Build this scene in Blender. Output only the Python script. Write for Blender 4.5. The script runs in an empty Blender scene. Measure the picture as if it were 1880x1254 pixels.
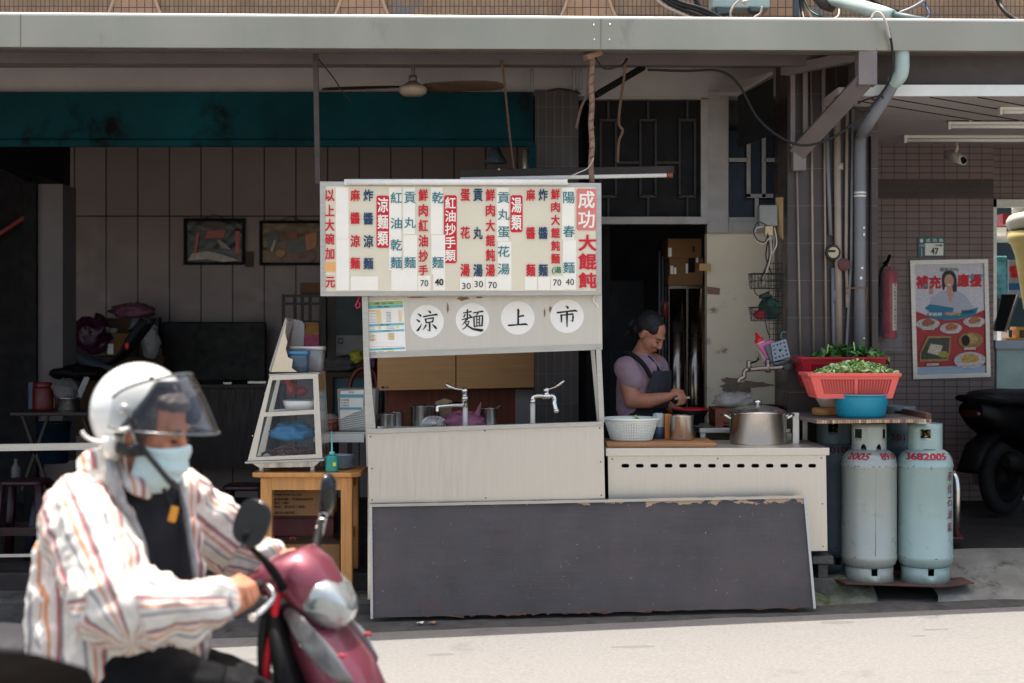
import bpy, bmesh, math, random
from mathutils import Vector, Matrix, noise as mnoise
random.seed(7)
SC = bpy.context.scene
COL = SC.collection
R = math.radians
# ------------------------------------------------------------------ camera, sky, sun, exposure
F, HY, H = 2838.0, 605.0, 1.63          # focal length and horizon row in photograph pixels, eye height in metres
cam = bpy.data.cameras.new('camera')
camo = bpy.data.objects.new('camera', cam); COL.objects.link(camo)
camo.location = (0, 0, H); camo.rotation_euler = (R(90), 0, 0)
cam.sensor_width = 36; cam.lens = F / 1880 * 36; cam.shift_y = (HY - 627) / 1880
cam.clip_start = .05; cam.clip_end = 500
cam.dof.use_dof = True; cam.dof.focus_distance = 8.7; cam.dof.aperture_fstop = 2.5
SC.camera = camo
W = bpy.data.worlds.new('World'); SC.world = W; W.use_nodes = True
nt = W.node_tree; sky = nt.nodes.new('ShaderNodeTexSky'); sky.sky_type = 'NISHITA'; sky.sun_disc = False
SUN_DIR = Vector((.05, -.122, -1)).normalized()      # the way sunlight travels: almost straight down, slightly towards the street
sky.sun_elevation = math.asin(-SUN_DIR.z); sky.sun_rotation = math.atan2(-SUN_DIR.x, -SUN_DIR.y)
bg = nt.nodes['Background']; hz = nt.nodes.new('ShaderNodeMix'); hz.data_type = 'RGBA'; hz.blend_type = 'MULTIPLY'; hz.inputs[0].default_value = 1; hz.inputs[7].default_value = (1, .955, .86, 1); nt.links.new(sky.outputs[0], hz.inputs[6]); nt.links.new(hz.outputs[2], bg.inputs[0]); bg.inputs[1].default_value = .15; sky.dust_density = 4; sky.ozone_density = .35; sky.air_density = .8
sl = bpy.data.lights.new('sun', 'SUN'); sl.energy = 2.9; sl.angle = R(.5); sl.color = (1, .965, .91)
so = bpy.data.objects.new('sun', sl); COL.objects.link(so); so.rotation_euler = SUN_DIR.to_track_quat('-Z', 'Y').to_euler(); so.location = (0, 4, 12)
SC.view_settings.view_transform = 'Standard'; SC.view_settings.look = 'None'
SC.view_settings.exposure = 1.5; SC.view_settings.gamma = 1
SC.render.engine = 'CYCLES'
try:
    SC.cycles.use_denoising = True; SC.cycles.denoiser = 'OPENIMAGEDENOISE'
    SC.cycles.max_bounces = 8; SC.cycles.diffuse_bounces = 5; SC.cycles.transparent_max_bounces = 12
except Exception: pass

# ------------------------------------------------------------------ helpers
def P(px, py, Y): return Vector(((px - 940) * Y / F, Y, H + (HY - py) * Y / F))
def PX(px, Y): return (px - 940) * Y / F
def PZ(py, Y): return H + (HY - py) * Y / F
def hx(s, k=1.0):
    f = lambda v: v / 12.92 if v <= .04045 else ((v + .055) / 1.055) ** 2.4
    return tuple(f(int(s[i:i + 2], 16) / 255) * k for i in (0, 2, 4)) + (1,)

def _new(name):
    m = bpy.data.materials.new(name); m.use_nodes = True
    return m, m.node_tree, m.node_tree.nodes['Principled BSDF']
def _coords(t, stretch=(1, 1, 1)):
    tc = t.nodes.new('ShaderNodeTexCoord'); mp = t.nodes.new('ShaderNodeMapping')
    t.links.new(tc.outputs['Object'], mp.inputs[0]); mp.inputs['Scale'].default_value = stretch
    return mp.outputs[0]
def _noise(t, vec, sc, det=5, rough=.6):
    n = t.nodes.new('ShaderNodeTexNoise'); t.links.new(vec, n.inputs['Vector'])
    n.inputs['Scale'].default_value = sc; n.inputs['Detail'].default_value = det; n.inputs['Roughness'].default_value = rough
    return n.outputs['Fac']
def _range(t, v, a, b, c, d):
    m = t.nodes.new('ShaderNodeMapRange'); t.links.new(v, m.inputs[0])
    for i, q in zip((1, 2, 3, 4), (a, b, c, d)): m.inputs[i].default_value = q
    return m.outputs[0]
def _mix(t, fac, a, b, mode='MIX'):
    m = t.nodes.new('ShaderNodeMix'); m.data_type = 'RGBA'; m.blend_type = mode
    for s, v in ((m.inputs[0], fac), (m.inputs[6], a), (m.inputs[7], b)):
        if isinstance(v, (int, float)): s.default_value = v
        elif isinstance(v, tuple): s.default_value = v
        else: t.links.new(v, s)
    return m.outputs[2]
def _scale(t, col, fac):
    v = t.nodes.new('ShaderNodeVectorMath'); v.operation = 'SCALE'
    if isinstance(col, tuple): v.inputs[0].default_value = col[:3]
    else: t.links.new(col, v.inputs[0])
    t.links.new(fac, v.inputs['Scale']); return v.outputs[0]
def _bump(t, b, h, strength, dist=.01):
    n = t.nodes.new('ShaderNodeBump'); n.inputs['Strength'].default_value = strength; n.inputs['Distance'].default_value = dist
    t.links.new(h, n.inputs['Height']); t.links.new(n.outputs[0], b.inputs['Normal'])
def finish(m, t, b, col, rough, metal, var, vec, sc, bump, bsc, dirt, dcol, dsc, rvar=.12):
    if var: col = _scale(t, col, _range(t, _noise(t, vec, sc), .28, .72, 1 - var, 1 + var))
    if dirt: col = _mix(t, _range(t, _noise(t, vec, dsc, 8, .68), dirt, dirt + .12, 0, 1), col, hx(dcol))
    if isinstance(col, tuple): b.inputs['Base Color'].default_value = col
    else: t.links.new(col, b.inputs['Base Color'])
    b.inputs['Metallic'].default_value = metal
    t.links.new(_range(t, _noise(t, vec, sc * 1.7 + 3), .3, .7, max(.03, rough - rvar), min(1, rough + rvar)), b.inputs['Roughness'])
    if bump: _bump(t, b, _noise(t, vec, bsc, 4), bump)
    return m
def mat(name, col, rough=.6, metal=0., var=.15, sc=6., stretch=(1, 1, 1), bump=0., bsc=80., dirt=0, dcol='30261f', dsc=5., coat=0, trans=0, alpha=1, ior=1.45, spec=.5):
    m, t, b = _new(name); vec = _coords(t, stretch)
    b.inputs['Coat Weight'].default_value = coat; b.inputs['Coat Roughness'].default_value = .06
    b.inputs['Transmission Weight'].default_value = trans; b.inputs['Alpha'].default_value = alpha; b.inputs['IOR'].default_value = ior
    b.inputs['Specular IOR Level'].default_value = spec
    return finish(m, t, b, hx(col) if isinstance(col, str) else col, rough, metal, var, vec, sc, bump, bsc, dirt, dcol, dsc)
def tilemat(name, c1, c2, grout, w, h, gs, off=0., rough=.45, var=.12, dirt=0, dcol='4a5a66', dsc=2., band=None, sq=1.):
    m, t, b = _new(name); tc = t.nodes.new('ShaderNodeTexCoord')
    s = t.nodes.new('ShaderNodeSeparateXYZ'); t.links.new(tc.outputs['Object'], s.inputs[0])
    a = t.nodes.new('ShaderNodeMath'); t.links.new(s.outputs[0], a.inputs[0]); t.links.new(s.outputs[1], a.inputs[1])
    c = t.nodes.new('ShaderNodeCombineXYZ'); t.links.new(a.outputs[0], c.inputs[0]); t.links.new(s.outputs[2], c.inputs[1])
    br = t.nodes.new('ShaderNodeTexBrick'); t.links.new(c.outputs[0], br.inputs['Vector'])
    br.offset = off; br.squash = sq
    for k, v in (('Color1', hx(c1)), ('Color2', hx(c2)), ('Mortar', hx(grout)), ('Scale', 1.), ('Mortar Size', gs), ('Brick Width', w), ('Row Height', h), ('Mortar Smooth', .1), ('Bias', 0.)): br.inputs[k].default_value = v
    col = br.outputs['Color']
    if band:
        z0, z1, bc = band
        m1 = t.nodes.new('ShaderNodeMath'); m1.operation = 'COMPARE'; t.links.new(s.outputs[2], m1.inputs[0]); m1.inputs[1].default_value = (z0 + z1) / 2; m1.inputs[2].default_value = (z1 - z0) / 2
        inv = t.nodes.new('ShaderNodeMath'); inv.operation = 'SUBTRACT'; inv.inputs[0].default_value = 1; t.links.new(br.outputs['Fac'], inv.inputs[1])
        mm = t.nodes.new('ShaderNodeMath'); mm.operation = 'MULTIPLY'; t.links.new(m1.outputs[0], mm.inputs[0]); t.links.new(inv.outputs[0], mm.inputs[1])
        col = _mix(t, mm.outputs[0], col, hx(bc))
    finish(m, t, b, col, rough, 0, var, tc.outputs['Object'], 3., 0, 0, dirt, dcol, dsc)
    n = t.nodes.new('ShaderNodeBump'); n.invert = True; n.inputs['Strength'].default_value = .6; n.inputs['Distance'].default_value = .004
    t.links.new(br.outputs['Fac'], n.inputs['Height']); t.links.new(n.outputs[0], b.inputs['Normal'])
    return m

class MB:
    def __init__(s): s.v = []; s.f = []; s.s = []
    def add(s, vs, fs, smooth=False):
        o = len(s.v); s.v += [Vector(v) for v in vs]; s.f += [tuple(i + o for i in f) for f in fs]; s.s += [smooth] * len(fs); return s
    def box(s, x0, x1, y0, y1, z0, z1):
        return s.hexa([(x0, y0, z0), (x1, y0, z0), (x1, y1, z0), (x0, y1, z0), (x0, y0, z1), (x1, y0, z1), (x1, y1, z1), (x0, y1, z1)])
    def hexa(s, v): return s.add(v, [(3, 2, 1, 0), (4, 5, 6, 7), (0, 1, 5, 4), (1, 2, 6, 5), (2, 3, 7, 6), (3, 0, 4, 7)])
    def pbox(s, a, b, c, d, Y, dep):                 # box whose front face fills the pixel rectangle at distance Y
        return s.box(PX(a, Y), PX(c, Y), Y, Y + dep, PZ(d, Y), PZ(b, Y))
    def obox(s, c, half, m):                         # oriented box
        v = [Vector(c) + m @ Vector((half[0] * i, half[1] * j, half[2] * k)) for k in (-1, 1) for i, j in ((-1, -1), (1, -1), (1, 1), (-1, 1))]
        return s.hexa(v)
    def bar(s, a, b, w, h, up=(0, 0, 1)):            # square bar from a to b
        a, b = Vector(a), Vector(b); d = (b - a).normalized(); u = Vector(up)
        if abs(d.dot(u)) > .95: u = Vector((0, 1, 0))
        r = d.cross(u).normalized(); u = r.cross(d)
        v = [p + r * (i * w / 2) + u * (j * h / 2) for p in (a, b) for i, j in ((-1, -1), (1, -1), (1, 1), (-1, 1))]
        return s.add(v, [(0, 1, 2, 3), (7, 6, 5, 4), (0, 4, 5, 1), (1, 5, 6, 2), (2, 6, 7, 3), (3, 7, 4, 0)])
    def prism(s, pts, dv):                           # polygon (3d points) extruded along dv
        n = len(pts); a = [Vector(p) for p in pts]; b = [p + Vector(dv) for p in a]
        return s.add(a + b, [tuple(range(n)), tuple(range(2 * n - 1, n - 1, -1))] + [(i + n, (i + 1) % n + n, (i + 1) % n, i) for i in range(n)])
    def pprism(s, poly, Y, dep): return s.prism([P(a, b, Y) for a, b in poly], (0, dep, 0))
    def flat(s, pts): return s.add(pts, [tuple(range(len(pts)))])
    def tube(s, pts, r, n=8, cap=True, flat=1.):
        pts = [Vector(p) for p in pts]; m = len(pts); rr = r if isinstance(r, (list, tuple)) else [r] * m
        vs, up = [], None
        for i, p in enumerate(pts):
            d = (pts[min(i + 1, m - 1)] - pts[max(i - 1, 0)]).normalized()
            if up is None: up = Vector((0, 0, 1)) if abs(d.z) < .9 else Vector((0, 1, 0))
            x = d.cross(up).normalized(); up = x.cross(d).normalized()
            vs += [p + (x * math.cos(2 * math.pi * k / n) * flat + up * math.sin(2 * math.pi * k / n)) * rr[i] for k in range(n)]
        fs = [(i * n + k, i * n + (k + 1) % n, (i + 1) * n + (k + 1) % n, (i + 1) * n + k) for i in range(m - 1) for k in range(n)]
        o = len(s.v); s.add(vs, fs, n > 5)
        if cap: s.f += [tuple(o + k for k in range(n - 1, -1, -1)), tuple(o + (m - 1) * n + k for k in range(n))]; s.s += [False, False]
        return s
    def lathe(s, prof, c, n=32, axis=None, skip=None, a0=0, a1=2 * math.pi):
        c = Vector(c); m = Matrix.Identity(3) if axis is None else Vector((0, 0, 1)).rotation_difference(Vector(axis)).to_matrix()
        full = abs(a1 - a0 - 2 * math.pi) < 1e-6; k = n if full else n + 1; vs = []
        for r, z in prof:
            for i in range(k):
                a = a0 + (a1 - a0) * i / n; vs.append(c + m @ Vector((r * math.cos(a), r * math.sin(a), z)))
        fs = []
        for j in range(len(prof) - 1):
            for i in range(n):
                if skip and skip(j, i): continue
                i2 = (i + 1) % k; fs.append((j * k + i, j * k + i2, (j + 1) * k + i2, (j + 1) * k + i))
        return s.add(vs, fs, True)
    def ball(s, c, r, n=16, m=10, mt=None):
        c = Vector(c); r = (r, r, r) if isinstance(r, (int, float)) else r; vs = []; mt = mt or Matrix.Identity(3)
        for j in range(m + 1):
            t = math.pi * j / m
            for i in range(n):
                a = 2 * math.pi * i / n; vs.append(c + mt @ Vector((r[0] * math.sin(t) * math.cos(a), r[1] * math.sin(t) * math.sin(a), -r[2] * math.cos(t))))
        return s.add(vs, [(j * n + i, j * n + (i + 1) % n, (j + 1) * n + (i + 1) % n, (j + 1) * n + i) for j in range(m) for i in range(n)], True)
    def grid(s, fn, nu, nv, smooth=True):            # parametric sheet fn(u,v) -> point
        vs = [fn(i / nu, j / nv) for j in range(nv + 1) for i in range(nu + 1)]; k = nu + 1
        return s.add(vs, [(j * k + i, j * k + i + 1, (j + 1) * k + i + 1, (j + 1) * k + i) for j in range(nv) for i in range(nu)], smooth)
    def loft(s, secs, n=20, e=2.4, cap=True):        # closed rings: (centre, half across vector, half up vector)
        vs = []
        for c, a, b in secs:
            c, a, b = Vector(c), Vector(a), Vector(b)
            for i in range(n):
                t = 2 * math.pi * i / n; ct, st = math.cos(t), math.sin(t)
                vs.append(c + a * math.copysign(abs(ct) ** (2 / e), ct) + b * math.copysign(abs(st) ** (2 / e), st))
        m = len(secs); o = len(s.v)
        s.add(vs, [(j * n + i, j * n + (i + 1) % n, (j + 1) * n + (i + 1) % n, (j + 1) * n + i) for j in range(m - 1) for i in range(n)], True)
        if cap: s.f += [tuple(o + k for k in range(n - 1, -1, -1)), tuple(o + (m - 1) * n + k for k in range(n))]; s.s += [False, False]
        return s

WL = {}                                              # world location of every parent
def _link(o, c, parent, label, cat, group, kind):
    COL.objects.link(o)
    if parent is not None: o.parent = parent; o.location = Vector(c) - WL[parent.name]
    else: o.location = c
    WL[o.name] = Vector(c)
    for k, v in (('label', label), ('category', cat), ('group', group), ('kind', kind)):
        if v: o[k] = v
    return o
def T(name, label, cat, loc, group=None):
    o = bpy.data.objects.new(name, None); o.empty_display_size = .05
    return _link(o, loc, None, label, cat, group, None)
def mesh_obj(name, me, m, parent=None, label=None, cat=None, group=None, kind=None, c=None):
    if c is None:
        xs = [v.co for v in me.vertices]
        lo = Vector(min(v[i] for v in xs) for i in range(3)); hi = Vector(max(v[i] for v in xs) for i in range(3))
        c = Vector(((lo.x + hi.x) / 2, (lo.y + hi.y) / 2, lo.z))
    me.transform(Matrix.Translation(-Vector(c)))
    if m is not None: me.materials.clear(); me.materials.append(m)
    return _link(bpy.data.objects.new(name, me), c, parent, label, cat, group, kind)
def O(name, mb, m, parent=None, label=None, cat=None, group=None, kind=None, bevel=0, solid=0, sub=0, fix=True):
    me = bpy.data.meshes.new(name); me.from_pydata([tuple(v) for v in mb.v], [], mb.f)
    me.polygons.foreach_set('use_smooth', mb.s)
    if fix:
        bm = bmesh.new(); bm.from_mesh(me); bmesh.ops.recalc_face_normals(bm, faces=bm.faces); bm.to_mesh(me); bm.free()
    me.update()
    o = mesh_obj(name, me, m, parent, label, cat, group, kind)
    if solid: q = o.modifiers.new('s', 'SOLIDIFY'); q.thickness = abs(solid); q.offset = -1 if solid > 0 else 1
    if sub: q = o.modifiers.new('u', 'SUBSURF'); q.levels = q.render_levels = sub
    if bevel: q = o.modifiers.new('b', 'BEVEL'); q.width = bevel; q.segments = 2; q.limit_method = 'ANGLE'; q.angle_limit = R(40)
    return o
def dup(root, loc, label=None, rz=None):
    def cp(o, par):
        c = o.copy(); COL.objects.link(c)
        if par is not None: c.parent = par
        for ch in o.children: cp(ch, c)
        return c
    r = cp(root, None); r.location = loc; WL[r.name] = Vector(loc)
    if rz is not None: r.rotation_euler = (0, 0, rz)
    if label: r['label'] = label
    return r
# text: glyph outlines of Blender's own font stack, scaled into boxes
_tx = {}
def glyph(s, bold=0.):
    k = (s, bold)
    if k not in _tx:
        cu = bpy.data.curves.new('t', 'FONT'); cu.body = s; cu.offset = bold; cu.resolution_u = 3
        o = bpy.data.objects.new('t', cu); COL.objects.link(o)
        me = bpy.data.meshes.new_from_object(o.evaluated_get(bpy.context.evaluated_depsgraph_get()))
        vs = [(v.co.x, v.co.y) for v in me.vertices]; fs = [tuple(p.vertices) for p in me.polygons]
        bpy.data.objects.remove(o); bpy.data.curves.remove(cu); bpy.data.meshes.remove(me)
        x0, x1 = min(v[0] for v in vs), max(v[0] for v in vs); y0, y1 = min(v[1] for v in vs), max(v[1] for v in vs)
        _tx[k] = ([((a - x0) / (x1 - x0), (b - y0) / (y1 - y0)) for a, b in vs], fs, (x1 - x0) / (y1 - y0))
    return _tx[k]
def fat(s, bold):                                   # heavier lettering: overlapping shifted outlines
    vs, fs, _ = glyph(s); n = len(vs)
    if bold < .004: return [(vs, fs, 0)]
    d = bold * .8; k = 1 - 2 * d; return [([(d + a * k + d * i, d + b * k + d * j) for a, b in vs], fs, q) for q, (i, j) in enumerate(((0, 0), (-1, -1), (1, -1), (1, 1), (-1, 1), (0, -1), (0, 1), (-1, 0), (1, 0))[:9 if bold > .025 else 5])]
def txt(mb, s, box, Y, bold=0., skew=0.):            # box: pixel rectangle (x0, y0, x1, y1) on the plane at distance Y
    x0, y0, x1, y1 = box
    for vs, fs, q in fat(s, bold): mb.add([P(x0 + (x1 - x0) * a, y1 + (y0 - y1) * b + skew * (x1 - x0) * (a - .5), Y - .00012 * q) for a, b in vs], fs)
def stroke(mb, pts, tf):                             # brush stroke: (x, y, width) in the unit square
    n = len(pts); L = []; Rr = []
    for i, (x, y, w) in enumerate(pts):
        a = pts[max(i - 1, 0)]; b = pts[min(i + 1, n - 1)]; dx, dy = b[0] - a[0], b[1] - a[1]; l = math.hypot(dx, dy) or 1
        nx, ny = -dy / l * w / 2, dx / l * w / 2; L.append(tf(x + nx, y + ny)); Rr.append(tf(x - nx, y - ny))
    mb.add(L + Rr, [(i, i + 1, n + i + 1, n + i) for i in range(n - 1)])
def holed(outer, holes, tf, th):                     # plate with real holes; tf maps (u, v, w) to a point, w is thickness
    cu = bpy.data.curves.new('h', 'CURVE'); cu.dimensions = '2D'; cu.fill_mode = 'BOTH'; cu.extrude = th / 2
    for poly in [outer] + holes:
        sp = cu.splines.new('POLY'); sp.points.add(len(poly) - 1); sp.use_cyclic_u = True
        for q, (u, v) in zip(sp.points, poly): q.co = (u, v, 0, 1)
    o = bpy.data.objects.new('h', cu); COL.objects.link(o)
    me = bpy.data.meshes.new_from_object(o.evaluated_get(bpy.context.evaluated_depsgraph_get()))
    mb = MB(); mb.add([tf(*v.co) for v in me.vertices], [tuple(p.vertices) for p in me.polygons])
    bpy.data.objects.remove(o); bpy.data.curves.remove(cu); bpy.data.meshes.remove(me)
    return mb
def rrect(x0, y0, x1, y1, r, n=4):
    out = []
    for cx, cy, a in ((x1 - r, y1 - r, 0), (x0 + r, y1 - r, 90), (x0 + r, y0 + r, 180), (x1 - r, y0 + r, 270)):
        out += [(cx + r * math.cos(R(a + 90 * i / n)), cy + r * math.sin(R(a + 90 * i / n))) for i in range(n + 1)]
    return out
def ell(cx, cy, rx, ry, n=24): return [(cx + rx * math.cos(2 * math.pi * i / n), cy + ry * math.sin(2 * math.pi * i / n)) for i in range(n)]
def caps(mb, a, ra, b, rb):                          # tapered limb: two balls and the cone between
    a, b = Vector(a), Vector(b); mb.ball(a, ra, 18, 12); mb.ball(b, rb, 18, 12)
    k = 8; mb.tube([a.lerp(b, i / k) for i in range(k + 1)], [ra + (rb - ra) * i / k for i in range(k + 1)], 18)
def blob(name, mb, m, parent=None, voxel=.01, smooth=6, fold=None, attr=None, cut=None, **kw):
    """fuse overlapping shapes into ONE continuous surface"""
    me = bpy.data.meshes.new(name); me.from_pydata([tuple(v) for v in mb.v], [], mb.f)
    bm = bmesh.new(); bm.from_mesh(me); bmesh.ops.recalc_face_normals(bm, faces=bm.faces); bm.to_mesh(me); bm.free()
    o = bpy.data.objects.new('tmp', me); COL.objects.link(o)
    q = o.modifiers.new('r', 'REMESH'); q.mode = 'VOXEL'; q.voxel_size = voxel
    q = o.modifiers.new('s', 'SMOOTH'); q.factor = .5; q.iterations = smooth
    co = None
    if cut is not None:
        cm = bpy.data.meshes.new('c'); cm.from_pydata([tuple(v) for v in cut.v], [], cut.f)
        bm = bmesh.new(); bm.from_mesh(cm); bmesh.ops.recalc_face_normals(bm, faces=bm.faces); bm.to_mesh(cm); bm.free()
        co = bpy.data.objects.new('c', cm); COL.objects.link(co)
        q = o.modifiers.new('c', 'BOOLEAN'); q.operation = 'DIFFERENCE'; q.object = co; q.solver = 'EXACT'
    out = bpy.data.meshes.new_from_object(o.evaluated_get(bpy.context.evaluated_depsgraph_get()))
    bpy.data.objects.remove(o)
    if co: bpy.data.objects.remove(co)
    if fold:
        nn = [v.normal.copy() for v in out.vertices]
        for v, n in zip(out.vertices, nn): v.co += n * fold(v.co)
    if attr:
        at = out.attributes.new('stripe', 'FLOAT', 'POINT'); at.data.foreach_set('value', [attr(v.co) for v in out.vertices])
    out.polygons.foreach_set('use_smooth', [True] * len(out.polygons)); out.update()
    return mesh_obj(name, out, m, parent, **kw)
def hang(a, b, sag, n=10): # points of a sagging cable
    a, b = Vector(a), Vector(b); return [a.lerp(b, i / n) + Vector((0, 0, -sag * 4 * (i / n) * (1 - i / n))) for i in range(n + 1)]
def smooth_path(pts, k=6):  # Catmull-Rom through points
    pts = [Vector(p) for p in pts]; q = [pts[0]] + pts + [pts[-1]]; out = []
    for i in range(1, len(q) - 2):
        for j in range(k):
            t = j / k; a, b, c, d = q[i - 1], q[i], q[i + 1], q[i + 2]
            out.append(.5 * ((2 * b) + (c - a) * t + (2 * a - 5 * b + 4 * c - d) * t * t + (3 * b - a - 3 * c + d) * t ** 3))
    return out + [pts[-1]]
# ------------------------------------------------------------------ materials of the setting and shared ones
def zg(x): return .036 + .0233 * max(-9, min(9, x))
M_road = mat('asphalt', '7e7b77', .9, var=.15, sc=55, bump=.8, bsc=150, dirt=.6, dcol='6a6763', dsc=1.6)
M_gutter = mat('old_asphalt', '51504e', .92, var=.4, sc=7, bump=.9, bsc=110, dirt=.58, dcol='1f201e', dsc=5)
M_conc = mat('rough_concrete', '7c7a72', .9, var=.3, sc=5, bump=.7, bsc=45, dirt=.57, dcol='3b3b35', dsc=4)
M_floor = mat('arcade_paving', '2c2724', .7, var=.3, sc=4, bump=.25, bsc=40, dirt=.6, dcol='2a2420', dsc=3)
M_up = tilemat('small_wall_tiles', 'a3825f', '927353', '53463c', .0285, .056, .0028, var=.2, dirt=.6, dcol='5f7079', dsc=2.2)
M_pile = mat('pilaster_edge_tiles', 'c7a685', .5, var=.1)
M_pil = tilemat('pilaster_tiles', 'bd9470', 'ad8662', '5c4c40', .05, .056, .003, var=.15)
M_white = mat('aged_white_paint', '928a87', .8, var=.12, sc=3, bump=.15, bsc=30, dirt=.68, dcol='5e5450', dsc=2.5)
M_teal = mat('teal_paint', '003036', .7, var=.6, spec=.15, sc=1.4, stretch=(1, 1, .8), bump=.2, bsc=20, dirt=.55, dcol='07090a', dsc=2.6)
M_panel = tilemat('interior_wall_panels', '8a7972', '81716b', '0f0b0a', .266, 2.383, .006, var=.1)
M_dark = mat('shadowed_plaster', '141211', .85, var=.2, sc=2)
M_black = mat('black_paint', '080707', .6, var=.2, spec=.2)
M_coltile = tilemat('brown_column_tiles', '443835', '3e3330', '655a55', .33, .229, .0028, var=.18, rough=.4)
M_store = tilemat('store_wall_tiles', '7f6b65', '786560', '443938', .0925, .0478, .003, var=.08, rough=.5, band=(2.30, 2.435, '3d2f2e'))
M_screw = mat('dull_screw', '6b6254', .5, .8)
M_alu = mat('aluminium', 'b9b5ac', .38, .75, var=.12, sc=5, stretch=(1, 1, 12), bump=.05, bsc=60)
M_dalu = mat('dull_aluminium', '8d8781', .5, .4, var=.22, sc=2.5, stretch=(1, 1, 1.5), dirt=.66, dcol='5e5149')
M_fascia = mat('awning_steel', '9d998a', .42, .6, var=.2, sc=1.3, stretch=(1, 1, .5), bump=.03, bsc=6, dirt=.6, dcol='87837a', dsc=3)
M_lip = mat('awning_lip', 'e2dfd6', .4, .3, var=.05)
M_under = mat('awning_underside', '645b59', .6, .2, var=.15, sc=3, dirt=.66, dcol='5a4f4a')
M_pole = mat('painted_steel_bar', '7a7069', .55, .3, var=.2, sc=9, dirt=.6, dcol='57402f', dsc=14)
M_rust = mat('rusty_pole', '8a6f5d', .8, .2, var=.35, sc=16, bump=.6, bsc=60)
M_steel = mat('brushed_steel', 'd0c9bc', .4, .78, var=.028, sc=16, stretch=(5, 1, .14), bump=.012, bsc=90, dirt=.66, dcol='a4967f', dsc=1.7)
M_steelh = mat('stainless_steel', 'd2cdc4', .24, 1., var=.06, sc=7, stretch=(1, 1, .1))
M_chrome = mat('chrome', 'f0ede4', .22, 1., var=.04)
M_cream = mat('sign_cream', 'e3d9be', .5, var=.05, sc=3, dirt=.74, dcol='b49b75', dsc=5)
M_strip = mat('paper_strip', 'f8f2e2', .6, var=.04, sc=9)
M_red = mat('sign_red', 'd01428', .5, var=.05)
M_dred = mat('faded_red', 'dc7f74', .5, var=.1, sc=12)
M_blue = mat('sign_navy', '1d4263', .5, var=.05)
M_tealtxt = mat('sign_teal', '167783', .5, var=.05)
M_ink = mat('black_ink', '16130f', .6, var=.1)
M_paper = mat('white_paper', 'faf5ea', .7, var=.03)
M_orange = mat('orange_paper', 'edb06a', .7, var=.05)
M_greeng = mat('green_ink', '1f7a4f', .6)
M_tubew = mat('white_lamp_tube', 'efece4', .3, var=.03)
M_cable = mat('black_cable', '131211', .5, var=.1)
M_cablew = mat('pale_cable', 'b9ad9c', .5, var=.15)
M_rope = mat('frayed_rope', '6a5443', .95, var=.3, sc=40, bump=.8, bsc=200)
M_pvc = mat('pale_green_pvc', 'a9bab2', .4, var=.1, sc=5, dirt=.66, dcol='71766d')
M_pvcg = mat('grey_pvc', '75767a', .5, var=.14, sc=4, dirt=.66, dcol='4f4a47')
M_pvcb = mat('beige_pipe', '97897a', .55, var=.18, sc=5, dirt=.6, dcol='5f4a3a', dsc=6)
M_wood = mat('varnished_wood', 'c78b4d', .42, var=.2, sc=4, stretch=(9, 9, .7), bump=.08, bsc=30, dirt=.7, dcol='6e4522', coat=.2)
M_woodd = mat('dark_red_wood', '1f0e09', .5, var=.3, sc=4, stretch=(8, 8, .8))
M_card = mat('cardboard', '85603d', .85, var=.1, sc=5, bump=.1, bsc=60)
M_cardd = mat('dull_cardboard', '45311f', .85, var=.12, sc=5)
M_glass = mat('clear_plastic', 'ffffff', .08, var=0, trans=1, ior=1.1)

# ------------------------------------------------------------------ ground
def sheet(name, xs, ys, zf, m, **kw):
    mb = MB(); n = len(xs); mb.add([(x, y, zf(x, y)) for y in ys for x in xs], [(j * n + i, j * n + i + 1, (j + 1) * n + i + 1, (j + 1) * n + i) for j in range(len(ys) - 1) for i in range(n - 1)], True)
    return O(name, mb, m, kind='structure', **kw)
fr = lambda a, b, n: [a + (b - a) * i / n for i in range(n + 1)]
sheet('road', [-150, -60, -20] + fr(-9, 9, 18) + [20, 60, 150], [-120, -40, -10, 0, 4, 8, 8.6, 9, 12, 20, 150], lambda x, y: zg(x), M_road)
for cx_, Y_, rx_, ry_ in ((1.72, 8.2, .11, .05), (-.35, 7.62, .08, .03), (2.18, 7.95, .09, .025), (2.05, 7.8, .06, .02), (.6, 7.7, .14, .03), (-1.3, 7.6, .1, .04)):
    mb = MB(); mb.flat([(cx_ + rx_ * math.cos(a_ * .35) * (.7 + .5 * abs(mnoise.noise(Vector((a_, cx_, 0))))), Y_ + ry_ * math.sin(a_ * .35) * (.7 + .5 * abs(mnoise.noise(Vector((a_, 4, cx_))))), zg(cx_ + rx_ * math.cos(a_ * .35)) + .0006) for a_ in range(18)])
    O('road_stain', mb, mat('asphalt_stain', '6b6763', .9, var=.2, sc=40), kind='structure')
def zgut(x, y): return zg(x) + .004 + (.012 * mnoise.noise(Vector((x * 3, y * 7, 0))) + .012 if y > 8.2 else 0)
gx = fr(-9, 9, 180)
M_gutter = mat('old_asphalt', '4d4b49', .92, var=.35, sc=9, bump=.9, bsc=110, dirt=.58, dcol='2b2b2a', dsc=5)
mb = MB(); nv_ = 10; y0_ = lambda x: 8.26 + .09 * x + .05 * mnoise.noise(Vector((x * 2.2, 0, 7)))
mb.add([(x, y0_(x) + (8.72 - y0_(x)) * j / nv_, zg(x) + (.004 if j else -.004) + (.014 * mnoise.noise(Vector((x * 4, j * .8, 0))) + .012) * (j / nv_) ** 1.5) for j in range(nv_ + 1) for x in gx], [(j * 181 + i, j * 181 + i + 1, (j + 1) * 181 + i + 1, (j + 1) * 181 + i) for j in range(nv_) for i in range(180)], True); O('gutter', mb, M_gutter, kind='structure')
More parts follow.
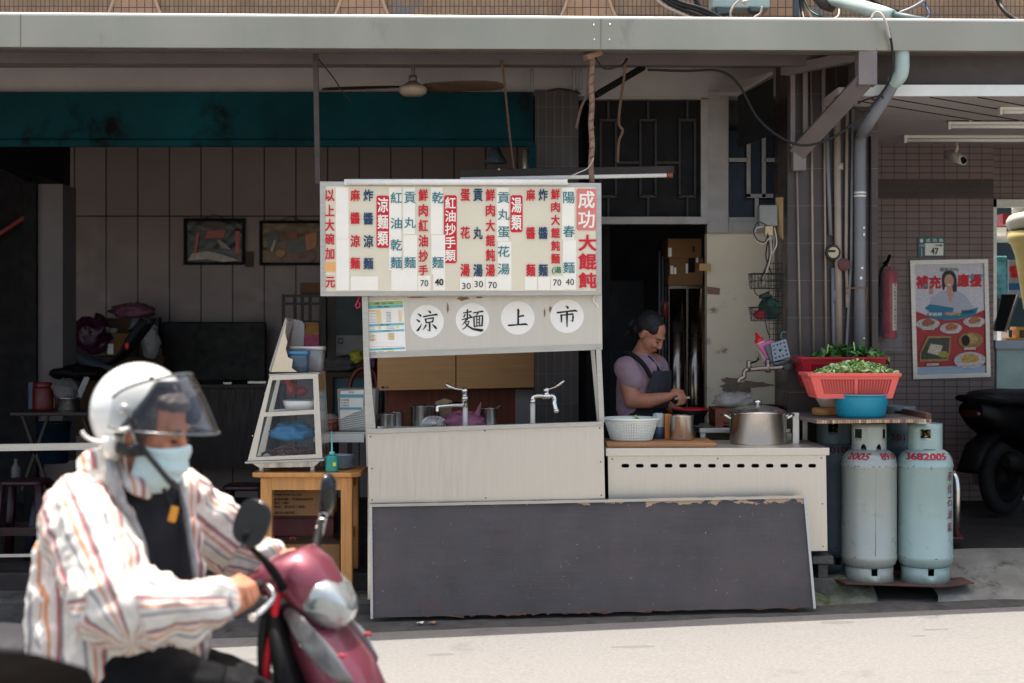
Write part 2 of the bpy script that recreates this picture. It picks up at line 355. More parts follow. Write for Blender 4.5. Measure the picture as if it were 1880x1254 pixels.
# raised arcade floors; a ramp of rough concrete leads up to the right one
def kerb_top(x, y): return .115 + .01 * mnoise.noise(Vector((x * 2, y * 3, 1)))
mb = MB(); mb.box(-9, 1.66, 8.64, 8.97, -.3, .118); O('kerb', mb, mat('dark_kerb_concrete', '4b4945', .92, var=.35, sc=6, bump=.7, bsc=45, dirt=.55, dcol='232320', dsc=4), kind='structure', bevel=.02)
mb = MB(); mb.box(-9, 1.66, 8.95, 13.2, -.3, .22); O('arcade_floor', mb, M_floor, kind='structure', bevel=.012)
def apron(u, v):
    x = 2.37 + u * 6.6; y = 8.62 + v * .62; b = min(1, v * 9)
    if u < .02 and v < .6: x += .03 * math.sin(v * 9)
    return Vector((x, y, zg(x) - .06 + b * (.085 + .02 * mnoise.noise(Vector((x * 2, y * 2, 5)))) + .21 * max(0, v - .08)))
mb = MB(); mb.grid(apron, 80, 24); O('pavement', mb, M_conc, kind='structure')
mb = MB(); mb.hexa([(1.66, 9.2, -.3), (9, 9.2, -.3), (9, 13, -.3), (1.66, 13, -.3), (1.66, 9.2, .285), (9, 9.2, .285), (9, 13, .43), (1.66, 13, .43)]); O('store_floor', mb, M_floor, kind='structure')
# broken concrete bank of the open drain under the gas bottles
def bank(u, v):
    x = 1.66 + .5 * u; y = 8.55 + .6 * v
    z = zg(x) - .03 + .16 * min(1, max(0, v * 2.2 - .25 * u)) + .03 * mnoise.noise(Vector((x * 9, y * 9, 2)))
    if u > .8: z -= (u - .8) * 1.4
    return Vector((x, y, z))
mb = MB(); mb.grid(bank, 24, 24); O('drain_bank', mb, mat('mossy_concrete', '6b6a60', .95, var=.35, sc=9, bump=.9, bsc=50, dirt=.47, dcol='3a4a1a', dsc=5), kind='structure')
mb = MB(); mb.box(2.05, 2.45, 8.62, 9.3, -.3, -.05); O('drain_channel', mb, M_black, kind='structure')

# ------------------------------------------------------------------ the shop building
B = T('shop_building', 'old noodle shop with tan tiled upper wall, teal lintel and dark open interior', 'building', (0, 10, .2))
mb = MB(); mb.box(-6, 7, 9.9, 10.1, 3.42, 6.0); O('tiled_upper_wall', mb, M_up, B)
for px in (247, 664, 1080, 1438):                       # flared tiled pilasters above the awning
    poly = []
    for t in [i / 8 for i in range(9)]:
        y = 46 - 150 * t; w = 26 + 30 * (1 - t) ** 3 + 2; poly.append((w, y))
    Y = 9.88; pts = [(px - w, y) for w, y in poly] + [(px + w, y) for w, y in reversed(poly)]
    mb = MB(); mb.pprism(pts, Y, .03); p = O('pilaster', mb, M_pil, B)
    mb = MB()
    for sgn in (-1, 1): mb.tube([P(px + sgn * w, y, Y) for w, y in poly], .012, 6)
    O('pilaster_edge', mb, M_pile, p)
mb = MB(); mb.box(-6, 1.9, 9.92, 10.12, 3.13, 3.42); O('white_beam', mb, M_white, B)
mb = MB(); mb.pbox(-900, 169, 979, 262, 9.88, .25); mb.pbox(-900, 256, 979, 269, 9.86, .02); O('teal_lintel', mb, M_teal, B, bevel=.006)
mb = MB(); mb.pbox(972, 262, 984, 322, 9.87, .2); O('lintel_bracket', mb, M_teal, B)
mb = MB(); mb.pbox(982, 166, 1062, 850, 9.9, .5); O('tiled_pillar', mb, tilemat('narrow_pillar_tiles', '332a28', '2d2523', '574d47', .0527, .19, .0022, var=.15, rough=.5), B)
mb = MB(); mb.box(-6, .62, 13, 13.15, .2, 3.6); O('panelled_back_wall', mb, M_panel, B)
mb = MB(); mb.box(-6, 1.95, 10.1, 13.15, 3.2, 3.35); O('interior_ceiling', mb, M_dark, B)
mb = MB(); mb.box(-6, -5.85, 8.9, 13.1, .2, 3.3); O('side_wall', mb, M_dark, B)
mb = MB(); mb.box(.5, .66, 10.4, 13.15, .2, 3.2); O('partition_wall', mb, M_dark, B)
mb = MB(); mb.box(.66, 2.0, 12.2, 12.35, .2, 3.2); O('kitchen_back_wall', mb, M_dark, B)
mb = MB(); mb.pbox(1120, 515, 1182, 960, 12.15, .05); O('kitchen_door', mb, mat('navy_door', '0c1826', .5), B, label='dark navy door')
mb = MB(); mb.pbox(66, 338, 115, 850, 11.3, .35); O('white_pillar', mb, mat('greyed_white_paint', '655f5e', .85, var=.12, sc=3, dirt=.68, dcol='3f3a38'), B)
mb = MB()
mb.pbox(44, 262, 66, 960, 11.25, .08); mb.pbox(113, 262, 119, 850, 11.6, .05); O('shutter_rail', mb, M_black, B)
mb = MB(); mb.prism([P(-40, 255, 10.2), P(118, 262, 10.9), P(118, 338, 11.3), P(60, 338, 11.3), P(-40, 290, 10.2)], (0, .15, 0)); O('stair_soffit', mb, M_black, B)
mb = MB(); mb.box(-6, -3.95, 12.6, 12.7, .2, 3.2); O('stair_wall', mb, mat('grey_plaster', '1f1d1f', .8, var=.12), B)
mb = MB(); mb.bar(P(-30, 450, 12.5), P(46, 400, 12.5), .06, .03); O('stair_handrail', mb, mat('red_handrail', '8c2a1c', .5), B)
# kitchen front: cream wall, steel post, grilles
mb = MB(); mb.pbox(1298, 428, 1425, 900, 9.97, .12)
O('cream_wall', mb, mat('stained_cream_plaster', 'cabda3', .85, var=.08, sc=3, bump=.25, bsc=25, dirt=.6, dcol='6e5b4a', dsc=6.5), B)
mb = MB()
def patch(cx, cy, rx, ry, seed, n=26): return [(cx + rx * math.cos(2 * math.pi * i / n) * (.6 + .8 * abs(mnoise.noise(Vector((i * .7, seed * 3.3, 0))))), cy + ry * math.sin(2 * math.pi * i / n) * (.5 + .9 * abs(mnoise.noise(Vector((seed, i * .8, 3)))))) for i in range(n)]
for k, q in enumerate(((1352, 712, 36, 20), (1385, 706, 36, 9), (1340, 698, 22, 8), (1358, 726, 18, 16))): mb.flat([P(a, b, 9.966 - .0006 * k) for a, b in patch(*q, k + 1)])
O('peeled_plaster', mb, mat('bare_plaster', '77675a', .95, var=.3, sc=20, bump=.5), B)
mb = MB(); mb.pbox(1298, 170, 1338, 428, 9.94, .1); O('steel_post', mb, M_dalu, B, bevel=.004)
mb = MB(); mb.pbox(1090, 398, 1300, 411, 9.92, .1); mb.pbox(1287, 180, 1300, 398, 9.93, .08); mb.pbox(1088, 172, 1300, 182, 9.93, .08); O('door_transom', mb, M_dalu, B)
mb = MB(); mb.pbox(1092, 182, 1288, 398, 9.99, .03); O('dark_window', mb, mat('dark_glass', '0b0909', .5, var=.2, spec=.2), B)
mb = MB()
for x in (1117, 1190, 1262):
    for a, b, c, d in ((x - 16, 222, x - 12, 360), (x + 12, 222, x + 16, 360), (x - 16, 218, x + 16, 223), (x - 16, 358, x + 16, 363), (x - 2, 182, x + 2, 218), (x - 2, 363, x + 2, 398)): mb.pbox(a, b, c, d, 9.96, .015)
for x0, x1 in ((1133, 1174), (1206, 1246)): mb.pbox(x0, 296, x1, 301, 9.96, .015)
O('window_grille', mb, mat('brown_grille', '241c1a', .6), B)
WN = MB(); WN.pbox(1338, 240, 1425, 400, 10.02, .03); O('blue_window', WN, mat('blue_window_glass', '071a2b', .35, var=.2, spec=.3), B)
mb = MB()
for a, b, c, d in ((1338, 290, 1372, 297), (1371, 252, 1378, 362), (1399, 252, 1406, 362), (1371, 356, 1420, 363), (1386, 362, 1393, 400), (1404, 290, 1425, 297), (1338, 399, 1425, 408)): mb.pbox(a, b, c, d, 9.97, .03)
O('white_window_bars', mb, M_dalu, B)
mb = MB(); mb.pbox(1338, 407, 1425, 428, 9.95, .05); mb.pbox(1346, 411, 1418, 424, 9.944, .006); O('window_sill', mb, M_dalu, B)
mb = MB(); mb.prism([P(1418, 140, 9.7), P(1300, 175, 9.9), P(1356, 175, 9.6), P(1418, 137, 9.4)], (0, 0, .02)); O('soffit_panel', mb, M_white, B)
mb = MB(); mb.prism([P(1356, 176, 9.55), P(1420, 142, 9.35), P(1420, 240, 9.45), P(1356, 266, 9.6)], (0, .03, 0)); mb.bar(P(1354, 264, 9.5), P(1420, 238, 9.35), .012, .05); O('dark_side_awning', mb, M_black, B)
# arcade column
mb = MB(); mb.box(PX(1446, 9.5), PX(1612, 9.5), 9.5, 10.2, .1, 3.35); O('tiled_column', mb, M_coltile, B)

# ------------------------------------------------------------------ awning
A = T('steel_awning', 'long grey metal awning with a steel fascia over the noodle stall', 'awning', (0, 9, 3.15))
def fy(px): return 8.2 + .65 * px / 1880          # the fascia is set at a slight angle to the shop
def fz(px, top): a, b = ((PZ(27, 8.2), PZ(40, 8.85)) if top else (PZ(86.5, 8.2), PZ(94, 8.85))); return a + (b - a) * px / 1880
def FP(px, top, dy=0, dz=0): Y = fy(px); return Vector((-2.716 + (5.851) * px / 1880 * 1.0, Y + dy, fz(px, top) + dz))
l, r = -900, 2700
mb = MB(); mb.add([FP(l, 0), FP(r, 0), FP(r, 0, .05), FP(l, 0, .05), FP(l, 1), FP(r, 1), FP(r, 1, .05), FP(l, 1, .05)], [(3, 2, 1, 0), (4, 5, 6, 7), (0, 1, 5, 4), (1, 2, 6, 5), (2, 3, 7, 6), (3, 0, 4, 7)]); O('fascia', mb, M_fascia, A, bevel=.004)
mb = MB(); mb.tube([FP(l, 1, .012, .004), FP(r, 1, .012, .004)], .012, 12); mb.bar(FP(l, 1, .05, .006), FP(r, 1, .05, .006), .06, .012); O('fascia_lip', mb, M_lip, A)
mb = MB()
for a, b in ((1018, 46), (1047, 45), (1019, 73), (1046, 73)):
    t = a; mb.ball(FP(t, 1) + Vector((0, -.003, -(b - 34) / F * 8.5)), .007, 10, 6)
O('rivet', mb, M_chrome, A)
for px in (34, 1031): O('fascia_seam', MB().bar(FP(px, 0, -.0015), FP(px, 1, -.0015), .003, .004, (0, 1, 0)), M_pole, A)
mb = MB(); mb.prism([FP(l, 0, .05, .06), FP(r, 0, .05, .06), Vector((7.5, 9.9, 3.40)), Vector((-6, 9.9, 3.40))], (0, 0, .025)); O('roof_sheet', mb, M_under, A)
mb = MB(); mb.bar(FP(l, 0, .12, .025), FP(r, 0, .12, .025), .07, .05); O('front_purlin', mb, M_under, A)
mb = MB(); mb.bar(FP(l, 0, .55, .035), FP(r, 0, .55, .035), .05, .06); O('middle_purlin', mb, M_under, A)
mb = MB(); mb.box(-6, 2.2, 9.8, 9.86, 3.30, 3.37); O('wall_plate', mb, M_under, A)
br = MB()                                             # welded bracket that props the awning off the column
Y0, Y1 = 8.78, 9.44
br.bar(P(1590, 90, Y0), P(1590, 158, Y0), .105, .1, (0, 1, 0)); br.bar(P(1592, 142, Y0), P(1466, 278, Y1), .1, .09, (0, 1, 0))
br.bar(P(1466, 268, Y1), P(1466, 314, Y1), .08, .08, (0, 1, 0)); br.bar(P(1588, 100, Y0 + .05), P(1440, 130, Y1), .06, .06)
br.bar(P(1455, 128, Y1), P(1455, 270, Y1), .03, .04, (0, 1, 0)); br.bar(P(1478, 128, Y1), P(1478, 250, Y1), .03, .04, (0, 1, 0)); br.bar(P(1512, 122, Y1), P(1512, 215, Y1), .022, .03, (0, 1, 0))
O('awning_bracket', br, mat('grey_bracket_paint', '7d7471', .5, .25, var=.15, sc=4, dirt=.68, dcol='5b4636', dsc=7), A, bevel=.004)

# ------------------------------------------------------------------ convenience store next door
S = T('store_building', 'tiled shop front next door with glazed counter window under a pale ceiling', 'building', (2.9, 11.4, .4))
mb = MB(); mb.box(1.7, PX(1824, 11.4), 11.4, 11.6, .3, 3.05); O('tiled_wall', mb, M_store, S)
mb = MB(); mb.box(PX(1824, 11.4), 6, 11.55, 11.7, 2.6, 3.05); O('wall_above_window', mb, M_store, S)
def ceilm():
    return tilemat('ceiling_boards', 'b4aaa6', 'afa5a1', '6f6663', 9., .11, .006, var=.05)
mb = MB(); mb.hexa([(1.9, 9.0, 3.0), (6, 9.0, 3.0), (6, 11.6, 3.0), (1.9, 11.6, 3.0), (1.9, 9.0, 3.04), (6, 9.0, 3.04), (6, 11.6, 3.04), (1.9, 11.6, 3.04)]); O('ceiling', mb, mat('pale_ceiling', 'aaa09d', .7, var=.05), S)
mb = MB()
for i in range(9): mb.bar((1.9 + i * .28, 9.1, 2.998), (4.6 + i * .28, 11.5, 2.998), .006, .006)
O('ceiling_seams', mb, M_dark, S)
mb = MB(); mb.box(2.0, 6, 8.97, 9.0, 2.985, 3.05); O('ceiling_edge', mb, M_lip, S)
mb = MB(); mb.box(2.0, 6, 9.0, 9.2, 3.05, 3.4); O('dark_valance', mb, mat('dark_valance', '4a4340', .7), S)
mb = MB(); mb.pbox(1824, 366, 2300, 380, 11.5, .08); mb.pbox(1824, 366, 1830, 950, 11.5, .06); O('window_frame', mb, M_alu, S)
mb = MB(); mb.pbox(1830, 636, 2300, 990, 11.45, .4); O('service_counter', mb, mat('pale_teal_counter', '9db3ad', .5), S)
mb = MB(); mb.pbox(1828, 625, 2300, 640, 11.4, .5); O('counter_top', mb, mat('grey_blue_counter', '8e9ba8', .4), S)
mb = MB(); mb.box(PX(1826, 12.6), 6, 13.4, 13.5, .3, 3.0); O('store_back_wall', mb, mat('store_back', '2c4048', .7, var=.3, sc=3), S)
mb = MB(); mb.box(5.9, 6, 9, 13.5, .3, 3.4); O('side_wall', mb, M_dark, S)
mb = MB(); mb.pbox(1832, 535, 1950, 545, 12.6, .4); O('shelf', mb, mat('shelf_pale', 'a9b7b8', .5), S)
# ------------------------------------------------------------------ the food stall
MENU = T('menu_board', 'long cream menu board of red, navy and teal dishes hung from two poles', 'menu board', P(846, 544, 8.6))
YM = 8.6
mb = MB(); mb.pprism([(587, 333), (1104, 336), (1105, 542), (588, 544)], YM, .035); O('board_frame', mb, M_alu, MENU, bevel=.003)
mb = MB(); mb.pprism([(598, 342), (1093, 344), (1094, 534), (599, 535)], YM - .004, .004); O('board_panel', mb, M_cream, MENU)
def q(u, v): return 580 + u / 3.4815, 320 + v / 3.4815          # from my enlargement of the board to photograph pixels
def qb(b): a, c = q(b[0], b[1]), q(b[2], b[3]); return (a[0], a[1], c[0], c[1])
strips = [(127, 84, 208, 412), (130, 414, 213, 742), (222, 653, 399, 742), (468, 84, 546, 612), (482, 612, 560, 744), (557, 84, 634, 384), (559, 387, 648, 744), (734, 84, 810, 384), (738, 387, 826, 640), (652, 648, 732, 744), (750, 640, 826, 742), (920, 660, 1002, 742), (1004, 655, 1080, 740), (1085, 655, 1168, 742), (1155, 84, 1232, 428), (1163, 430, 1250, 742), (1336, 655, 1414, 740), (1420, 655, 1498, 740), (1502, 653, 1582, 740), (1573, 84, 1652, 418), (1579, 420, 1664, 738), (55, 636, 126, 640)]
for k, s_ in enumerate(strips):
    a = qb(s_); mb = MB(); mb.pbox(*a, YM - .0065 - .0006 * (k % 3), .0025); O('paper_strip', mb, M_strip, MENU)
mb = MB(); mb.pbox(*qb((57, 560, 124, 622)), YM - .0066, .0025); O('paper_strip', mb, M_orange, MENU, label='orange price patch')
plq = [((387, 136, 468, 470), '涼麵類', M_red), ((819, 134, 900, 568), '紅油抄手類', M_red), ((1243, 134, 1321, 370), '湯類', M_red), ((1666, 92, 1792, 358), '成功', M_dred)]
for b, s_, m in plq:
    x0, y0, x1, y1 = b; mb = MB(); o_ = rrect(x0, y0, x1, y1, 14)
    mb.prism([P(*q(a, c), YM - .0075) for a, c in o_], (0, .0035, 0)); pl = O('red_plaque', mb, m, MENU)
    mb = MB(); n = len(s_); h = (y1 - y0 - 14) / n; w = (x1 - x0)
    for i, ch in enumerate(s_): txt(mb, ch, qb((x0 + w * .08, y0 + 7 + h * i + h * .06, x1 - w * .08, y0 + 7 + h * (i + .94))), YM - .0085, .022)
    O('lettering', mb, M_strip, pl)
cols = [('以上大碗加', 58, 118, [(97, 172), (195, 268), (285, 362), (378, 450), (470, 545)], M_red), ('元', 62, 122, [(655, 725)], M_red),
        ('麻醬涼麵', 220, 282, [(97, 172), (242, 318), (388, 465), (530, 606)], M_red), ('炸醬涼麵', 304, 366, [(97, 172), (244, 322), (388, 468), (532, 608)], M_blue),
        ('紅油乾麵', 477, 550, [(114, 184), (278, 348), (415, 488), (527, 602)], M_tealtxt), ('貢丸麵', 564, 638, [(112, 184), (274, 344), (527, 600)], M_tealtxt),
        ('鮮肉紅油抄手', 656, 716, [(94, 172), (190, 270), (288, 366), (386, 464), (484, 560), (580, 646)], M_red), ('乾麵', 742, 816, [(112, 186), (526, 600)], M_tealtxt),
        ('蛋花湯', 924, 984, [(94, 172), (334, 412), (572, 652)], M_red), ('貢丸湯', 1006, 1066, [(92, 172), (336, 416), (574, 654)], M_blue),
        ('鮮肉大餛飩湯', 1085, 1145, [(94, 172), (190, 270), (288, 366), (386, 460), (478, 556), (574, 652)], M_red),
        ('貢丸蛋花湯', 1162, 1238, [(115, 184), (222, 292), (334, 404), (458, 528), (570, 640)], M_tealtxt),
        ('麻醬麵', 1344, 1402, [(94, 170), (336, 414), (572, 652)], M_red), ('炸醬麵', 1423, 1482, [(94, 170), (336, 414), (572, 652)], M_blue),
        ('鮮肉大餛飩麵', 1503, 1560, [(94, 162), (176, 242), (258, 326), (342, 408), (424, 490), (506, 572)], M_red), ('陽春麵', 1580, 1654, [(112, 186), (328, 402), (560, 632)], M_tealtxt),
        ('大餛飩', 1678, 1794, [(386, 490), (505, 610), (628, 728)], M_red)]
for s_, x0, x1, ys, m in cols:
    mb = MB()
    for ch, (y0, y1) in zip(s_, ys): txt(mb, ch, qb((x0, y0, x1, y1)), YM - .0102, .03 if m is not M_tealtxt else .008)
    O('lettering', mb, m, MENU)
mb = MB(); txt(mb, '(湯', qb((1508, 590, 1568, 640)), YM - .0102, .02); O('lettering', mb, M_greeng, MENU)
mb = MB()
for s_, b in (('70', (668, 676, 718, 716)), ('40', (760, 668, 815, 710)), ('30', (934, 694, 990, 734)), ('30', (1013, 682, 1068, 722)), ('70', (1102, 688, 1156, 728)), ('70', (1516, 672, 1568, 712)), ('40', (1597, 668, 1650, 708))): txt(mb, s_, qb(b), YM - .0102, .03 if b[0] == 760 else .002)
O('price_numerals', mb, M_ink, MENU)
mb = MB(); mb.tube([P(636, 334, 8.58), P(1038, 334.5, 8.58)], .0165, 12); LT = O('lamp_tube', mb, M_tubew)
LT['label'] = 'white tube lamp lying along the top edge of the menu board'; LT['category'] = 'lamp'; 
mb = MB(); mb.pbox(632, 329, 640, 339, 8.57, .03); mb.pbox(1034, 329, 1042, 339, 8.57, .03); O('tube_cap', mb, M_lip, LT)
# poles
mb = MB(); mb.bar(P(579, 90, 8.64), P(584, 338, 8.64), .028, .028, (0, 1, 0)); p = O('hanging_pole', mb, mat('brown_grey_pole', '4a403c', .6, .3, var=.25, sc=9, dirt=.58, dcol='57402f', dsc=14), label='square grey steel pole holding the plain end of the menu board', cat='pole')
mb = MB(); pts = [P(1086 + 1.2 * math.sin(i), 96 + i * 12, 8.66) for i in range(21)]; mb.tube(pts, .0155, 10)
p = O('hanging_pole', mb, M_rust, label='round pole wrapped in rust brown rope above the red plaque', cat='pole')
mb = MB(); mb.tube([P(1086 + 4.6 * math.cos(i * .9), 100 + i * 2.4, 8.66 - .017 * math.sin(i * .9)) for i in range(84)], .004, 5); O('wrapped_rope', mb, M_rope, p)
mb = MB(); mb.bar(P(1075, 106, 8.62), P(1102, 97, 8.66), .05, .03); O('pole_clamp', mb, M_rust, p)
# hood panel with the four round characters
HOOD = T('stall_hood', 'grey steel stall panel with four white discs of black calligraphy', 'sign', P(885, 656, 8.7))
YH = 8.7
mb = MB(); mb.pprism([(664, 540), (1105, 540), (1106, 641), (667, 657)], YH, .04); O('steel_panel', mb, M_steel, HOOD, bevel=.003)
mb = MB(); mb.pprism([(667, 647), (1106, 631), (1106, 642), (667, 658)], YH - .006, .006); O('panel_edge', mb, M_alu, HOOD)
STK = {'上': [[(.5, .1, .07), (.53, .16, .1), (.52, .5, .08), (.52, .8, .09)], [(.54, .45, .06), (.66, .42, .07), (.78, .4, .09)], [(.06, .84, .06), (.12, .84, .08), (.5, .81, .06), (.86, .78, .09), (.95, .82, .04)]],
       '市': [[(.45, .04, .04), (.53, .1, .1), (.55, .17, .08)], [(.04, .34, .06), (.12, .34, .08), (.5, .29, .06), (.88, .25, .09), (.97, .29, .03)], [(.24, .42, .09), (.25, .6, .075), (.25, .78, .05)], [(.25, .46, .06), (.5, .43, .055), (.76, .4, .09), (.77, .55, .08), (.75, .74, .08), (.64, .68, .02)], [(.5, .26, .09), (.5, .6, .085), (.5, .99, .04)]],
       '涼': [[(.08, .14, .03), (.2, .22, .09), (.23, .28, .06)], [(.02, .4, .03), (.14, .48, .09), (.17, .53, .06)], [(.02, .92, .03), (.1, .88, .1), (.2, .72, .06), (.27, .58, .01)], [(.56, .0, .03), (.64, .08, .09), (.66, .13, .06)], [(.32, .28, .05), (.4, .27, .07), (.7, .21, .055), (.94, .18, .085), (.98, .22, .02)], [(.42, .36, .07), (.45, .48, .07), (.47, .58, .05)], [(.43, .39, .05), (.6, .36, .05), (.79, .33, .09), (.76, .45, .07), (.73, .54, .06)], [(.48, .55, .05), (.72, .51, .05)], [(.61, .56, .08), (.62, .75, .075), (.62, .92, .08), (.5, .86, .02)], [(.46, .64, .08), (.4, .76, .06), (.3, .88, .01)], [(.74, .62, .03), (.86, .74, .1), (.93, .83, .06)]],
       '麵': [[(.08, .2, .05), (.28, .17, .05), (.46, .13, .07)], [(.27, .04, .07), (.27, .3, .065), (.27, .52, .05)], [(.18, .25, .05), (.13, .34, .06), (.1, .4, .04)], [(.34, .25, .03), (.4, .33, .07), (.44, .38, .04)], [(.02, .5, .05), (.26, .44, .05), (.5, .38, .07)], [(.24, .46, .07), (.16, .6, .055), (.02, .76, .01)], [(.2, .6, .04), (.36, .57, .06), (.3, .7, .055), (.16, .86, .05), (.02, .96, .01)], [(.16, .64, .04), (.32, .8, .07), (.52, .92, .09), (.9, .98, .13), (1., .96, .03)], [(.52, .2, .05), (.76, .16, .05), (.98, .12, .075)], [(.76, .16, .06), (.71, .25, .05), (.67, .33, .02)], [(.56, .36, .07), (.57, .6, .065), (.58, .84, .05)], [(.56, .37, .05), (.75, .34, .045), (.95, .32, .08), (.94, .55, .07), (.92, .8, .06)], [(.69, .36, .045), (.69, .78, .04)], [(.81, .35, .045), (.81, .78, .04)], [(.7, .5, .035), (.81, .49, .035)], [(.7, .63, .035), (.81, .62, .035)], [(.58, .8, .05), (.75, .78, .045), (.92, .77, .05)]]}
for ch, cx, cy, r_ in (('涼', 784, 590.5, 30.8), ('麵', 867.5, 587, 30.8), ('上', 950.5, 583.5, 30.8), ('市', 1041, 580.5, 30.8)):
    mb = MB(); mb.prism([P(a, b, YH - .003) for a, b in ell(cx, cy, r_, r_, 40)], (0, .003, 0)); d = O('white_disc', mb, M_paper, HOOD)
    mb = MB(); s2 = 41
    for k, st in enumerate(STK[ch]): stroke(mb, st, lambda x, y: P(cx - s2 / 2 + s2 * x, cy - s2 / 2 + s2 * y, YH - .0046 - .0002 * k))
    O('calligraphy', mb, M_ink, d)
mb = MB()
for k, qd in enumerate(((822, 566, 2.5, 14), (850, 548, 14, 5), (765, 546, 22, 2), (1011, 568, 4, 9), (1000, 575, 2, 12), (880, 546, 8, 2.5))): mb.flat([P(a, b, YH - .0012 - .0003 * k) for a, b in patch(*qd, k + 4)])
O('tape_residue', mb, mat('tape_residue', '8a7159', .8, var=.3, sc=40), HOOD)
# price sheet taped to the hood
YS = YH - .004
SH = O('price_sheet', MB().prism([P(668, 553, YS), P(741, 550, YS), P(745.5, 651.5, YS), P(673, 655, YS)], (0, .003, 0)), M_paper, label='printed price sheet with green and blue bands taped to the stall panel', cat='price list')
def sq(u, v):                                        # sheet coordinates 0..1 to pixels
    return 668 + 73 * u + 4.8 * v, 553 - 3 * u + 102 * v - .5 * u * v
def srect(mb, u0, v0, u1, v1, k=0): mb.flat([P(*sq(a, b), YS - .001 - .0004 * k) for a, b in ((u0, v0), (u1, v0), (u1, v1), (u0, v1))])
bands = [('a9c98a', [(.02, .02, .98, .085)]), ('6fbcc0', [(.02, .09, .98, .14), (.02, .42, .98, .46), (.02, .535, .98, .57), (.02, .86, .98, .895)]), ('f3d99a', [(.02, .165, .4, .2), (.3, .2, .42, .41), (.86, .2, .93, .4), (.33, .47, .4, .52), (.78, .47, .86, .51), (.08, .62, .27, .645), (.08, .68, .27, .71), (.56, .6, .72, .71)]), ('c9d66a', [(.3, .91, .44, .98), (.53, .91, .7, .98)])]
for k, (c_, rs) in enumerate(bands):
    mb = MB()
    for r_ in rs: srect(mb, *r_, k * .3)
    O('printed_band', mb, mat('print_' + ('green', 'blue', 'yellow', 'lime')[k], c_, .7, var=.03), SH)
mb = MB()
def sline(mb, s_, u0, v0, u1, v1):
    a, b = sq(u0, v0), sq(u1, v1); txt(mb, s_, (a[0], a[1], b[0], b[1]), YS - .0028, .0)
sline(mb, '成 功', .27, .03, .56, .075); sline(mb, '大餛飩', .6, .04, .73, .07)
sline(mb, '麵 類', .33, .098, .62, .13); sline(mb, '湯 類', .36, .425, .62, .455); sline(mb, '小菜類', .38, .54, .64, .565); sline(mb, '營業時間', .4, .865, .66, .89)
for i, v in enumerate((.22, .275, .335, .38)): sline(mb, ('鮮肉大餛飩麵', '鮮肉紅油抄手', '大餛飩乾麵', '紅油乾麵')[i], .04, v, .28, v + .017)
for i in range(7): sline(mb, ('陽春麵', '炸醬麵', '麻醬麵', '涼麵', '貢丸麵', '紅油麵', '乾麵')[i], .54, .21 + .028 * i, .66, .228 + .028 * i)
for i in range(2): sline(mb, '貢丸湯', .08, .475 + .03 * i, .24, .493 + .03 * i); sline(mb, '鮮肉餛飩湯', .54, .475 + .03 * i, .74, .493 + .03 * i)
for i in range(5): sline(mb, ('豆干', '海帶', '滷蛋', '油豆腐', '燙青菜')[i], .07, .59 + .03 * i, .22, .608 + .03 * i); sline(mb, ('皮蛋豆腐', '豬耳朵', '嘴邊肉', '小黃瓜', '泡菜')[i], .58, .59 + .028 * i, .72, .606 + .028 * i)
for i in range(3): sline(mb, '週一至週日', .1, .908 + .025 * i, .24, .924 + .025 * i)
O('printed_text', mb, M_ink, SH)
mb = MB(); sline(mb, '備註：外帶內用皆可', .24, .75, .74, .772); sline(mb, '多加麵加價歡迎外送訂購', .2, .785, .8, .806); sline(mb, '訂購專線歡迎來電預約謝謝光臨', .06, .82, .94, .842); O('printed_text', mb, M_red, SH, label='red notice lines')
# red and white string loops
mb = MB(); mb.tube([P(a, b, 8.67) for a, b in ((660, 544), (657, 552), (653, 560), (655, 566), (660, 564), (661, 558), (657, 553))], .004, 6); O('string_loop', mb, mat('pink_cord', 'd8304f', .6), label='pink cord loop dangling below the plain end of the menu board', cat='cord')
mb = MB(); mb.tube([P(a, b, 8.67) for a, b in ((1094, 540), (1089, 546), (1090, 554), (1096, 559), (1099, 565))], .0045, 6); O('string_loop', mb, M_strip, label='white cord end dangling below the red plaque end of the board', cat='cord')

# sink counter
SK = T('sink_counter', 'stainless steel sink stall with an open top and slim corner posts', 'counter', P(895, 1090, 8.9))
mb = MB(); mb.pprism([(674, 795), (1108, 778), (1111, 916), (678, 925)], 8.62, .02); O('front_panel', mb, M_steel, SK, bevel=.003)
mb = MB(); mb.prism([P(672, 788, 8.6), P(1108, 774, 8.6), P(1109, 782, 8.6), P(673, 797, 8.6)], (0, .05, 0)); O('front_lip', mb, M_alu, SK, bevel=.004)
zt = PZ(790, 8.62)
mb = MB()
for x in (675, 1102): mb.box(PX(x, 8.64), PX(x + 6, 8.64), 8.645, 9.2, .12, zt - .03)
mb.box(PX(676, 8.6), PX(1106, 8.6), 9.2, 9.215, .12, zt - .015); mb.box(PX(682, 8.6), PX(1101, 8.6), 8.66, 9.2, zt - .3, zt - .28); O('tub', mb, M_steelh, SK)
mb = MB(); mb.pprism([(678, 925), (1111, 916), (1112, 1090), (680, 1095)], 8.625, .015); O('lower_panel', mb, M_steelh, SK)
mb = MB(); mb.pprism([(664, 540), (675, 540), (678, 660), (690, 790), (680, 857), (673, 857)], 8.645, .03); O('corner_post', mb, M_alu, SK, bevel=.003)
mb = MB(); mb.pprism([(1094, 641), (1104, 641), (1110, 776), (1100, 776)], 8.66, .03); O('corner_post', mb, M_alu, SK, bevel=.003); mb = MB(); mb.pprism([(1084, 643), (1092, 643), (1103, 776), (1096, 776)], 9.15, .02); O('corner_post', mb, M_alu, SK, bevel=.003)
def fauc(nm, lab, base, parts, stem):
    t = T(nm, lab, 'faucet', base)
    mb = MB(); mb.tube(stem, .0145, 12); O('riser_pipe', mb, mat('white_riser', 'e8e2d4', .4, 0), t)
    return t
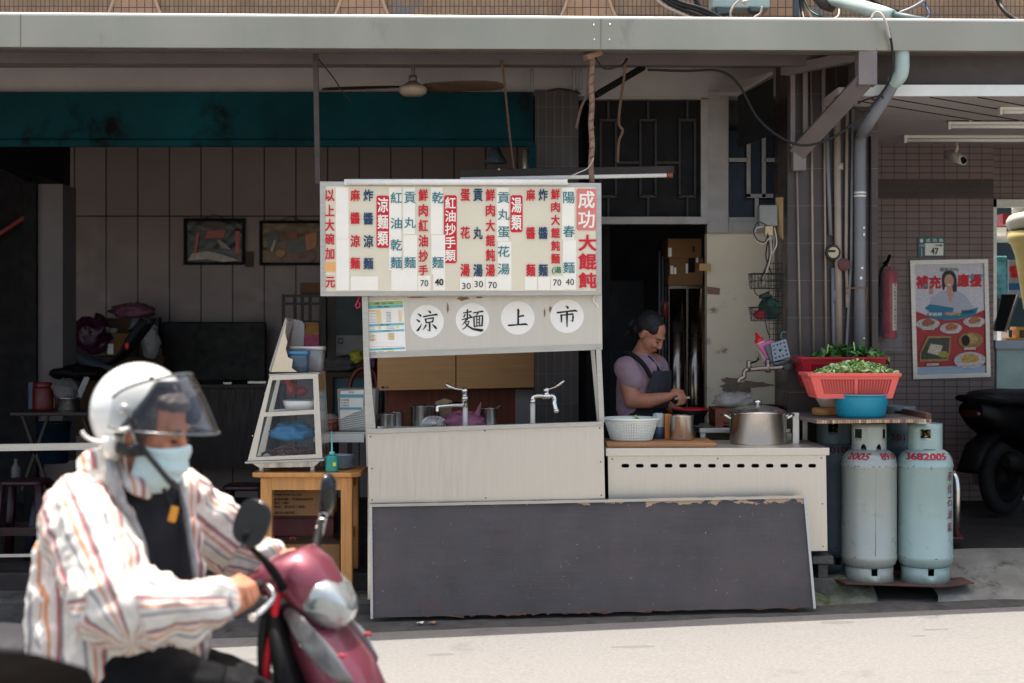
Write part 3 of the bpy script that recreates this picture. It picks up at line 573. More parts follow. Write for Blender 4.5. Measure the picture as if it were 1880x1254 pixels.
t = fauc('lever_faucet', 'lever faucet with a long straight spout reaching over the sink', P(853, 790, 8.95), None, [P(854, 800, 8.95), P(854, 742, 8.95)])
mb = MB(); mb.tube([P(853, 748, 8.95), P(853, 716, 8.95)], [.018, .015], 14); mb.ball(P(853, 717, 8.95), .019, 14, 8); mb.tube([P(853, 727, 8.95), P(854, 735, 8.95)], .021, 14); O('valve_body', mb, M_chrome, t)
mb = MB(); mb.tube(smooth_path([P(852, 744, 8.94), P(830, 744, 8.9), P(806, 746, 8.86), P(803, 748, 8.855), P(803, 756, 8.855)], 4), .0105, 10); O('spout', mb, M_chrome, t)
mb = MB(); mb.loft([(P(852, 715, 8.95), (0, .01, 0), (0, 0, .006)), (P(838, 714, 8.93), (0, .011, 0), (0, 0, .006)), (P(824, 709, 8.91), (0, .02, 0), (.004, 0, .011)), (P(819, 705, 8.9), (0, .012, 0), (.004, 0, .007))], 12); O('lever', mb, M_chrome, t)
t = fauc('lever_faucet', 'lever faucet with a short bent spout standing nearer the cook', P(978, 790, 8.95), None, [P(978, 800, 8.95), P(978, 740, 8.95)])
mb = MB(); mb.tube(smooth_path([P(978, 744, 8.95), P(978, 732, 8.95), P(983, 727, 8.95), P(1003, 727, 8.95), P(1014, 727, 8.94), P(1018, 732, 8.94), P(1018, 740, 8.93), P(1022, 757, 8.92)], 4), .0135, 12)
mb.ball(P(1003, 716, 8.95), .019, 14, 8); mb.tube([P(1003, 718, 8.95), P(1003, 730, 8.95)], .017, 12); mb.tube([P(996, 727, 8.95), P(1010, 727, 8.95)], .019, 12); mb.tube([P(1021, 751, 8.92), P(1022, 758, 8.92)], .017, 12); mb.tube([P(978, 733, 8.95), P(978, 741, 8.95)], .018, 12); O('valve_body', mb, M_chrome, t)
mb = MB(); mb.loft([(P(1005, 715, 8.95), (0, .01, 0), (0, 0, .006)), (P(1018, 711, 8.94), (0, .011, 0), (0, 0, .006)), (P(1030, 703, 8.92), (0, .02, 0), (-.005, 0, .011)), (P(1036, 699, 8.91), (0, .013, 0), (-.002, 0, .004))], 12); O('lever', mb, M_chrome, t)

mb = MB()
for a, b in ((680, 802), (1101, 786), (683, 918), (1104, 909), (890, 791), (892, 914), (683, 860), (1103, 848)): mb.ball(P(a, b, 8.618), (.0045, .003, .0045), 8, 5)
O('screw', mb, M_screw, SK)
# stove counter
ST = T('stove_counter', 'stainless stove cabinet with a row of vent slots along its front', 'counter', P(1318, 1015, 8.9))
def slot(cx): return rrect(cx - 7.2, -858.5, cx + 7.2, -851.5, 3.4, 4)
mbh = holed([(1116, -837), (1516, -834), (1519, -1011), (1119, -1017)], [slot(x) for x in (1148, 1174.5, 1201, 1227.5, 1254, 1280.5, 1307, 1333.5, 1360, 1386.5, 1413, 1439.5, 1466, 1491)], lambda u, v, w: P(u, -v, 8.70) + Vector((0, w, 0)), .008)
O('slotted_front', mbh, M_steel, ST)
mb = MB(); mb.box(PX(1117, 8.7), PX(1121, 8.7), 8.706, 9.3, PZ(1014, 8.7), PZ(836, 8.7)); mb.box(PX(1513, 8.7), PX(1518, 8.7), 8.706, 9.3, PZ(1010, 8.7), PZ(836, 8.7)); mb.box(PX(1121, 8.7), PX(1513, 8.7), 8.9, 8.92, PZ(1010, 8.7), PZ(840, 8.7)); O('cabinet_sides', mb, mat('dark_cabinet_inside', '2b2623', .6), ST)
mb = MB(); mb.hexa([P(1112, 838, 8.68), P(1523, 836, 8.68), P(1523, 836, 8.74) + Vector((0, .56, .02)), P(1112, 838, 8.74) + Vector((0, .56, .02)), P(1112, 823, 8.68), P(1523, 822, 8.68), P(1523, 822, 8.68) + Vector((0, .62, 0)), P(1112, 823, 8.68) + Vector((0, .62, 0))]); O('counter_top', mb, M_steel, ST, bevel=.004)
mb = MB()
for x in (1130, 1505): mb.tube([(PX(x, 8.8), 9.0, .12), (PX(x, 8.8), 9.0, PZ(1012, 8.7))], .02)
O('leg', mb, M_pole, ST)
mb = MB(); mb.pbox(1491, 1021, 1530, 1036, 8.72, .25); mb.pbox(1502, 1036, 1520, 1062, 8.75, .2); mb.pbox(1492, 1062, 1531, 1092, 8.73, .22)
O('concrete_block', mb, mat('concrete_block', '5a5854', .95, var=.3, sc=20, bump=.8, bsc=90), label='grey hollow concrete block under the end of the stove cabinet', cat='block', bevel=.006)
mb = MB()
for a, b in ((1124, 843), (1508, 841), (1126, 1008), (1511, 1003), (1318, 842), (1126, 930), (1510, 925)): mb.ball(P(a, b, 8.696), (.0045, .003, .0045), 8, 5)
O('screw', mb, M_screw, ST)
# leaning board
LB = T('leaning_board', 'scratched charcoal plywood board with chipped top leaning across the stall base', 'board', P(1085, 1135, 8.48))
Pt = lambda px, py, dy=0: P(px, py, 8.47 + .125 * (1125 - py) / 205 + dy)
def wood_board():
    m, t, b = _new('worn_charcoal_board'); vec = _coords(t)
    base = _scale(t, hx('454040'), _range(t, _noise(t, _coords(t, (1, 1, 1)), 2.2), .3, .7, .66, 1.25))
    base = _mix(t, _range(t, _noise(t, vec, 2.2, 7, .72), .48, .7, 0, .45), base, hx('4f3a35'))
    base = _mix(t, _range(t, _noise(t, _coords(t, (30, 1, 1.1)), 3, 6, .7), .56, .74, 0, .3), base, hx('2a2728'))
    base = _mix(t, _range(t, _noise(t, _coords(t, (26, 1, 3)), 5, 4, .9), .69, .72, 0, .7), base, hx('a8a49f'))
    base = _mix(t, _range(t, _noise(t, _coords(t, (1.2, 1, 60)), 2.4, 6, .8), .45, .75, 0, .5), base, hx('57514f'))
    base = _mix(t, _range(t, _noise(t, _coords(t, (1.6, 1, 5)), 1.9, 8, .75), .56, .66, 0, .4), base, hx('563830'))
    base = _mix(t, _range(t, _noise(t, vec, 34, 3, .9), .675, .7, 0, .8), base, hx('8d8782'))
    sz = t.nodes.new('ShaderNodeSeparateXYZ'); t.links.new(vec, sz.inputs[0])
    edge = _range(t, sz.outputs[2], .565, .622, 0, .34)
    ad = t.nodes.new('ShaderNodeMath'); t.links.new(edge, ad.inputs[0]); t.links.new(_noise(t, _coords(t, (3, 1, 5)), 2.3, 7, .62), ad.inputs[1])
    base = _mix(t, _range(t, ad.outputs[0], .8, .815, 0, 1), base, hx('b89a78'))
    t.links.new(base, b.inputs['Base Color']); b.inputs['Roughness'].default_value = .55
    t.links.new(_range(t, _noise(t, vec, 7), .3, .7, .4, .7), b.inputs['Roughness']); _bump(t, b, _noise(t, _coords(t, (20, 1, 2)), 20), .12)
    return m
bd = [(680, 927), (1477, 911), (1495, 1117), (683, 1136)]
mb = MB(); n = 60
ft = [Pt(680 + (1477 - 680) * i / n, 927 - 16 * i / n) for i in range(n + 1)]
fb = [Pt(683 + (1495 - 683) * i / n, 1134 - 19 * i / n + (1.5 * mnoise.noise(Vector((i * .8, 0, 0))) if i > 20 else 0)) for i in range(n + 1)]
D = Vector((0, .022, .004)); v = ft + fb + [p + D for p in ft] + [p + D for p in fb]; k = n + 1; fs = []
for i in range(n): fs += [(i, k + i, k + i + 1, i + 1), (2 * k + i, 2 * k + i + 1, 3 * k + i + 1, 3 * k + i), (i, i + 1, 2 * k + i + 1, 2 * k + i), (k + i, 3 * k + i, 3 * k + i + 1, k + i + 1)]
fs += [(0, 2 * k, 3 * k, k), (n, k + n, 3 * k + n, 2 * k + n)]
mb.add(v, fs); O('board_face', mb, wood_board(), LB)
mb = MB(); d = Vector((0, -.004, 0)); mb.bar(Pt(679, 928) + d, Pt(1479, 912) + d, .022, .014); O('edge_trim', mb, M_alu, LB)
mb = MB(); mb.bar(Pt(681, 927) + d, Pt(683, 1136) + d, .02, .014, (1, 0, 0)); O('edge_trim', mb, M_alu, LB)
mb = MB(); mb.bar(Pt(1477, 913) + d, Pt(1495, 1117) + d, .02, .014, (1, 0, 0)); O('edge_trim', mb, M_alu, LB)
mb = MB()
for i in range(30):
    a = random.uniform(780, 1470); z_ = 1136 - (a - 683) * .0234; w = random.uniform(6, 40)
    mb.prism([Pt(a, z_ - 2, -.004), Pt(a + w, z_ - 2 - random.random() * 2, -.006), Pt(a + w * random.random(), z_ + random.uniform(-.5, 2.2), -.006)], (0, .004, .001))
O('splintered_veneer', mb, mat('raw_veneer', '5a4030', .9, var=.4, sc=20), LB)
# ------------------------------------------------------------------ gas bottles on their steel plate
def island_mat(name, cols, rough=.5, trans=0.):
    m, t, b = _new(name); g = t.nodes.new('ShaderNodeNewGeometry'); r = t.nodes.new('ShaderNodeValToRGB')
    t.links.new(g.outputs['Random Per Island'], r.inputs[0]); e = r.color_ramp.elements
    for i, c in enumerate(cols):
        p = i / (len(cols) - 1)
        if i < 2: e[i].position = p; q_ = e[i]
        else: q_ = e.new(p)
        q_.color = hx(c)
    t.links.new(r.outputs[0], b.inputs['Base Color']); b.inputs['Roughness'].default_value = rough
    b.inputs['Subsurface Weight'].default_value = 0
    return m
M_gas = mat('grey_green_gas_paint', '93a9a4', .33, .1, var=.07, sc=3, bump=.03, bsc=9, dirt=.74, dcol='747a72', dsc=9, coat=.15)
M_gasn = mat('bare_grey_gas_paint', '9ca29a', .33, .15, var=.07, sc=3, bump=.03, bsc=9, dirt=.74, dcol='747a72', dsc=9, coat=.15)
M_gasd = mat('shade_toned_gas_paint', '55656a', .55, var=.15, sc=5, dirt=.6, dcol='3c403e')  # gas paint darkened so the colour itself puts the rear bottles in shade
M_num = mat('stencil_red', '9e1a30', .6, var=.15, sc=40)
M_rustr = mat('rust_fleck', '6b5240', .9, var=.3, sc=30)
def wrap(mb, s, c, zr, width, a0, bold=.02, italic=0.):   # letters bent round a bottle; zr maps 0..1 (height) to (z, radius)
    for vs, fs, q in fat(s, bold):
        out = []
        for u, w in vs:
            z, r = zr(w); a = a0 + (u - .5 + italic * (w - .5)) * width / r; r += .00012 * q
            out.append((c[0] + r * math.sin(a), c[1] - r * math.cos(a), c[2] + z))
        mb.add(out, fs)
def gas(loc, label, m, wins, arches, front=True):
    t = T('gas_bottle', label, 'gas cylinder', loc, 'liquefied gas bottles beside the stove'); c = Vector(loc); k = 240
    mb = MB(); mb.lathe([(.0, .075), (.13, .088), (.15, .11), (.158, .14), (.1585, .155), (.1555, .158), (.1555, .655), (.1585, .66), (.1585, .672), (.156, .676), (.15, .71), (.132, .738), (.1, .757), (.05, .765), (0, .766)], c, 48); O('tank', mb, m, t)
    mb = MB(); mb.lathe([(.137, .09), (.135, .05), (.141, .004)], c, 48, skip=lambda j, i: j == 0 and i % 24 in (11, 12)); O('foot_ring', mb, m, t, solid=.006)
    mb = MB(); zs = [.752 + .0025 * i for i in range(18)] + [.80, .825, .835, .865, .875, .88, .905]; prof = [(.0975, z) for z in zs]
    def sk(j, i):
        a = (i + .5) / k * 360
        for x0, x1 in wins:
            if x0 <= a < x1 and zs[j] >= .825 and zs[j] < .875: return True
        for x, w, zt_ in arches:
            d = abs(a - x)
            if d < w and zs[j] < .752 + (zt_ - .752) * math.sqrt(max(0, 1 - (d / w) ** 2.2)): return True
        return False
    mb.lathe(prof, c, k, skip=sk); O('collar', mb, m, t, solid=.006)
    mb = MB(); mb.lathe([(.022, .76), (.022, .81), (.03, .812), (.03, .83), (.016, .832), (.016, .86), (.028, .862), (.028, .878), (0, .88)], c, 14); mb.tube([c + Vector((0, 0, .835)), c + Vector((.06, 0, .835))], .012, 10); O('valve', mb, mat('brass_valve', '8a6a35', .35, .9), t)
    if front:
        mb = MB()
        for i in range(16):
            a = random.uniform(-1.35, 1.35); w = random.uniform(.03, .14); z = random.choice((.657, .668, .668, .148, .153)); r = .1592
            mb.add([c + Vector((r * math.sin(a + q * w), -r * math.cos(a + q * w), z + dz)) for q, dz in ((0, 0), (.5, -.003), (1, .001), (.6, .004))], [(0, 1, 2, 3)])
        O('rust_fleck', mb, M_rustr, t)
    return t
gz = .188
cL = (PX(1595.5, 8.86), 8.86, gz); cR = (PX(1698, 8.86), 8.86, gz)
g1 = gas(cL, 'grey gas bottle with red 2005 stencil standing next to the stove end', M_gasn, [(200, 232), (308, 332)], [(238, 11, .79), (292, 11, .79)])
g2 = gas(cR, 'pale green gas bottle lettered down its side standing next to the steel hoop', M_gas, [(240, 275)], [(270, 26, .762)])
DP_ = [(.156, .676), (.15, .71), (.132, .738), (.1, .757)]
def drad(z):
    for (r0, z0), (r1, z1) in zip(DP_, DP_[1:]):
        if z0 <= z <= z1: return r0 + (r1 - r0) * (z - z0) / (z1 - z0)
    return .1
dome = lambda off: (lambda w: (.706 + off + .037 * w, drad(.706 + off + .037 * w) + .0035))
mb = MB(); wrap(mb, '2005', cL, dome(0), .135, -.66, .016, .1); wrap(mb, '8910', cL, dome(0), .12, .66, .016); O('red_numerals', mb, M_num, g1)
mb = MB(); wrap(mb, '3682005', cR, dome(0), .25, -.2, .016); wrap(mb, '6', cR, dome(0), .03, 1.15, .016); O('red_numerals', mb, M_num, g2)
mb = MB()
for i, ch in enumerate('液化石油氣'): wrap(mb, ch, cR, lambda w, i=i: (.585 - i * .072 + .054 * w, .1575), .05, .8, .006, .12)
O('red_lettering', mb, mat('faded_stencil_red', '7d3542', .6, var=.2, sc=40), g2)
for nm, pts in (('weld_seam', [(cL[0] + .0, cL[1] - .1562, gz + .165), (cL[0] + .004, cL[1] - .1562, gz + .65)]),):
    O(nm, MB().tube(pts, .0018, 6), M_gasn, g1)
for (px, Y, lab, dz) in ((1530, 9.2, 'shaded gas bottle half hidden between the stove and the front bottles', .2), (1650, 9.25, 'shaded gas bottle hidden behind the gap between the two front bottles', .27)):
    c = (PX(px, Y), Y, dz); g = gas(c, lab, M_gasd, [(240, 275)], []); mb = MB(); wrap(mb, '30100', c, dome(0), .16, 0, .014); O('red_numerals', mb, mat('shade_toned_stencil_red', '5e1a24', .7), g)  # numerals use a red darkened to go with the painted shade
mb = MB(); mb.prism([P(1552, 1071, 8.68), P(1730, 1077, 8.66), P(1789, 1070, 8.7), P(1786, 1069, 8.72) + Vector((-.02, .44, .0)), P(1520, 1069, 8.7) + Vector((0, .44, 0))], (0, 0, -.006)); O('steel_plate', mb, mat('rusty_plate', '5a403a', .75, .3, var=.3, sc=7, dirt=.55, dcol='33261f'), label='rusty steel plate bridging the drain under the gas bottles', cat='plate')

# ------------------------------------------------------------------ board table above the bottles, with tubs of vegetables
zt2 = PZ(771, 8.66)
BT = T('board_table', 'weathered plywood board on thin legs above the gas bottles', 'table', (2.0, 9.1, .28))
mb = MB(); xa, xb = PX(1499, 8.66), PX(1710, 8.66); mb.prism([(xa, 8.66, zt2), (xb, 8.66, zt2 + .006), (xb + .02, 9.5, zt2 + .006), (1.63, 9.5, zt2)], (0, 0, -.02)); O('tabletop', mb, mat('weathered_board', '6b6260', .75, var=.25, sc=6, bump=.2, dirt=.58, dcol='3d3531'), BT)
mb = MB()
for i in range(44):
    a = i / 44; x = xa + (xb - xa) * a; mb.box(x + .001, x + (xb - xa) / 44 - .002, 8.654, 8.659, zt2 - .020 + .006 * a, zt2 - .002 + .006 * a)
O('edge_slats', mb, island_mat('chipboard_edge', ('cfae86', '8c6a4c', 'b89470', '6a4c3a', 'd8bb95'), .8), BT)
mb = MB(); mb.bar((xb - .012, 8.67, zt2 + .02), (xb - .035, 9.5, zt2 + .02), .03, .035); O('side_batten', mb, mat('brown_batten', '5c4236', .8), BT)
for x, y in ((1.78, 9.4), (2.33, 9.42), (1.66, 9.44), (2.05, 9.46)):
    mb = MB(); mb.bar((x, y, .25), (x, y, zt2 - .02), .028, .028); O('leg', mb, M_lip, BT)
mb = MB(); c = Vector((PX(1581, 8.86), 8.86, zt2 + .003)); rr_ = 51 / F * 8.86
mb.lathe([(0, .004), (rr_ * .78, .0), (rr_ * .86, .02), (rr_ * .97, .115), (rr_ * 1.0, .128), (rr_ * 1.03, .128), (rr_ * 1.02, .134), (rr_ * .97, .134), (rr_ * .82, .02), (0, .012)], c, 48); BAS = O('basin', mb, mat('blue_plastic', '1f8fa8', .35, var=.04, sc=3), label='round blue plastic basin under the pink crate on the board table', cat='basin')
def crate(name, label, m, fc, Y, dep, tl, tr, bl, br_, ty, by, rows, ncol, rim):
    """tapered crate; px corners of the front face"""
    t = T(name, label, 'crate', P((bl + br_) / 2, by, Y + dep / 2)); th = .004
    xl, xr, xbl, xbr = PX(tl, Y), PX(tr, Y), PX(bl, Y), PX(br_, Y); z1, z0 = PZ(ty, Y), PZ(by, Y); ins = .02
    hs = []; lat = []
    for pa, pb in ((.1, .5), (.53, .93)):
        for i in range(ncol):
            for j in range(rows):
                u = pa + (pb - pa) * (i + .5) / ncol; v = .16 + .64 * (j + .5) / rows; du = (pb - pa) / ncol * .36; dv = .64 / rows * .36
                hs.append([(u - du, v - dv), (u + du, v - dv), (u + du, v + dv), (u - du, v + dv)])
    o_ = [(0, 0), (1, 0), (1, 1), (0, 1)]
    front = lambda u, v, w: Vector(((xbl + (xbr - xbl) * u) * (1 - v) + (xl + (xr - xl) * u) * v, Y + ins * (1 - v) + w * .004, z0 + (z1 - z0) * v))
    back = lambda u, v, w: front(u, v, 0) + Vector((0, dep - 2 * ins * (1 - v), 0))
    mb = holed(o_, hs, front, 1.); O('front_wall', mb, m, t)
    mb = MB(); mb.flat([back(a, b, 0) for a, b in o_]); 
    mb.flat([front(0, 0, 0), back(0, 0, 0), back(1, 0, 0), front(1, 0, 0)]); O('back_and_base', mb, m, t, solid=.004)
    for nm, u in (('end_wall', 0), ('end_wall', 1)):
        hs2 = [h for h in hs if 1]; mb = holed(o_, hs2[::1], lambda a, b, w, u=u: front(u, b, 0).lerp(back(u, b, 0), a) + Vector((w * .004, 0, 0)), 1.); O(nm, mb, m, t)
    mb = MB(); A1, A2, A3, A4 = front(0, 1, 0), front(1, 1, 0), back(1, 1, 0), back(0, 1, 0)
    for a, b in ((A1, A2), (A2, A3), (A3, A4), (A4, A1)): mb.bar(a, b, .022, rim)
    O('rim', mb, m, t, bevel=.003)
    return t
M_pinkc = mat('pink_plastic', 'e8655c', .4, var=.05, sc=4); M_redc = mat('red_plastic', '9c0f22', .4, var=.08, sc=4)
crate('vegetable_crate', 'pink plastic crate heaped with chopped greens on the blue basin', M_pinkc, None, 8.74, .3, 1487, 1652, 1502, 1640, 688, 730.5, 8, 12, .018)
crate('vegetable_crate', 'dark red plastic crate of whole leaves behind the pink crate', M_redc, None, 9.08, .3, 1470, 1628, 1487, 1612, 658, 712, 9, 12, .016)
def heap(name, label, cx, Y, hw, hd, zb, hh, n, ls, m):
    mb = MB()
    for i in range(n):
        r_ = math.sqrt(random.random()); a = random.random() * 6.283; x, y = r_ * math.cos(a), r_ * math.sin(a)
        z = zb + hh * max(0, 1 - abs(x) ** 1.7) * (1 - .55 * abs(y)) * (.72 + .28 * random.random()) + random.uniform(-.01, .012)
        l = ls * random.uniform(.5, 1.35); w = l * random.uniform(.28, .6); q_ = Matrix.Rotation(random.random() * 6.28, 3, 'Z') @ Matrix.Rotation(random.gauss(0, .65), 3, 'X') @ Matrix.Rotation(random.gauss(0, .65), 3, 'Y')
        c = Vector((cx + x * hw, Y + y * hd, z)); bend = random.uniform(-.3, .5) * l
        pts = [(-l, 0, -bend * .4), (-l * .3, w, 0), (-l * .3, -w * .1, .15 * w), (-l * .3, -w, 0), (l * .5, w * .8, 0), (l * .5, 0, .1 * w), (l * .5, -w * .8, 0), (l, 0, -bend)]
        mb.add([c + q_ @ Vector(p) for p in pts], [(0, 2, 1), (0, 3, 2), (1, 2, 5, 4), (2, 3, 6, 5), (4, 5, 7), (5, 6, 7)], True)
    return O(name, mb, m, label=label, cat='vegetables', kind='stuff', fix=False)
M_g1 = island_mat('chopped_greens', ('8db65a', 'b9d287', '5a8f3a', 'e6eec8', '9cc466', 'a8ca74', '4f8432', 'd5e4ad'), .5)
M_g2 = island_mat('dark_leaves', ('2a5226', '3f7538', '22451f', '52853f', '6c8f4c', '325f2c'), .45)
heap('chopped_greens', 'heap of chopped pale green vegetables in the pink crate', PX(1570, 8.9), 8.9, .25, .14, PZ(690, 8.9) - .0, .088, 1300, .019, M_g1)
heap('leaf_greens', 'bunches of whole dark green leaves in the dark red crate', PX(1556, 9.23), 9.23, .24, .14, PZ(662, 9.23), .085, 420, .038, M_g2)
mb = MB()
for px, py, dx in ((1520, 640, -2), (1568, 636, 2)): mb.tube([P(px, 660, 9.15), P(px + dx, (660 + py) / 2, 9.15), P(px - dx * .5, py - 8, 9.15)], .0035, 6)
O('vegetable_stalk', mb, M_g1, label='two green stalks poking up from the leaves in the red crate', cat='stalk')
mb = MB(); mb.lathe([(0, 0), (.05, 0), (.075, .045), (.08, .065), (.074, .065), (.045, .008), (0, .006)], (PX(1522, 9.2), 9.2, zt2 + .045), 28); O('bowl', mb, M_lip, label='white bowl on the round chopping block behind the blue basin', cat='bowl')
mb = MB(); mb.lathe([(0, 0), (.075, 0), (.08, .006), (.08, .035), (.072, .042), (0, .042)], (PX(1517, 9.12), 9.14, zt2 + .001), 32); O('chopping_block', mb, M_wood, label='round wooden chopping block on the board table', cat='chopping board')

# ------------------------------------------------------------------ on the stove counter
zc = PZ(822.5, 8.68)
mb = MB(); mb.box(PX(1114, 8.72), PX(1316, 8.72), 8.72, 9.12, zc + .001, zc + .026); O('cutting_board', mb, mat('worn_cutting_board', '9c7049', .7, var=.25, sc=8, stretch=(1, 6, 6), bump=.15, dirt=.6, dcol='4d2f1f'), label='long worn wooden cutting board on the stove counter', cat='cutting board', bevel=.006)
zb = zc + .0275
mb = MB(); c = (PX(1159, 8.93), 8.93, zb); k = 120
prof = [(.0, .004), (.118, .0), (.122, .008)] + [(.122 + .032 * i / 22, .008 + .104 * i / 22) for i in range(1, 23)] + [(.158, .118), (.164, .118), (.164, .128), (.157, .13)]
mb.lathe(prof, c, k, skip=lambda j, i: 3 <= j <= 21 and j % 2 == 1 and i % 2 == 0); O('colander_basket', mb, mat('white_plastic', 'e2e6dc', .4, var=.03), label='white perforated plastic basket on the cutting board', cat='basket', solid=.004)
heap('leaf_sprig', 'small green sprig on the rim of the white basket', PX(1167, 8.9), 8.9, .014, .02, zb + .118, .02, 14, .014, M_g1)
def potm(name, label, cat, px, Y, z, r, h, m, rim=True, kids=True):
    mb = MB(); mb.lathe([(0, .003), (r * .97, 0), (r, .006), (r, h - .006), (r * 1.03, h - .003), (r * 1.03, h), (r * .985, h), (r * .98, .008), (0, .006)], (PX(px, Y), Y, z), 40); return O(name, mb, m, label=label, cat=cat)
potm('steel_canister', 'shiny open steel canister on the cutting board', 'canister', 1251, 8.95, zb, .07, .142, M_steelh)
mb = MB(); c = Vector((PX(1226, 9.02), 9.02, zb)); mb.box(c.x - .02, c.x + .02, 8.99, 9.05, zb, zb + .145); O('drink_carton', mb, mat('orange_carton', 'c4772a', .5), label='narrow orange carton beside the steel canister', cat='carton', bevel=.003)
SB = T('sauce_bottle', 'clear bottle of dark blue grey sauce next to the white basket', 'bottle', (PX(1209, 9.03), 9.03, zb))
mb = MB(); mb.lathe([(0, 0), (.031, 0), (.032, .005), (.032, .145), (.02, .15), (0, .15)], SB.location, 24); O('bottle_body', mb, mat('milky_plastic', 'bfc6c8', .3, alpha=.75), SB)
mb = MB(); mb.lathe([(0, .002), (.033, .002), (.033, .07), (0, .07)], SB.location, 24); O('sauce', mb, mat('blue_grey_sauce', '39506a', .4), SB)
SP = T('stock_pot', 'large stained aluminium stock pot with a domed lid on the stove', 'pot', (PX(1391, 9.0), 9.0, zc))
r_ = 51 / F * 9.0; c = SP.location
M_pot = mat('stained_aluminium', 'c6c2ba', .22, 1., var=.12, sc=4, stretch=(1, 1, .3), dirt=.62, dcol='8a6a4a', dsc=5)
mb = MB(); mb.lathe([(0, .003), (r_ * .98, 0), (r_, .01), (r_, .178), (r_ * 1.04, .181), (r_ * 1.04, .187), (r_ * .97, .187)], c, 56); O('pot_body', mb, M_pot, SP)
mb = MB(); mb.lathe([(r_ * 1.03, .188), (r_ * 1.0, .194), (r_ * .7, .212), (r_ * .3, .224), (0, .226)], c, 48); L_ = O('lid', mb, mat('dull_lid', 'a8aaa6', .3, .9, var=.1), SP)
mb = MB(); mb.lathe([(.012, .222), (.01, .232), (.022, .238), (.026, .246), (.02, .254), (0, .255)], c, 20); O('lid_knob', mb, M_chrome, L_)
for s_ in (-1, 1):
    mb = MB(); mb.tube(smooth_path([c + Vector((s_ * r_, -.05, .15)), c + Vector((s_ * (r_ + .035), -.045, .168)), c + Vector((s_ * (r_ + .045), 0, .17)), c + Vector((s_ * (r_ + .035), .045, .168)), c + Vector((s_ * r_, .05, .15))], 4), .008, 8); O('handle', mb, M_steelh, SP)
# back bench behind the stove with its clutter
BB = T('back_bench', 'low metal bench against the cream wall behind the stove', 'bench', (PX(1365, 9.6), 9.6, .3)); zbb = PZ(786, 9.42)
mb = MB(); mb.box(PX(1284, 9.4), PX(1452, 9.4), 9.4, 9.93, zbb - .03, zbb); O('bench_top', mb, M_alu, BB, bevel=.004)
for x, y in ((1290, 9.42), (1448, 9.42), (1290, 9.88), (1448, 9.88)):
    mb = MB(); mb.bar((PX(x, 9.42), y, .25), (PX(x, 9.42), y, zbb - .03), .03, .03); O('leg', mb, M_alu, BB)
WB = T('wooden_crate', 'reddish wooden crate on the bench behind the stock pot', 'crate', (PX(1366, 9.6), 9.6, zbb))
mb = MB(); x0, x1 = PX(1313, 9.5), PX(1400, 9.5); mb.box(x0, x1, 9.5, 9.515, zbb + .03, zbb + .115); mb.box(x0, x1, 9.8, 9.815, zbb + .03, zbb + .115); mb.box(x0, x0 + .015, 9.515, 9.8, zbb, zbb + .11); mb.box(x1 - .015, x1, 9.515, 9.8, zbb, zbb + .11); mb.box(x0, x1, 9.515, 9.8, zbb + .01, zbb + .02); mb.box(x0, x0 + .05, 9.497, 9.515, zbb, zbb + .035); O('crate_slats', mb, mat('reddish_crate_wood', '7a4630', .7, var=.25, sc=8), WB)
def bagmesh(c, rx, ry, h, seed, ruf=.25, n=28, m_=14):
    def f(u, v):
        a = u * 6.2832; t = v * math.pi * .97; r = math.sin(t) ** .8; p = Vector((math.cos(a) * r * rx, math.sin(a) * r * ry, h * (.5 - .5 * math.cos(t))))
        k = 1 + ruf * mnoise.noise(Vector((math.cos(a) * 2, math.sin(a) * 2, v * 5)) + Vector((seed, 0, 0))) + ruf * .5 * mnoise.noise(Vector((math.cos(a) * 6, math.sin(a) * 6, v * 11 + seed)))
        return Vector(c) + Vector((p.x * k, p.y * k, max(0, p.z * (1 + ruf * .4 * mnoise.noise(Vector((a, v * 3, seed)))))))
    return MB().grid(f, n, m_)
M_film = mat('clear_bag_film', 'c9c6c0', .25, var=.1, alpha=.45, sc=20, bump=.5, bsc=18)
O('plastic_bag', bagmesh((PX(1350, 9.65), 9.65, zbb + .11), .13, .12, .1, 3, .3), M_film, label='crumpled clear plastic bag lying over the wooden crate', cat='bag')
mb = MB(); mb.lathe([(0, .0), (.05, .004), (.1, .03), (.13, .075), (.135, .075), (.1, .036), (0, .012)], (PX(1412, 9.72), 9.72, zbb + .05), 32); mb.tube([(PX(1440, 9.6), 9.6, zbb + .12), (PX(1480, 9.4), 9.42, zbb + .06)], .012, 8); mb.lathe([(.06, 0), (.06, .055)], (PX(1412, 9.72), 9.72, zbb), 20); O('wok', mb, mat('wok_iron', '453a33', .4, .7, var=.2), label='old iron wok with a long handle at the end of the bench', cat='wok')
PSt = O('steel_post', MB().pbox(1456, 758, 1467, 822, 9.02, .03), M_lip, label='short white bracket leg beside the stock pot', cat='bracket')

# ------------------------------------------------------------------ kitchen behind the cook
FRG = T('steel_cabinet', 'tall stainless cabinet with two glinting rounded doors behind the cook', 'cabinet', (PX(1263, 10.45), 10.5, .2))
mb = MB(); mb.pbox(1228, 524, 1297, 960, 10.5, .5); O('cabinet_body', mb, mat('cabinet_steel_dark', '5e5750', .3, .9), FRG)
for x in (1246, 1280):
    mb = MB(); cx = PX(x, 10.45); mb.loft([(Vector((cx, 10.5, z)), (.058, 0, 0), (0, .045, 0)) for z in (.45, PZ(530, 10.45))], 28, 2.1); O('door', mb, mat('cabinet_steel', '8d8073', .22, 1., var=.1), FRG)
bx = [((1226, 438, 1288, 474), 'top brown carton with a hand slot stacked on the steel cabinet'), ((1229, 474, 1291, 508), 'middle brown carton with white labels stacked on the steel cabinet'), ((1227, 507, 1290, 523.5), 'flat brown carton at the bottom of the stack on the steel cabinet')]
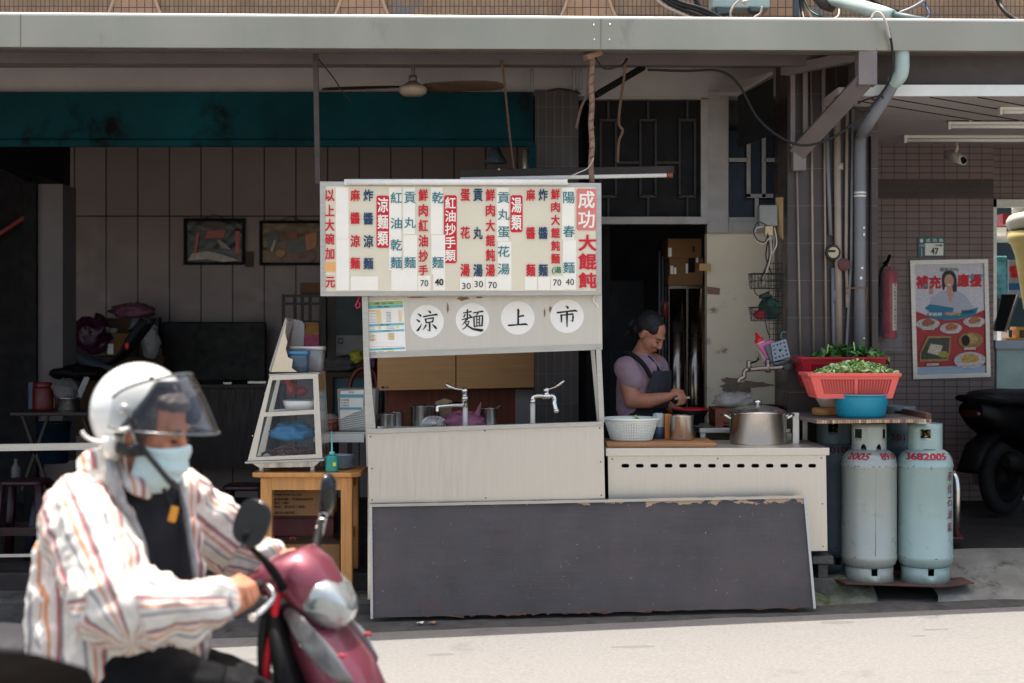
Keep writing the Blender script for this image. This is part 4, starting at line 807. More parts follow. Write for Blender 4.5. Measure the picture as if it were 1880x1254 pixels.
for i, (b, lab) in enumerate(bx):
    t = T('carton', lab, 'box', P((b[0] + b[2]) / 2, b[3], 10.6), 'cartons stacked on the steel cabinet'); mb = MB(); mb.pbox(*b, 10.45, .38); O('carton_body', mb, M_card, t, bevel=.003)
    mb = MB()
    if i == 0: mb.pbox(1227, 455, 1233, 471, 10.447, .002)
    elif i == 1: mb.pbox(1231, 488, 1236, 503, 10.447, .002); mb.pbox(1237, 491, 1242, 503, 10.447, .002); mb.pbox(1259, 484, 1263, 502, 10.447, .002); mb.pbox(1278, 473, 1282, 482, 10.446, .002)
    if mb.v: O('label_sticker', mb, M_strip, t)
    if i == 0: O('hand_slot', MB().pbox(1271, 452, 1276, 462, 10.446, .003), M_cardd, t)
    if i == 1: O('black_label', MB().pbox(1264, 474, 1276, 500, 10.444, .003), M_black, t)
mb = MB(); mb.pbox(1284, 484, 1305, 497, 9.93, .004); O('cardboard_tag', mb, mat('tan_card', 'a8854f', .8), label='torn tan cardboard tag stuck on the door jamb', cat='tag')
mb = MB(); mb.prism([P(1298, 526, 9.962), P(1322, 529, 9.962), P(1321, 541, 9.962), P(1299, 540, 9.962)], (0, .004, 0)); O('cardboard_tag', mb, mat('brown_card', '7b5d4c', .8), label='brown torn card stuck on the cream wall edge', cat='tag')
for i, x in enumerate((1211, 1217, 1223)):
    O('wall_pipe', MB().tube([P(x, 462 + 8 * i, 10.7), P(x, 880, 10.7)], .008, 8), M_pvcg, label='thin grey pipe running down the dark kitchen wall', cat='pipe', group='three pipes on the dark kitchen wall')
mb = MB(); mb.pbox(1214, 555, 1228, 560, 10.4, .03); mb.lathe([(0, 0), (.02, 0), (.02, .09), (.01, .11), (0, .11)], P(1221, 582, 10.4), 14); O('hanging_bottle', mb, mat('reddish_bottle', '7a2a22', .4), label='little red bottle hanging by the steel cabinet', cat='bottle')

# ------------------------------------------------------------------ on and beside the brown column
def pipe(lab, pts, r, m, n=12, joints=()):
    t = T('wall_pipe', lab, 'pipe', pts[-1]); O('pipe_run', MB().tube(pts, r, n), m, t)
    for z0, z1, k in joints:
        x, y = pts[-1][0], pts[-1][1]; O('pipe_joint', MB().tube([(x, y, z0), (x, y, z1)], r * k, n), m, t)
    return t
Yc = 9.47
for lab, x0, y0, x1, y1, r, m in (('thin beige conduit nearest the cream wall on the brown column', 1463, 312, 1470, 668, .0065, M_pvcb), ('second thin beige conduit on the brown column', 1489, 128, 1494, 662, .0075, M_pvcb), ('third thin beige conduit with a small clip on the brown column', 1513, 210, 1517, 660, .0065, M_pvcb)):
    pipe(lab, [P(x0, y0, Yc), P(x1, y1, Yc)], r, m, 8)
pipe('thin grey conduit from the awning into the round meter', [P(1517, 225, Yc), P(1521, 330, Yc), P(1525, 432, Yc)], .012, M_pvcg)
pipe('short grey conduit below the round meter', [P(1529, 492, Yc), P(1532, 700, Yc)], .012, M_pvcg, joints=((PZ(555, Yc), PZ(530, Yc), 1.35),))
pipe('thick stained beige pipe down the middle of the column', [P(1536, 175, Yc - .01), P(1541, 700, Yc - .01)], .0215, M_pvcb, joints=((PZ(312, Yc), PZ(300, Yc), 1.12),))
pipe('thin beige pipe ending in a brass union beside the thick beige pipe', [P(1555, 205, Yc), P(1553, 470, Yc), P(1556, 560, Yc)], .0105, M_pvcb, joints=((PZ(565, Yc), PZ(540, Yc), 1.3),))
pipe('slanting slim grey conduit beside the downpipe', [P(1566, 180, Yc), P(1563, 470, Yc), P(1554, 640, Yc), P(1552, 700, Yc)], .0095, M_pvcg)
pipe('thin rust brown pipe at the outer edge of the column', [P(1597, 250, Yc + .01), P(1599, 700, Yc + .01)], .008, M_woodd)
t = T('downpipe', 'fat grey rain downpipe bent under the awning, pale green at its elbow', 'pipe', P(1580, 700, 9.44))
mb = MB(); mb.tube(smooth_path([P(1641, 150, 8.85), P(1630, 172, 8.87), P(1595, 226, 8.97), P(1582, 244, 9.43), P(1579, 262, 9.44)], 4) + [P(1579, 420, 9.44), P(1578, 720, 9.44)], .0345, 18); O('lower_pipe', mb, M_pvcg, t)
mb = MB(); mb.tube(smooth_path([P(1656, 88, 8.8), P(1656, 125, 8.8), P(1652, 140, 8.81), P(1640, 152, 8.85)], 5), .041, 18); O('elbow', mb, M_pvc, t)
mb = MB(); mb.tube([P(1579, 352, 9.44), P(1579, 356, 9.44)], .037, 18); mb.tube([P(1579, 358, 9.44), P(1579, 362, 9.44)], .037, 18); O('pipe_band', mb, M_lip, t)
mb = MB()
for a, b, c_, d in ((1585, 416, 1588, 420), (1585, 428, 1588, 433), (1581, 490, 1585, 494), (1579, 508, 1583, 513), (1585, 620, 1588, 622)): mb.pbox(a, b, c_, d, 9.402, .003)
O('paint_fleck', mb, M_lip, t)
mb = MB(); mb.tube([P(1553, 529, 9.41), P(1570, 529, 9.395), P(1592, 529, 9.41), P(1591, 545, 9.43), P(1589, 562, 9.43)], .004, 6); O('wire_tie', mb, mat('rusty_wire', '8a5a30', .8), label='rusty wire tied round the downpipe', cat='wire')
GA = T('round_meter', 'round brown pipe meter with a cream dial on the column', 'meter', P(1528, 478, 9.45))
O('meter_body', MB().lathe([(0, 0), (.046, 0), (.046, .03), (.036, .04), (.036, .034), (0, .034)], P(1528, 464, 9.45), 28, (0, -1, 0)), mat('meter_brown', '44362f', .5, .3), GA)
O('dial', MB().lathe([(0, .036), (.033, .036)], P(1528, 464, 9.45), 28, (0, -1, 0)), mat('dial_cream', 'b3a889', .5), GA)
mb = MB(); mb.pbox(1521, 459, 1534, 463, 9.411, .002); O('dial_window', mb, M_ink, GA)
mb = MB(); mb.lathe([(0, 0), (.038, 0), (.04, .01), (.036, .016), (0, .016)], P(1549, 486, 9.43), 28, (0, -1, 0)); O('pipe_cap', mb, mat('maroon_cap', '5b3331', .6, var=.2), label='flat maroon round cap on the pipes by the meter', cat='cap')
# electric box, wires, wire baskets, bottle and caddy beside the column
EB = T('junction_box', 'grey electric junction box with looping wires on a wooden backing', 'electric box', P(1412, 432, 9.4))
O('box_case', MB().pbox(1394, 376, 1428, 415, 9.32, .1), mat('grey_box_plastic', '77756f', .4, var=.15, dirt=.62), EB, bevel=.008)
O('backing_board', MB().prism([P(1424, 363, 9.36), P(1438, 362, 9.3), P(1438, 440, 9.3), P(1428, 428, 9.36)], (0, .02, 0)), mat('tan_backing', 'a98960', .7), EB)
O('cream_terminal', MB().pbox(1405, 415, 1419, 432, 9.31, .05), mat('cream_terminal', 'b39d76', .5), EB, bevel=.003)
for i, pts in enumerate(([(1408, 414), (1392, 408), (1384, 424), (1390, 440), (1404, 444), (1410, 428)], [(1402, 416), (1388, 420), (1386, 438), (1400, 448), (1414, 436)], [(1410, 432), (1412, 470), (1402, 500), (1396, 515)], [(1414, 432), (1416, 462), (1410, 490), (1400, 512)], [(1422, 418), (1426, 446), (1420, 462), (1414, 468)], [(1410, 440), (1406, 470), (1412, 490), (1418, 505)], [(1418, 440), (1414, 480), (1400, 508), (1398, 520)])):
    O('loose_wire', MB().tube(smooth_path([P(a, b, 9.28 + .01 * i) for a, b in pts], 4), .004, 6), (M_cable, M_cablew, M_cable, M_cablew, M_cablew, M_cable, M_cable)[i], EB)
def wbasket(t, x0, x1, y0, y1, Y, dep):
    mb = MB(); A_ = lambda u, v, w: P(x0 + (x1 - x0) * u + (4 if u == 0 else 0) * (1 - v), y1 + (y0 - y1) * v, Y) + Vector((0, dep * w, 0))
    for v in (0, .5, 1):
        for a, b in (((0, 0), (1, 0)), ((1, 0), (1, 1)), ((1, 1), (0, 1)), ((0, 1), (0, 0))): mb.tube([A_(a[0], v, a[1]), A_(b[0], v, b[1])], .0032 if v == 1 else .002, 5)
    for i in range(11):
        mb.tube([A_(i / 10, 1, 0), A_(i / 10, 0, 0), A_(i / 10, 0, 1), A_(i / 10, 1, 1)], .0018, 5)
    for i in range(6): mb.tube([A_(0, 1, i / 5), A_(0, 0, i / 5), A_(1, 0, i / 5), A_(1, 1, i / 5)], .0018, 5)
    O('wire_basket', mb, M_cable, t)
WR = T('wire_rack', 'black wire rack of two baskets hung between cream wall and column', 'rack', P(1420, 625, 9.4))
wbasket(WR, 1381, 1440, 502, 529, 9.3, .16); wbasket(WR, 1382, 1436, 564, 589, 9.3, .16)
mb = MB()
for x in (1412, 1420, 1428, 1436): mb.tube([P(x, 480, 9.48), P(x, 625, 9.48)], .002, 5)
for y in range(484, 626, 10): mb.tube([P(1412, y, 9.48), P(1436, y, 9.48)], .002, 5)
O('grid_back', mb, M_cable, WR)
O('loose_wire', MB().tube(smooth_path([P(a, b, 9.29) for a, b in ((1384, 529), (1388, 540), (1400, 548), (1404, 560), (1407, 600), (1414, 620))], 4), .003, 6), M_cable, WR)
O('small_jar', MB().lathe([(0, 0), (.028, 0), (.028, .05), (.02, .055), (.02, .065), (0, .065)], P(1398, 528, 9.37), 18), mat('dusty_jar', '8e887d', .3, alpha=.8), label='small dusty jar in the upper wire basket', cat='jar')
O('green_cloth', bagmesh(P(1412, 587, 9.38), .06, .05, .14, 8, .5), mat('green_cloth', '173a2e', .9), label='dark green cloth bundle standing in the lower wire basket', cat='cloth')
O('red_packet', bagmesh(P(1396, 587, 9.35), .038, .03, .06, 11, .4), mat('red_packet', '8e1420', .4), label='small red packet in the lower wire basket', cat='packet')
mb = MB(); mb.loft([(P(1394, 545, 9.3), (.0, .012, 0), (0, 0, .012)), (P(1412, 541, 9.3), (0, .02, 0), (0, 0, .022))], 12); O('black_plug', mb, M_cable, label='black plug dangling under the upper wire basket', cat='plug')
def tilted(c, ang): return Matrix.Rotation(ang, 3, 'Y'), Vector(c)
SQ = T('squeeze_bottle', 'tilted clear squeeze bottle with a pointed red cap', 'bottle', P(1408, 660, 9.25))
ax = (P(1387, 612, 9.25) - P(1410, 664, 9.25)).normalized()
O('bottle_body', MB().lathe([(0, 0), (.03, 0), (.031, .01), (.031, .12), (.024, .135), (0, .135)], P(1411, 664, 9.25), 20, ax), mat('milky_squeeze', 'b8aba1', .35), SQ)
O('red_cap', MB().lathe([(.027, .13), (.027, .148), (.016, .152), (.006, .19), (0, .19)], P(1411, 664, 9.25), 16, ax), mat('red_cap', 'c01a26', .4), SQ)
mb = MB(); mb.prism([P(1390, 633, 9.2), P(1416, 624, 9.2), P(1424, 632, 9.2), P(1432, 656, 9.2), P(1411, 664, 9.2)], (0, .08, 0)); O('pink_holder', mb, mat('pink_plastic_holder', 'b95b8a', .4), label='pink plastic holder tucked behind the grey heart caddy', cat='holder', bevel=.006)
HC = T('heart_caddy', 'tilted grey plastic caddy pierced with hearts by the wall tap', 'caddy', P(1428, 670, 9.2))
def heart(cx, cy, s): return [(cx + s * x / 16, cy + s * y / 16) for x, y in [(16 * math.sin(t) ** 3, -(13 * math.cos(t) - 5 * math.cos(2 * t) - 2 * math.cos(3 * t) - math.cos(4 * t))) for t in [i * 6.2832 / 14 for i in range(14)]]]
qd = [(1415, 631), (1443, 622), (1451, 655), (1420, 664)]
def bil(u, v): return tuple((qd[0][k] * (1 - u) + qd[1][k] * u) * (1 - v) + (qd[3][k] * (1 - u) + qd[2][k] * u) * v for k in (0, 1))
hs = [[(a, b) for a, b in heart((i + .5) / 4 * .88 + .06, (j + .5) / 4 * .88 + .06, .07)] for j in range(4) for i in range(4) if not (j in (1, 2) and i in (1, 2))] + [heart(.5, .5, .1)]
mb = holed([(0, 0), (1, 0), (1, 1), (0, 1)], hs, lambda u, v, w: P(*bil(u, v), 9.17) + Vector((0, w * .004, 0)), 1.); O('heart_front', mb, mat('grey_caddy', '77838c', .4), HC)
mb = MB(); mb.prism([P(1403, 636, 9.175), P(1415, 631, 9.175), P(1420, 664, 9.175), P(1451, 655, 9.175), P(1450, 662, 9.175), P(1425, 671, 9.175), P(1415, 664, 9.175)], (0, .09, 0)); O('caddy_body', mb, mat('grey_caddy_dark', '4d555b', .45), HC, bevel=.006)
O('hook', MB().tube(smooth_path([P(1437, 626, 9.2), P(1434, 616, 9.2), P(1438, 609, 9.2), P(1444, 611, 9.2)], 4), .004, 6), mat('teal_hook', '3d6a72', .4), HC)
TP = T('wall_tap', 'old brass wall tap on a sideways pipe above the stained plaster', 'faucet', P(1390, 702, 9.2))
M_oldb = mat('tarnished_chrome', '8b7f74', .3, .9, var=.3, sc=20)
O('tap_body', MB().tube(smooth_path([P(1440, 674, 9.19), P(1410, 676, 9.2), P(1376, 678, 9.2), P(1367, 682, 9.2), P(1366, 692, 9.2), P(1358, 696, 9.2), P(1356, 702, 9.2)], 4), .014, 12), M_oldb, TP)
mb = MB(); mb.tube([P(1375, 680, 9.2), P(1375, 664, 9.2)], .016, 12); mb.ball(P(1375, 666, 9.2), .017); mb.tube([P(1410, 684, 9.2), P(1410, 664, 9.2)], .016, 12); mb.ball(P(1410, 664, 9.2), .018); O('valve_stem', mb, M_oldb, TP)
O('lever', MB().loft([(P(1378, 666, 9.19), (0, .008, 0), (0, 0, .006)), (P(1388, 664, 9.17), (0, .01, 0), (0, 0, .006)), (P(1393, 658, 9.15), (0, .014, 0), (0, 0, .009))], 10), M_black, TP)
O('supply_pipe', MB().tube([P(1430, 675, 9.2), P(1470, 671, 9.5)], .018, 12), M_pvcg, TP)

# ------------------------------------------------------------------ store front: extinguisher, poster, plate, camera, lamps, window display
EX = T('fire_extinguisher', 'red fire extinguisher wrapped in a clear plastic bag on the store wall', 'fire extinguisher', P(1635, 640, 11.25))
M_exr = mat('extinguisher_red', 'c01530', .3, var=.06, coat=.4)
bc_ = P(1633, 622, 11.25); rr2 = 14 / F * 11.25; hh = (622 - 496) / F * 11.25
O('cylinder_body', MB().lathe([(0, 0), (rr2 * .9, 0), (rr2, .01), (rr2, hh - .03), (rr2 * .8, hh - .008), (.015, hh), (.015, hh + .03), (0, hh + .03)], bc_, 28), M_exr, EX)
O('handle', MB().bar(P(1626, 488, 11.24), P(1634, 468, 11.2), .012, .02).bar(P(1622, 484, 11.24), P(1632, 478, 11.2), .012, .016), M_black, EX)
O('hose', MB().tube(smooth_path([P(1627, 486, 11.22), P(1617, 500, 11.22), P(1616, 560, 11.22), P(1618, 618, 11.22)], 4), .009, 8), M_black, EX)
mb = MB(); c = bc_
for z0, z1, a0, a1 in ((.08, .37, .35, .95),): mb.lathe([(rr2 + .002, hh * .12), (rr2 + .002, hh * .8)], c, 6, a0=R(-82), a1=R(-40))
O('white_label', mb, M_strip, EX)
mb = MB()
for i in range(13):
    wrap(mb, '滅火器使用方法'[i % 7], c, lambda w, i=i: (hh * .76 - .025 * i + .018 * w, rr2 + .0035), .018, .5, .01)
O('label_text', mb, M_ink, EX)
def bagf(u, v):
    a = u * 6.2832; top = v; wx = .065 + .045 * (1 - v) if v < .85 else .065 * (1 - v) / .15 + .012
    n_ = mnoise.noise(Vector((math.cos(a) * 2.2, math.sin(a) * 2.2, v * 6))); k = 1 + .16 * n_
    cx = PX(1637 - 6 * v, 11.22); return Vector((cx + math.cos(a) * wx * k, 11.24 + math.sin(a) * .07 * k, PZ(645, 11.22) + v * (PZ(480, 11.22) - PZ(645, 11.22)) + .012 * n_))
O('plastic_bag', MB().grid(bagf, 40, 30), mat('bag_film', 'aeb2b8', .15, var=.1, alpha=.17, sc=8, bump=.6, bsc=14), EX)
# poster
YW = 11.4
PO = T('poster', 'framed food poster with red Chinese headline on the store wall', 'poster', P(1745, 697, YW))
fo = [(1671, 478), (1814, 475.5), (1819, 692), (1677, 696.5)]; fi = [(1679, 486), (1807, 483.5), (1811.5, 684.5), (1684.5, 688.5)]
mb = MB(); A_ = [P(a, b, YW - .025) for a, b in fo]; Bq = [P(a, b, YW - .025) for a, b in fi]; mb.add(A_ + Bq + [p + Vector((0, .023, 0)) for p in A_ + Bq], [(i, (i + 1) % 4, 4 + (i + 1) % 4, 4 + i) for i in range(4)] + [(i + 8, (i + 1) % 4 + 8, (i + 1) % 4, i) for i in range(4)] + [(i + 4, (i + 1) % 4 + 4, (i + 1) % 4 + 12, i + 12) for i in range(4)]); O('frame', mb, M_alu, PO)
def pq(u, v): return tuple((fi[0][k] * (1 - u) + fi[1][k] * u) * (1 - v) + (fi[3][k] * (1 - u) + fi[2][k] * u) * v for k in (0, 1))
_pk = [0]
def pflat(uv, m, name, par=None, quiet=False):
    _pk[0] += 1; Y = YW - .006 - .0005 * _pk[0]; mb = MB()
    for k_, poly in enumerate(uv): mb.flat([P(*pq(a, b), Y - .00011 * k_) for a, b in poly])
    return O(name, mb, m, par or PO)
pm = lambda c, n: mat('print_' + n, c, .45, var=.6 if n in ('food', 'greens', 'rice', 'corn', 'egg', 'plate', 'box_rim', 'portrait') else .16, sc=70, dirt=.62 if n in ('food', 'greens') else 0, dcol='3a1c10', dsc=60)
O('print_sheet', MB().prism([P(a, b, YW - .006) for a, b in fi], (0, .005, 0)), pm('d9d4dc', 'pale'), PO)
pflat([[(0, .42)] + [(i / 12, .42 + .09 * math.sin(math.pi * i / 12)) for i in range(13)] + [(1, .42), (1, .93), (0, .93)]], pm('b3262c', 'red'), 'red_ground')
pflat([[(0, .93), (1, .93), (1, 1), (0, 1)]], pm('a9bfd0', 'pale_blue'), 'footer_band')
PW = pflat([[(.2, .4), (.22, .3), (.36, .25), (.43, .24), (.6, .24), (.72, .29), (.84, .4), (.7, .46), (.3, .46)]], pm('b9bcc9', 'shirt'), 'printed_portrait')
pflat([ell(.49, .13, .105, .075, 24), [(.385, .13), (.6, .13), (.6, .25), (.55, .26), (.52, .2), (.44, .2), (.41, .24), (.39, .22)]], pm('17131a', 'hair'), 'printed_hair', PW)
pflat([ell(.49, .155, .068, .062, 20), [(.455, .2), (.53, .2), (.55, .28), (.5, .36), (.46, .28)], [(.2, .27), (.26, .27), (.25, .17), (.21, .17)]], pm('cc9a86', 'skin'), 'printed_face', PW)
pflat([[(.465, .185), (.52, .185), (.505, .197), (.48, .197)]], M_strip, 'printed_smile', PW)
def ptext(s_, u0, v0, u1, v1, m, bold=.03, nm='poster_lettering'):
    _pk[0] += 1; mb = MB(); a, b = pq(u0, v0), pq(u1, v1); n = len(s_)
    for i, ch in enumerate(s_): txt(mb, ch, (a[0] + (b[0] - a[0]) * i / n, a[1], a[0] + (b[0] - a[0]) * (i + .94) / n, b[1]), YW - .006 - .0005 * _pk[0], bold)
    return O(nm, mb, m, PO)
ptext('補充', .02, .1, .385, .225, M_red, .05); ptext('應援', .61, .09, .97, .215, M_red, .05); ptext('健康志向', .36, .03, .63, .07, pm('4f7d4a', 'green'), .01)
pflat([[(.13, .4), (.2, .36), (.55, .4), (.53, .44), (.3, .46)], [(.15, .47), (.2, .42), (.5, .47), (.9, .4), (.86, .47), (.55, .51), (.3, .5)]], pm('127a9c', 'ribbon'), 'ribbon')
pflat([ell(.15, .19, .025, .018, 8), ell(.82, .12, .03, .02, 8), [(.93, .1), (.98, .1), (.95, .14)]], pm('1aa0b0', 'teal'), 'teal_accent')
ptext('彰誌群', .18, .435, .38, .47, M_strip, .02); ptext('補充維他', .42, .435, .64, .47, M_orange, .02); ptext('營養滿分', .66, .42, .84, .455, M_ink, .0)
for cx, cy, rx, ry, fc in ((.17, .54, .17, .05, 'a85f3c'), (.5, .585, .16, .05, 'b8683a'), (.84, .53, .16, .045, 'b5713f'), (.78, .7, .18, .075, 'c09a62'), (.76, .88, .23, .075, 'c9a35a')):
    d = pflat([ell(cx, cy, rx, ry)], pm('c8c4c4' if fc != 'c09a62' else 'a2773e', 'plate'), 'printed_dish')
    pflat([ell(cx + .03 * math.cos(k * 2.4), cy - .012 + .012 * math.sin(k * 2.4), rx * .42, ry * .5, 14) for k in range(3)], pm(fc, 'food'), 'printed_food', d)
d = pflat([[(.16, .65), (.5, .655), (.48, .8), (.44, .88), (.04, .88), (.04, .8)]], pm('b08a4c', 'box_rim'), 'printed_lunch_box')
pflat([[(.18, .67), (.48, .67), (.46, .8), (.42, .86), (.06, .86), (.06, .8)]], pm('39402c', 'greens'), 'printed_food', d)
pflat([[(.2, .72), (.38, .74), (.32, .83), (.15, .8)]], pm('d2c9b2', 'rice'), 'printed_food', d); pflat([ell(.38, .82, .07, .03), ], pm('a8a23a', 'corn'), 'printed_food', d); pflat([ell(.71, .7, .06, .05, 14)], M_ink, 'printed_food', d); pflat([ell(.68, .87, .04, .03, 14), ell(.85, .87, .04, .03, 14)], pm('d9973a', 'egg'), 'printed_food', d)
for u, v in ((.09, .575), (.44, .61), (.76, .56), (.68, .765), (.14, .9), (.62, .905)):
    pflat([[(u, v), (u + .17, v), (u + .17, v + .018), (u, v + .018)]], M_strip, 'caption_strip'); ptext('健康餐點美味', u + .01, v + .003, u + .16, v + .015, M_ink, 0)
# house number plate
NP = T('house_number_plate', 'small teal house number plate reading 47 above the poster', 'sign', P(1710, 472, YW))
O('plate_panel', MB().prism([P(1685, 436, YW - .012), P(1733.5, 435, YW - .012), P(1735, 470.5, YW - .012), P(1686, 472, YW - .012)], (0, .01, 0)), mat('plate_teal', '0e6a6e', .35), NP)
O('white_field', MB().pbox(1698.5, 446.5, 1732, 469, YW - .0145, .002), M_paper, NP)
mb = MB(); 
for i, ch in enumerate('成功路'): txt(mb, ch, (1700 + 12 * i, 438, 1708 + 12 * i, 444.5), YW - .0145, .01)
txt(mb, '三鄰里', (1687.5, 449, 1697, 453), YW - .0145); mb.pbox(1691.8, 455, 1692.8, 471, YW - .0145, .001); mb.prism([P(a, b, YW - .0145) for a, b in ell(1692, 442, 3, 4, 10)], (0, .001, 0)); O('white_lettering', mb, M_strip, NP)
mb = MB(); txt(mb, '47', (1709, 455, 1723, 467.5), YW - .0175, .04, 0); txt(mb, '149巷', (1716, 448, 1730.5, 452.5), YW - .0175, .01); O('green_numerals', mb, mat('plate_green', '0d4a48', .5), NP)
# camera, strip lamps
CM = T('security_camera', 'white security camera hanging under the store ceiling', 'camera', P(1755, 262, 10.9))
ax = (P(1768, 297, 10.7) - P(1742, 284, 11.0)).normalized()
O('camera_body', MB().loft([(P(1740, 285, 11.0), (.035, .02, 0), (0, 0, .032)), (P(1768, 294, 10.8), (.035, .02, 0), (0, 0, .034))], 18), M_lip, CM)
O('sun_hood', MB().prism([P(1738, 278, 11.0), P(1772, 289, 10.74), P(1775, 291, 10.78), P(1752, 276, 11.08)], (0, 0, .008)), M_lip, CM)
O('lens', MB().lathe([(0, 0), (.024, 0), (.026, -.01)], P(1769, 295, 10.79), 16, ax), M_black, CM)
O('bracket', MB().tube([P(1756, 262, 10.95), P(1757, 274, 10.95), P(1752, 284, 10.93)], .011, 8), M_lip, CM)
for i, (x, y, Y, lab) in enumerate(((1660, 256, 10.9, 'lowest and longest'), (1741, 231, 10.1, 'middle'), (1836, 204, 9.5, 'topmost'))):
    t = T('strip_lamp', 'white fluorescent strip lamp under the store ceiling, the %s of the three' % lab, 'lamp', P(x + 100, y, Y), 'strip lamps under the store ceiling')
    mb = MB(); mb.pbox(x, y - 8, x + 330, y - 3, Y, .05); mb.pbox(x, y - 3, x + 6, y + 6, Y, .05); O('lamp_housing', mb, M_lip, t, bevel=.003)
    O('lamp_tube', MB().tube([P(x + 6, y + 1.5, Y + .025), P(x + 330, y + 1.5, Y + .025)], .012, 10), M_tubew, t)
    for k in (40, 130): O('hanger', MB().box(PX(x + k, Y), PX(x + k, Y) + .02, Y + .015, Y + .035, PZ(y - 8, Y), 3.0), M_lip, t)
# window display
IC = T('ice_cream_model', 'giant soft serve cone model standing behind the store window', 'display model', P(1882, 560, 11.9))
cc = P(1888, 560, 11.9); cc = Vector((cc.x, 11.9, PZ(568, 11.9)))
O('cone', MB().lathe([(.0, .0), (.035, 0), (.1, .42), (.13, .5), (.155, .52), (.155, .6), (.14, .6)], cc, 32), mat('cone_yellow', 'c7b878', .6), IC)
mb = MB(); pts = []; rad = []
for i in range(90):
    f_ = i / 89; a = f_ * 6.28 * 3.6; r = .11 * (1 - f_) ** .8; pts.append(cc + Vector((r * math.cos(a), r * math.sin(a), .62 + .36 * f_))); rad.append(.075 * (1 - f_ * .75))
mb.tube(pts, rad, 14); O('display_stand', MB().tube([cc + Vector((0, 0, .02)), (cc.x, cc.y, PZ(625, 11.4) - .02)], .02, 12), M_lip, IC); O('cream_swirl', mb, mat('cream', 'cfd0bd', .5), IC)
TB = T('order_tablet', 'tilted black touch tablet leaning in the store window', 'tablet', P(1845, 612, 11.5))
O('tablet_body', MB().prism([P(1839, 541, 11.55), P(1868, 541, 11.55), P(1845, 609, 11.45), P(1826, 608, 11.45)], (0, .02, .005)), M_black, TB)
O('tablet_edge', MB().bar(P(1869, 541, 11.54), P(1846, 609, 11.44), .01, .02), M_alu, TB)
O('tablet_stand', MB().pbox(1838, 606, 1852, 626, 11.6, .1), M_lip, TB)
O('snack_tray', MB().pbox(1848, 621, 1960, 626, 11.5, .2).pbox(1866, 600, 1960, 606, 11.52, .15).pbox(1868, 606, 1872, 621, 11.52, .12), mat('orange_tray', 'c08a2c', .5), label='orange card tray of snacks on the store counter', cat='tray')
mb = MB()
for i in range(4): mb.loft([(P(1868 + 12 * i, 612, 11.6), (.03, 0, 0), (0, 0, .02)), (P(1868 + 12 * i, 612, 11.66), (.03, 0, 0), (0, 0, .02))], 12)
O('snack_pile', mb, mat('brown_snack', '6b3f22', .5), label='brown snacks stacked above the orange tray', cat='snacks')
WP = T('small_poster', 'small red and blue poster standing inside the store window', 'poster', P(1860, 540, 12.1)); O('print_sheet', MB().pbox(1851, 477, 1884, 545, 12.1, .01), pm('9aa0ac', 'grey'), WP)
O('blue_band', MB().pbox(1852, 520, 1883, 532, 12.095, .003), pm('1f5f96', 'blue'), WP); mb = MB(); txt(mb, '補充', (1853, 488, 1876, 500), 12.094, .04); txt(mb, '應援', (1855, 500, 1878, 510), 12.094, .04); O('poster_lettering', mb, M_red, WP)
O('steel_machine', MB().pbox(1828, 470, 1850, 545, 12.3, .3), mat('machine_teal', '5f9c9f', .3, .5, var=.5, sc=9), label='teal steel drinks machine inside the store', cat='machine', bevel=.01)
O('red_box', MB().pbox(1841, 392, 1866, 412, 12.4, .2), mat('crimson_box', '8a1626', .5), label='crimson box on the top shelf inside the store', cat='box')
O('white_carton', MB().pbox(1830, 417, 1848, 434, 12.4, .2), M_lip, label='white carton on the top shelf inside the store', cat='box')
O('high_shelf', MB().pbox(1828, 434, 1960, 440, 12.35, .4), M_lip, label='pale high shelf inside the store window', cat='shelf')
# steel hoop
HP = T('parking_hoop', 'chrome hoop barrier on a red base behind the gas bottles', 'barrier', P(1752, 992, 9.6))
O('hoop_tube', MB().tube([P(1757, 990, 9.4)] + smooth_path([P(1757, 900, 9.4), P(1754, 876, 9.42), P(1745, 868, 9.47), P(1735, 876, 9.55), P(1731, 900, 9.6)], 4) + [P(1731, 985, 9.6)], .021, 16), M_steelh, HP)
O('hoop_base', MB().prism([P(1742, 990, 9.35), P(1770, 990, 9.35), P(1765, 985, 9.6), P(1738, 985, 9.6)], (0, 0, .01)), mat('red_base', '5e1f1f', .6), HP)
# ------------------------------------------------------------------ varnished table and display case
ZT = PZ(868, 8.74)
WT = T('wooden_table', 'varnished orange wooden table beside the sink stall', 'table', (PX(560, 8.95), 8.95, .118))
xa, xb = PX(462, 8.74), PX(661, 8.74)
pts = [(xa, 8.76), (xa + .03, 8.74), (xb - .05, 8.74), (xb, 8.79), (xb, 9.17), (xb - .04, 9.2), (xa, 9.2)]
O('tabletop', MB().prism([(x, y, ZT) for x, y in pts], (0, 0, -.028)), M_wood, WT, bevel=.006)
for px, zz, Y in ((490, .118, 8.79), (637, .118, 8.79), (490, .22, 9.13), (637, .22, 9.13)):
    O('leg', MB().bar((PX(px, 8.79), Y, zz), (PX(px, 8.79), Y, ZT - .028), .066, .06, (0, 1, 0)), M_wood, WT, bevel=.008)
O('apron_rail', MB().box(PX(500, 8.79), PX(627, 8.79), 8.765, 8.785, ZT - .1, ZT - .028), M_wood, WT); O('apron_rail', MB().box(PX(629, 8.79), PX(643, 8.79), 8.81, 9.11, ZT - .1, ZT - .028), M_wood, WT); O('apron_rail', MB().box(PX(483, 8.79), PX(497, 8.79), 8.81, 9.11, ZT - .1, ZT - .028), M_wood, WT)
O('low_rail', MB().box(PX(629, 8.79), PX(642, 8.79), 8.81, 9.11, .42, .47), M_wood, WT)
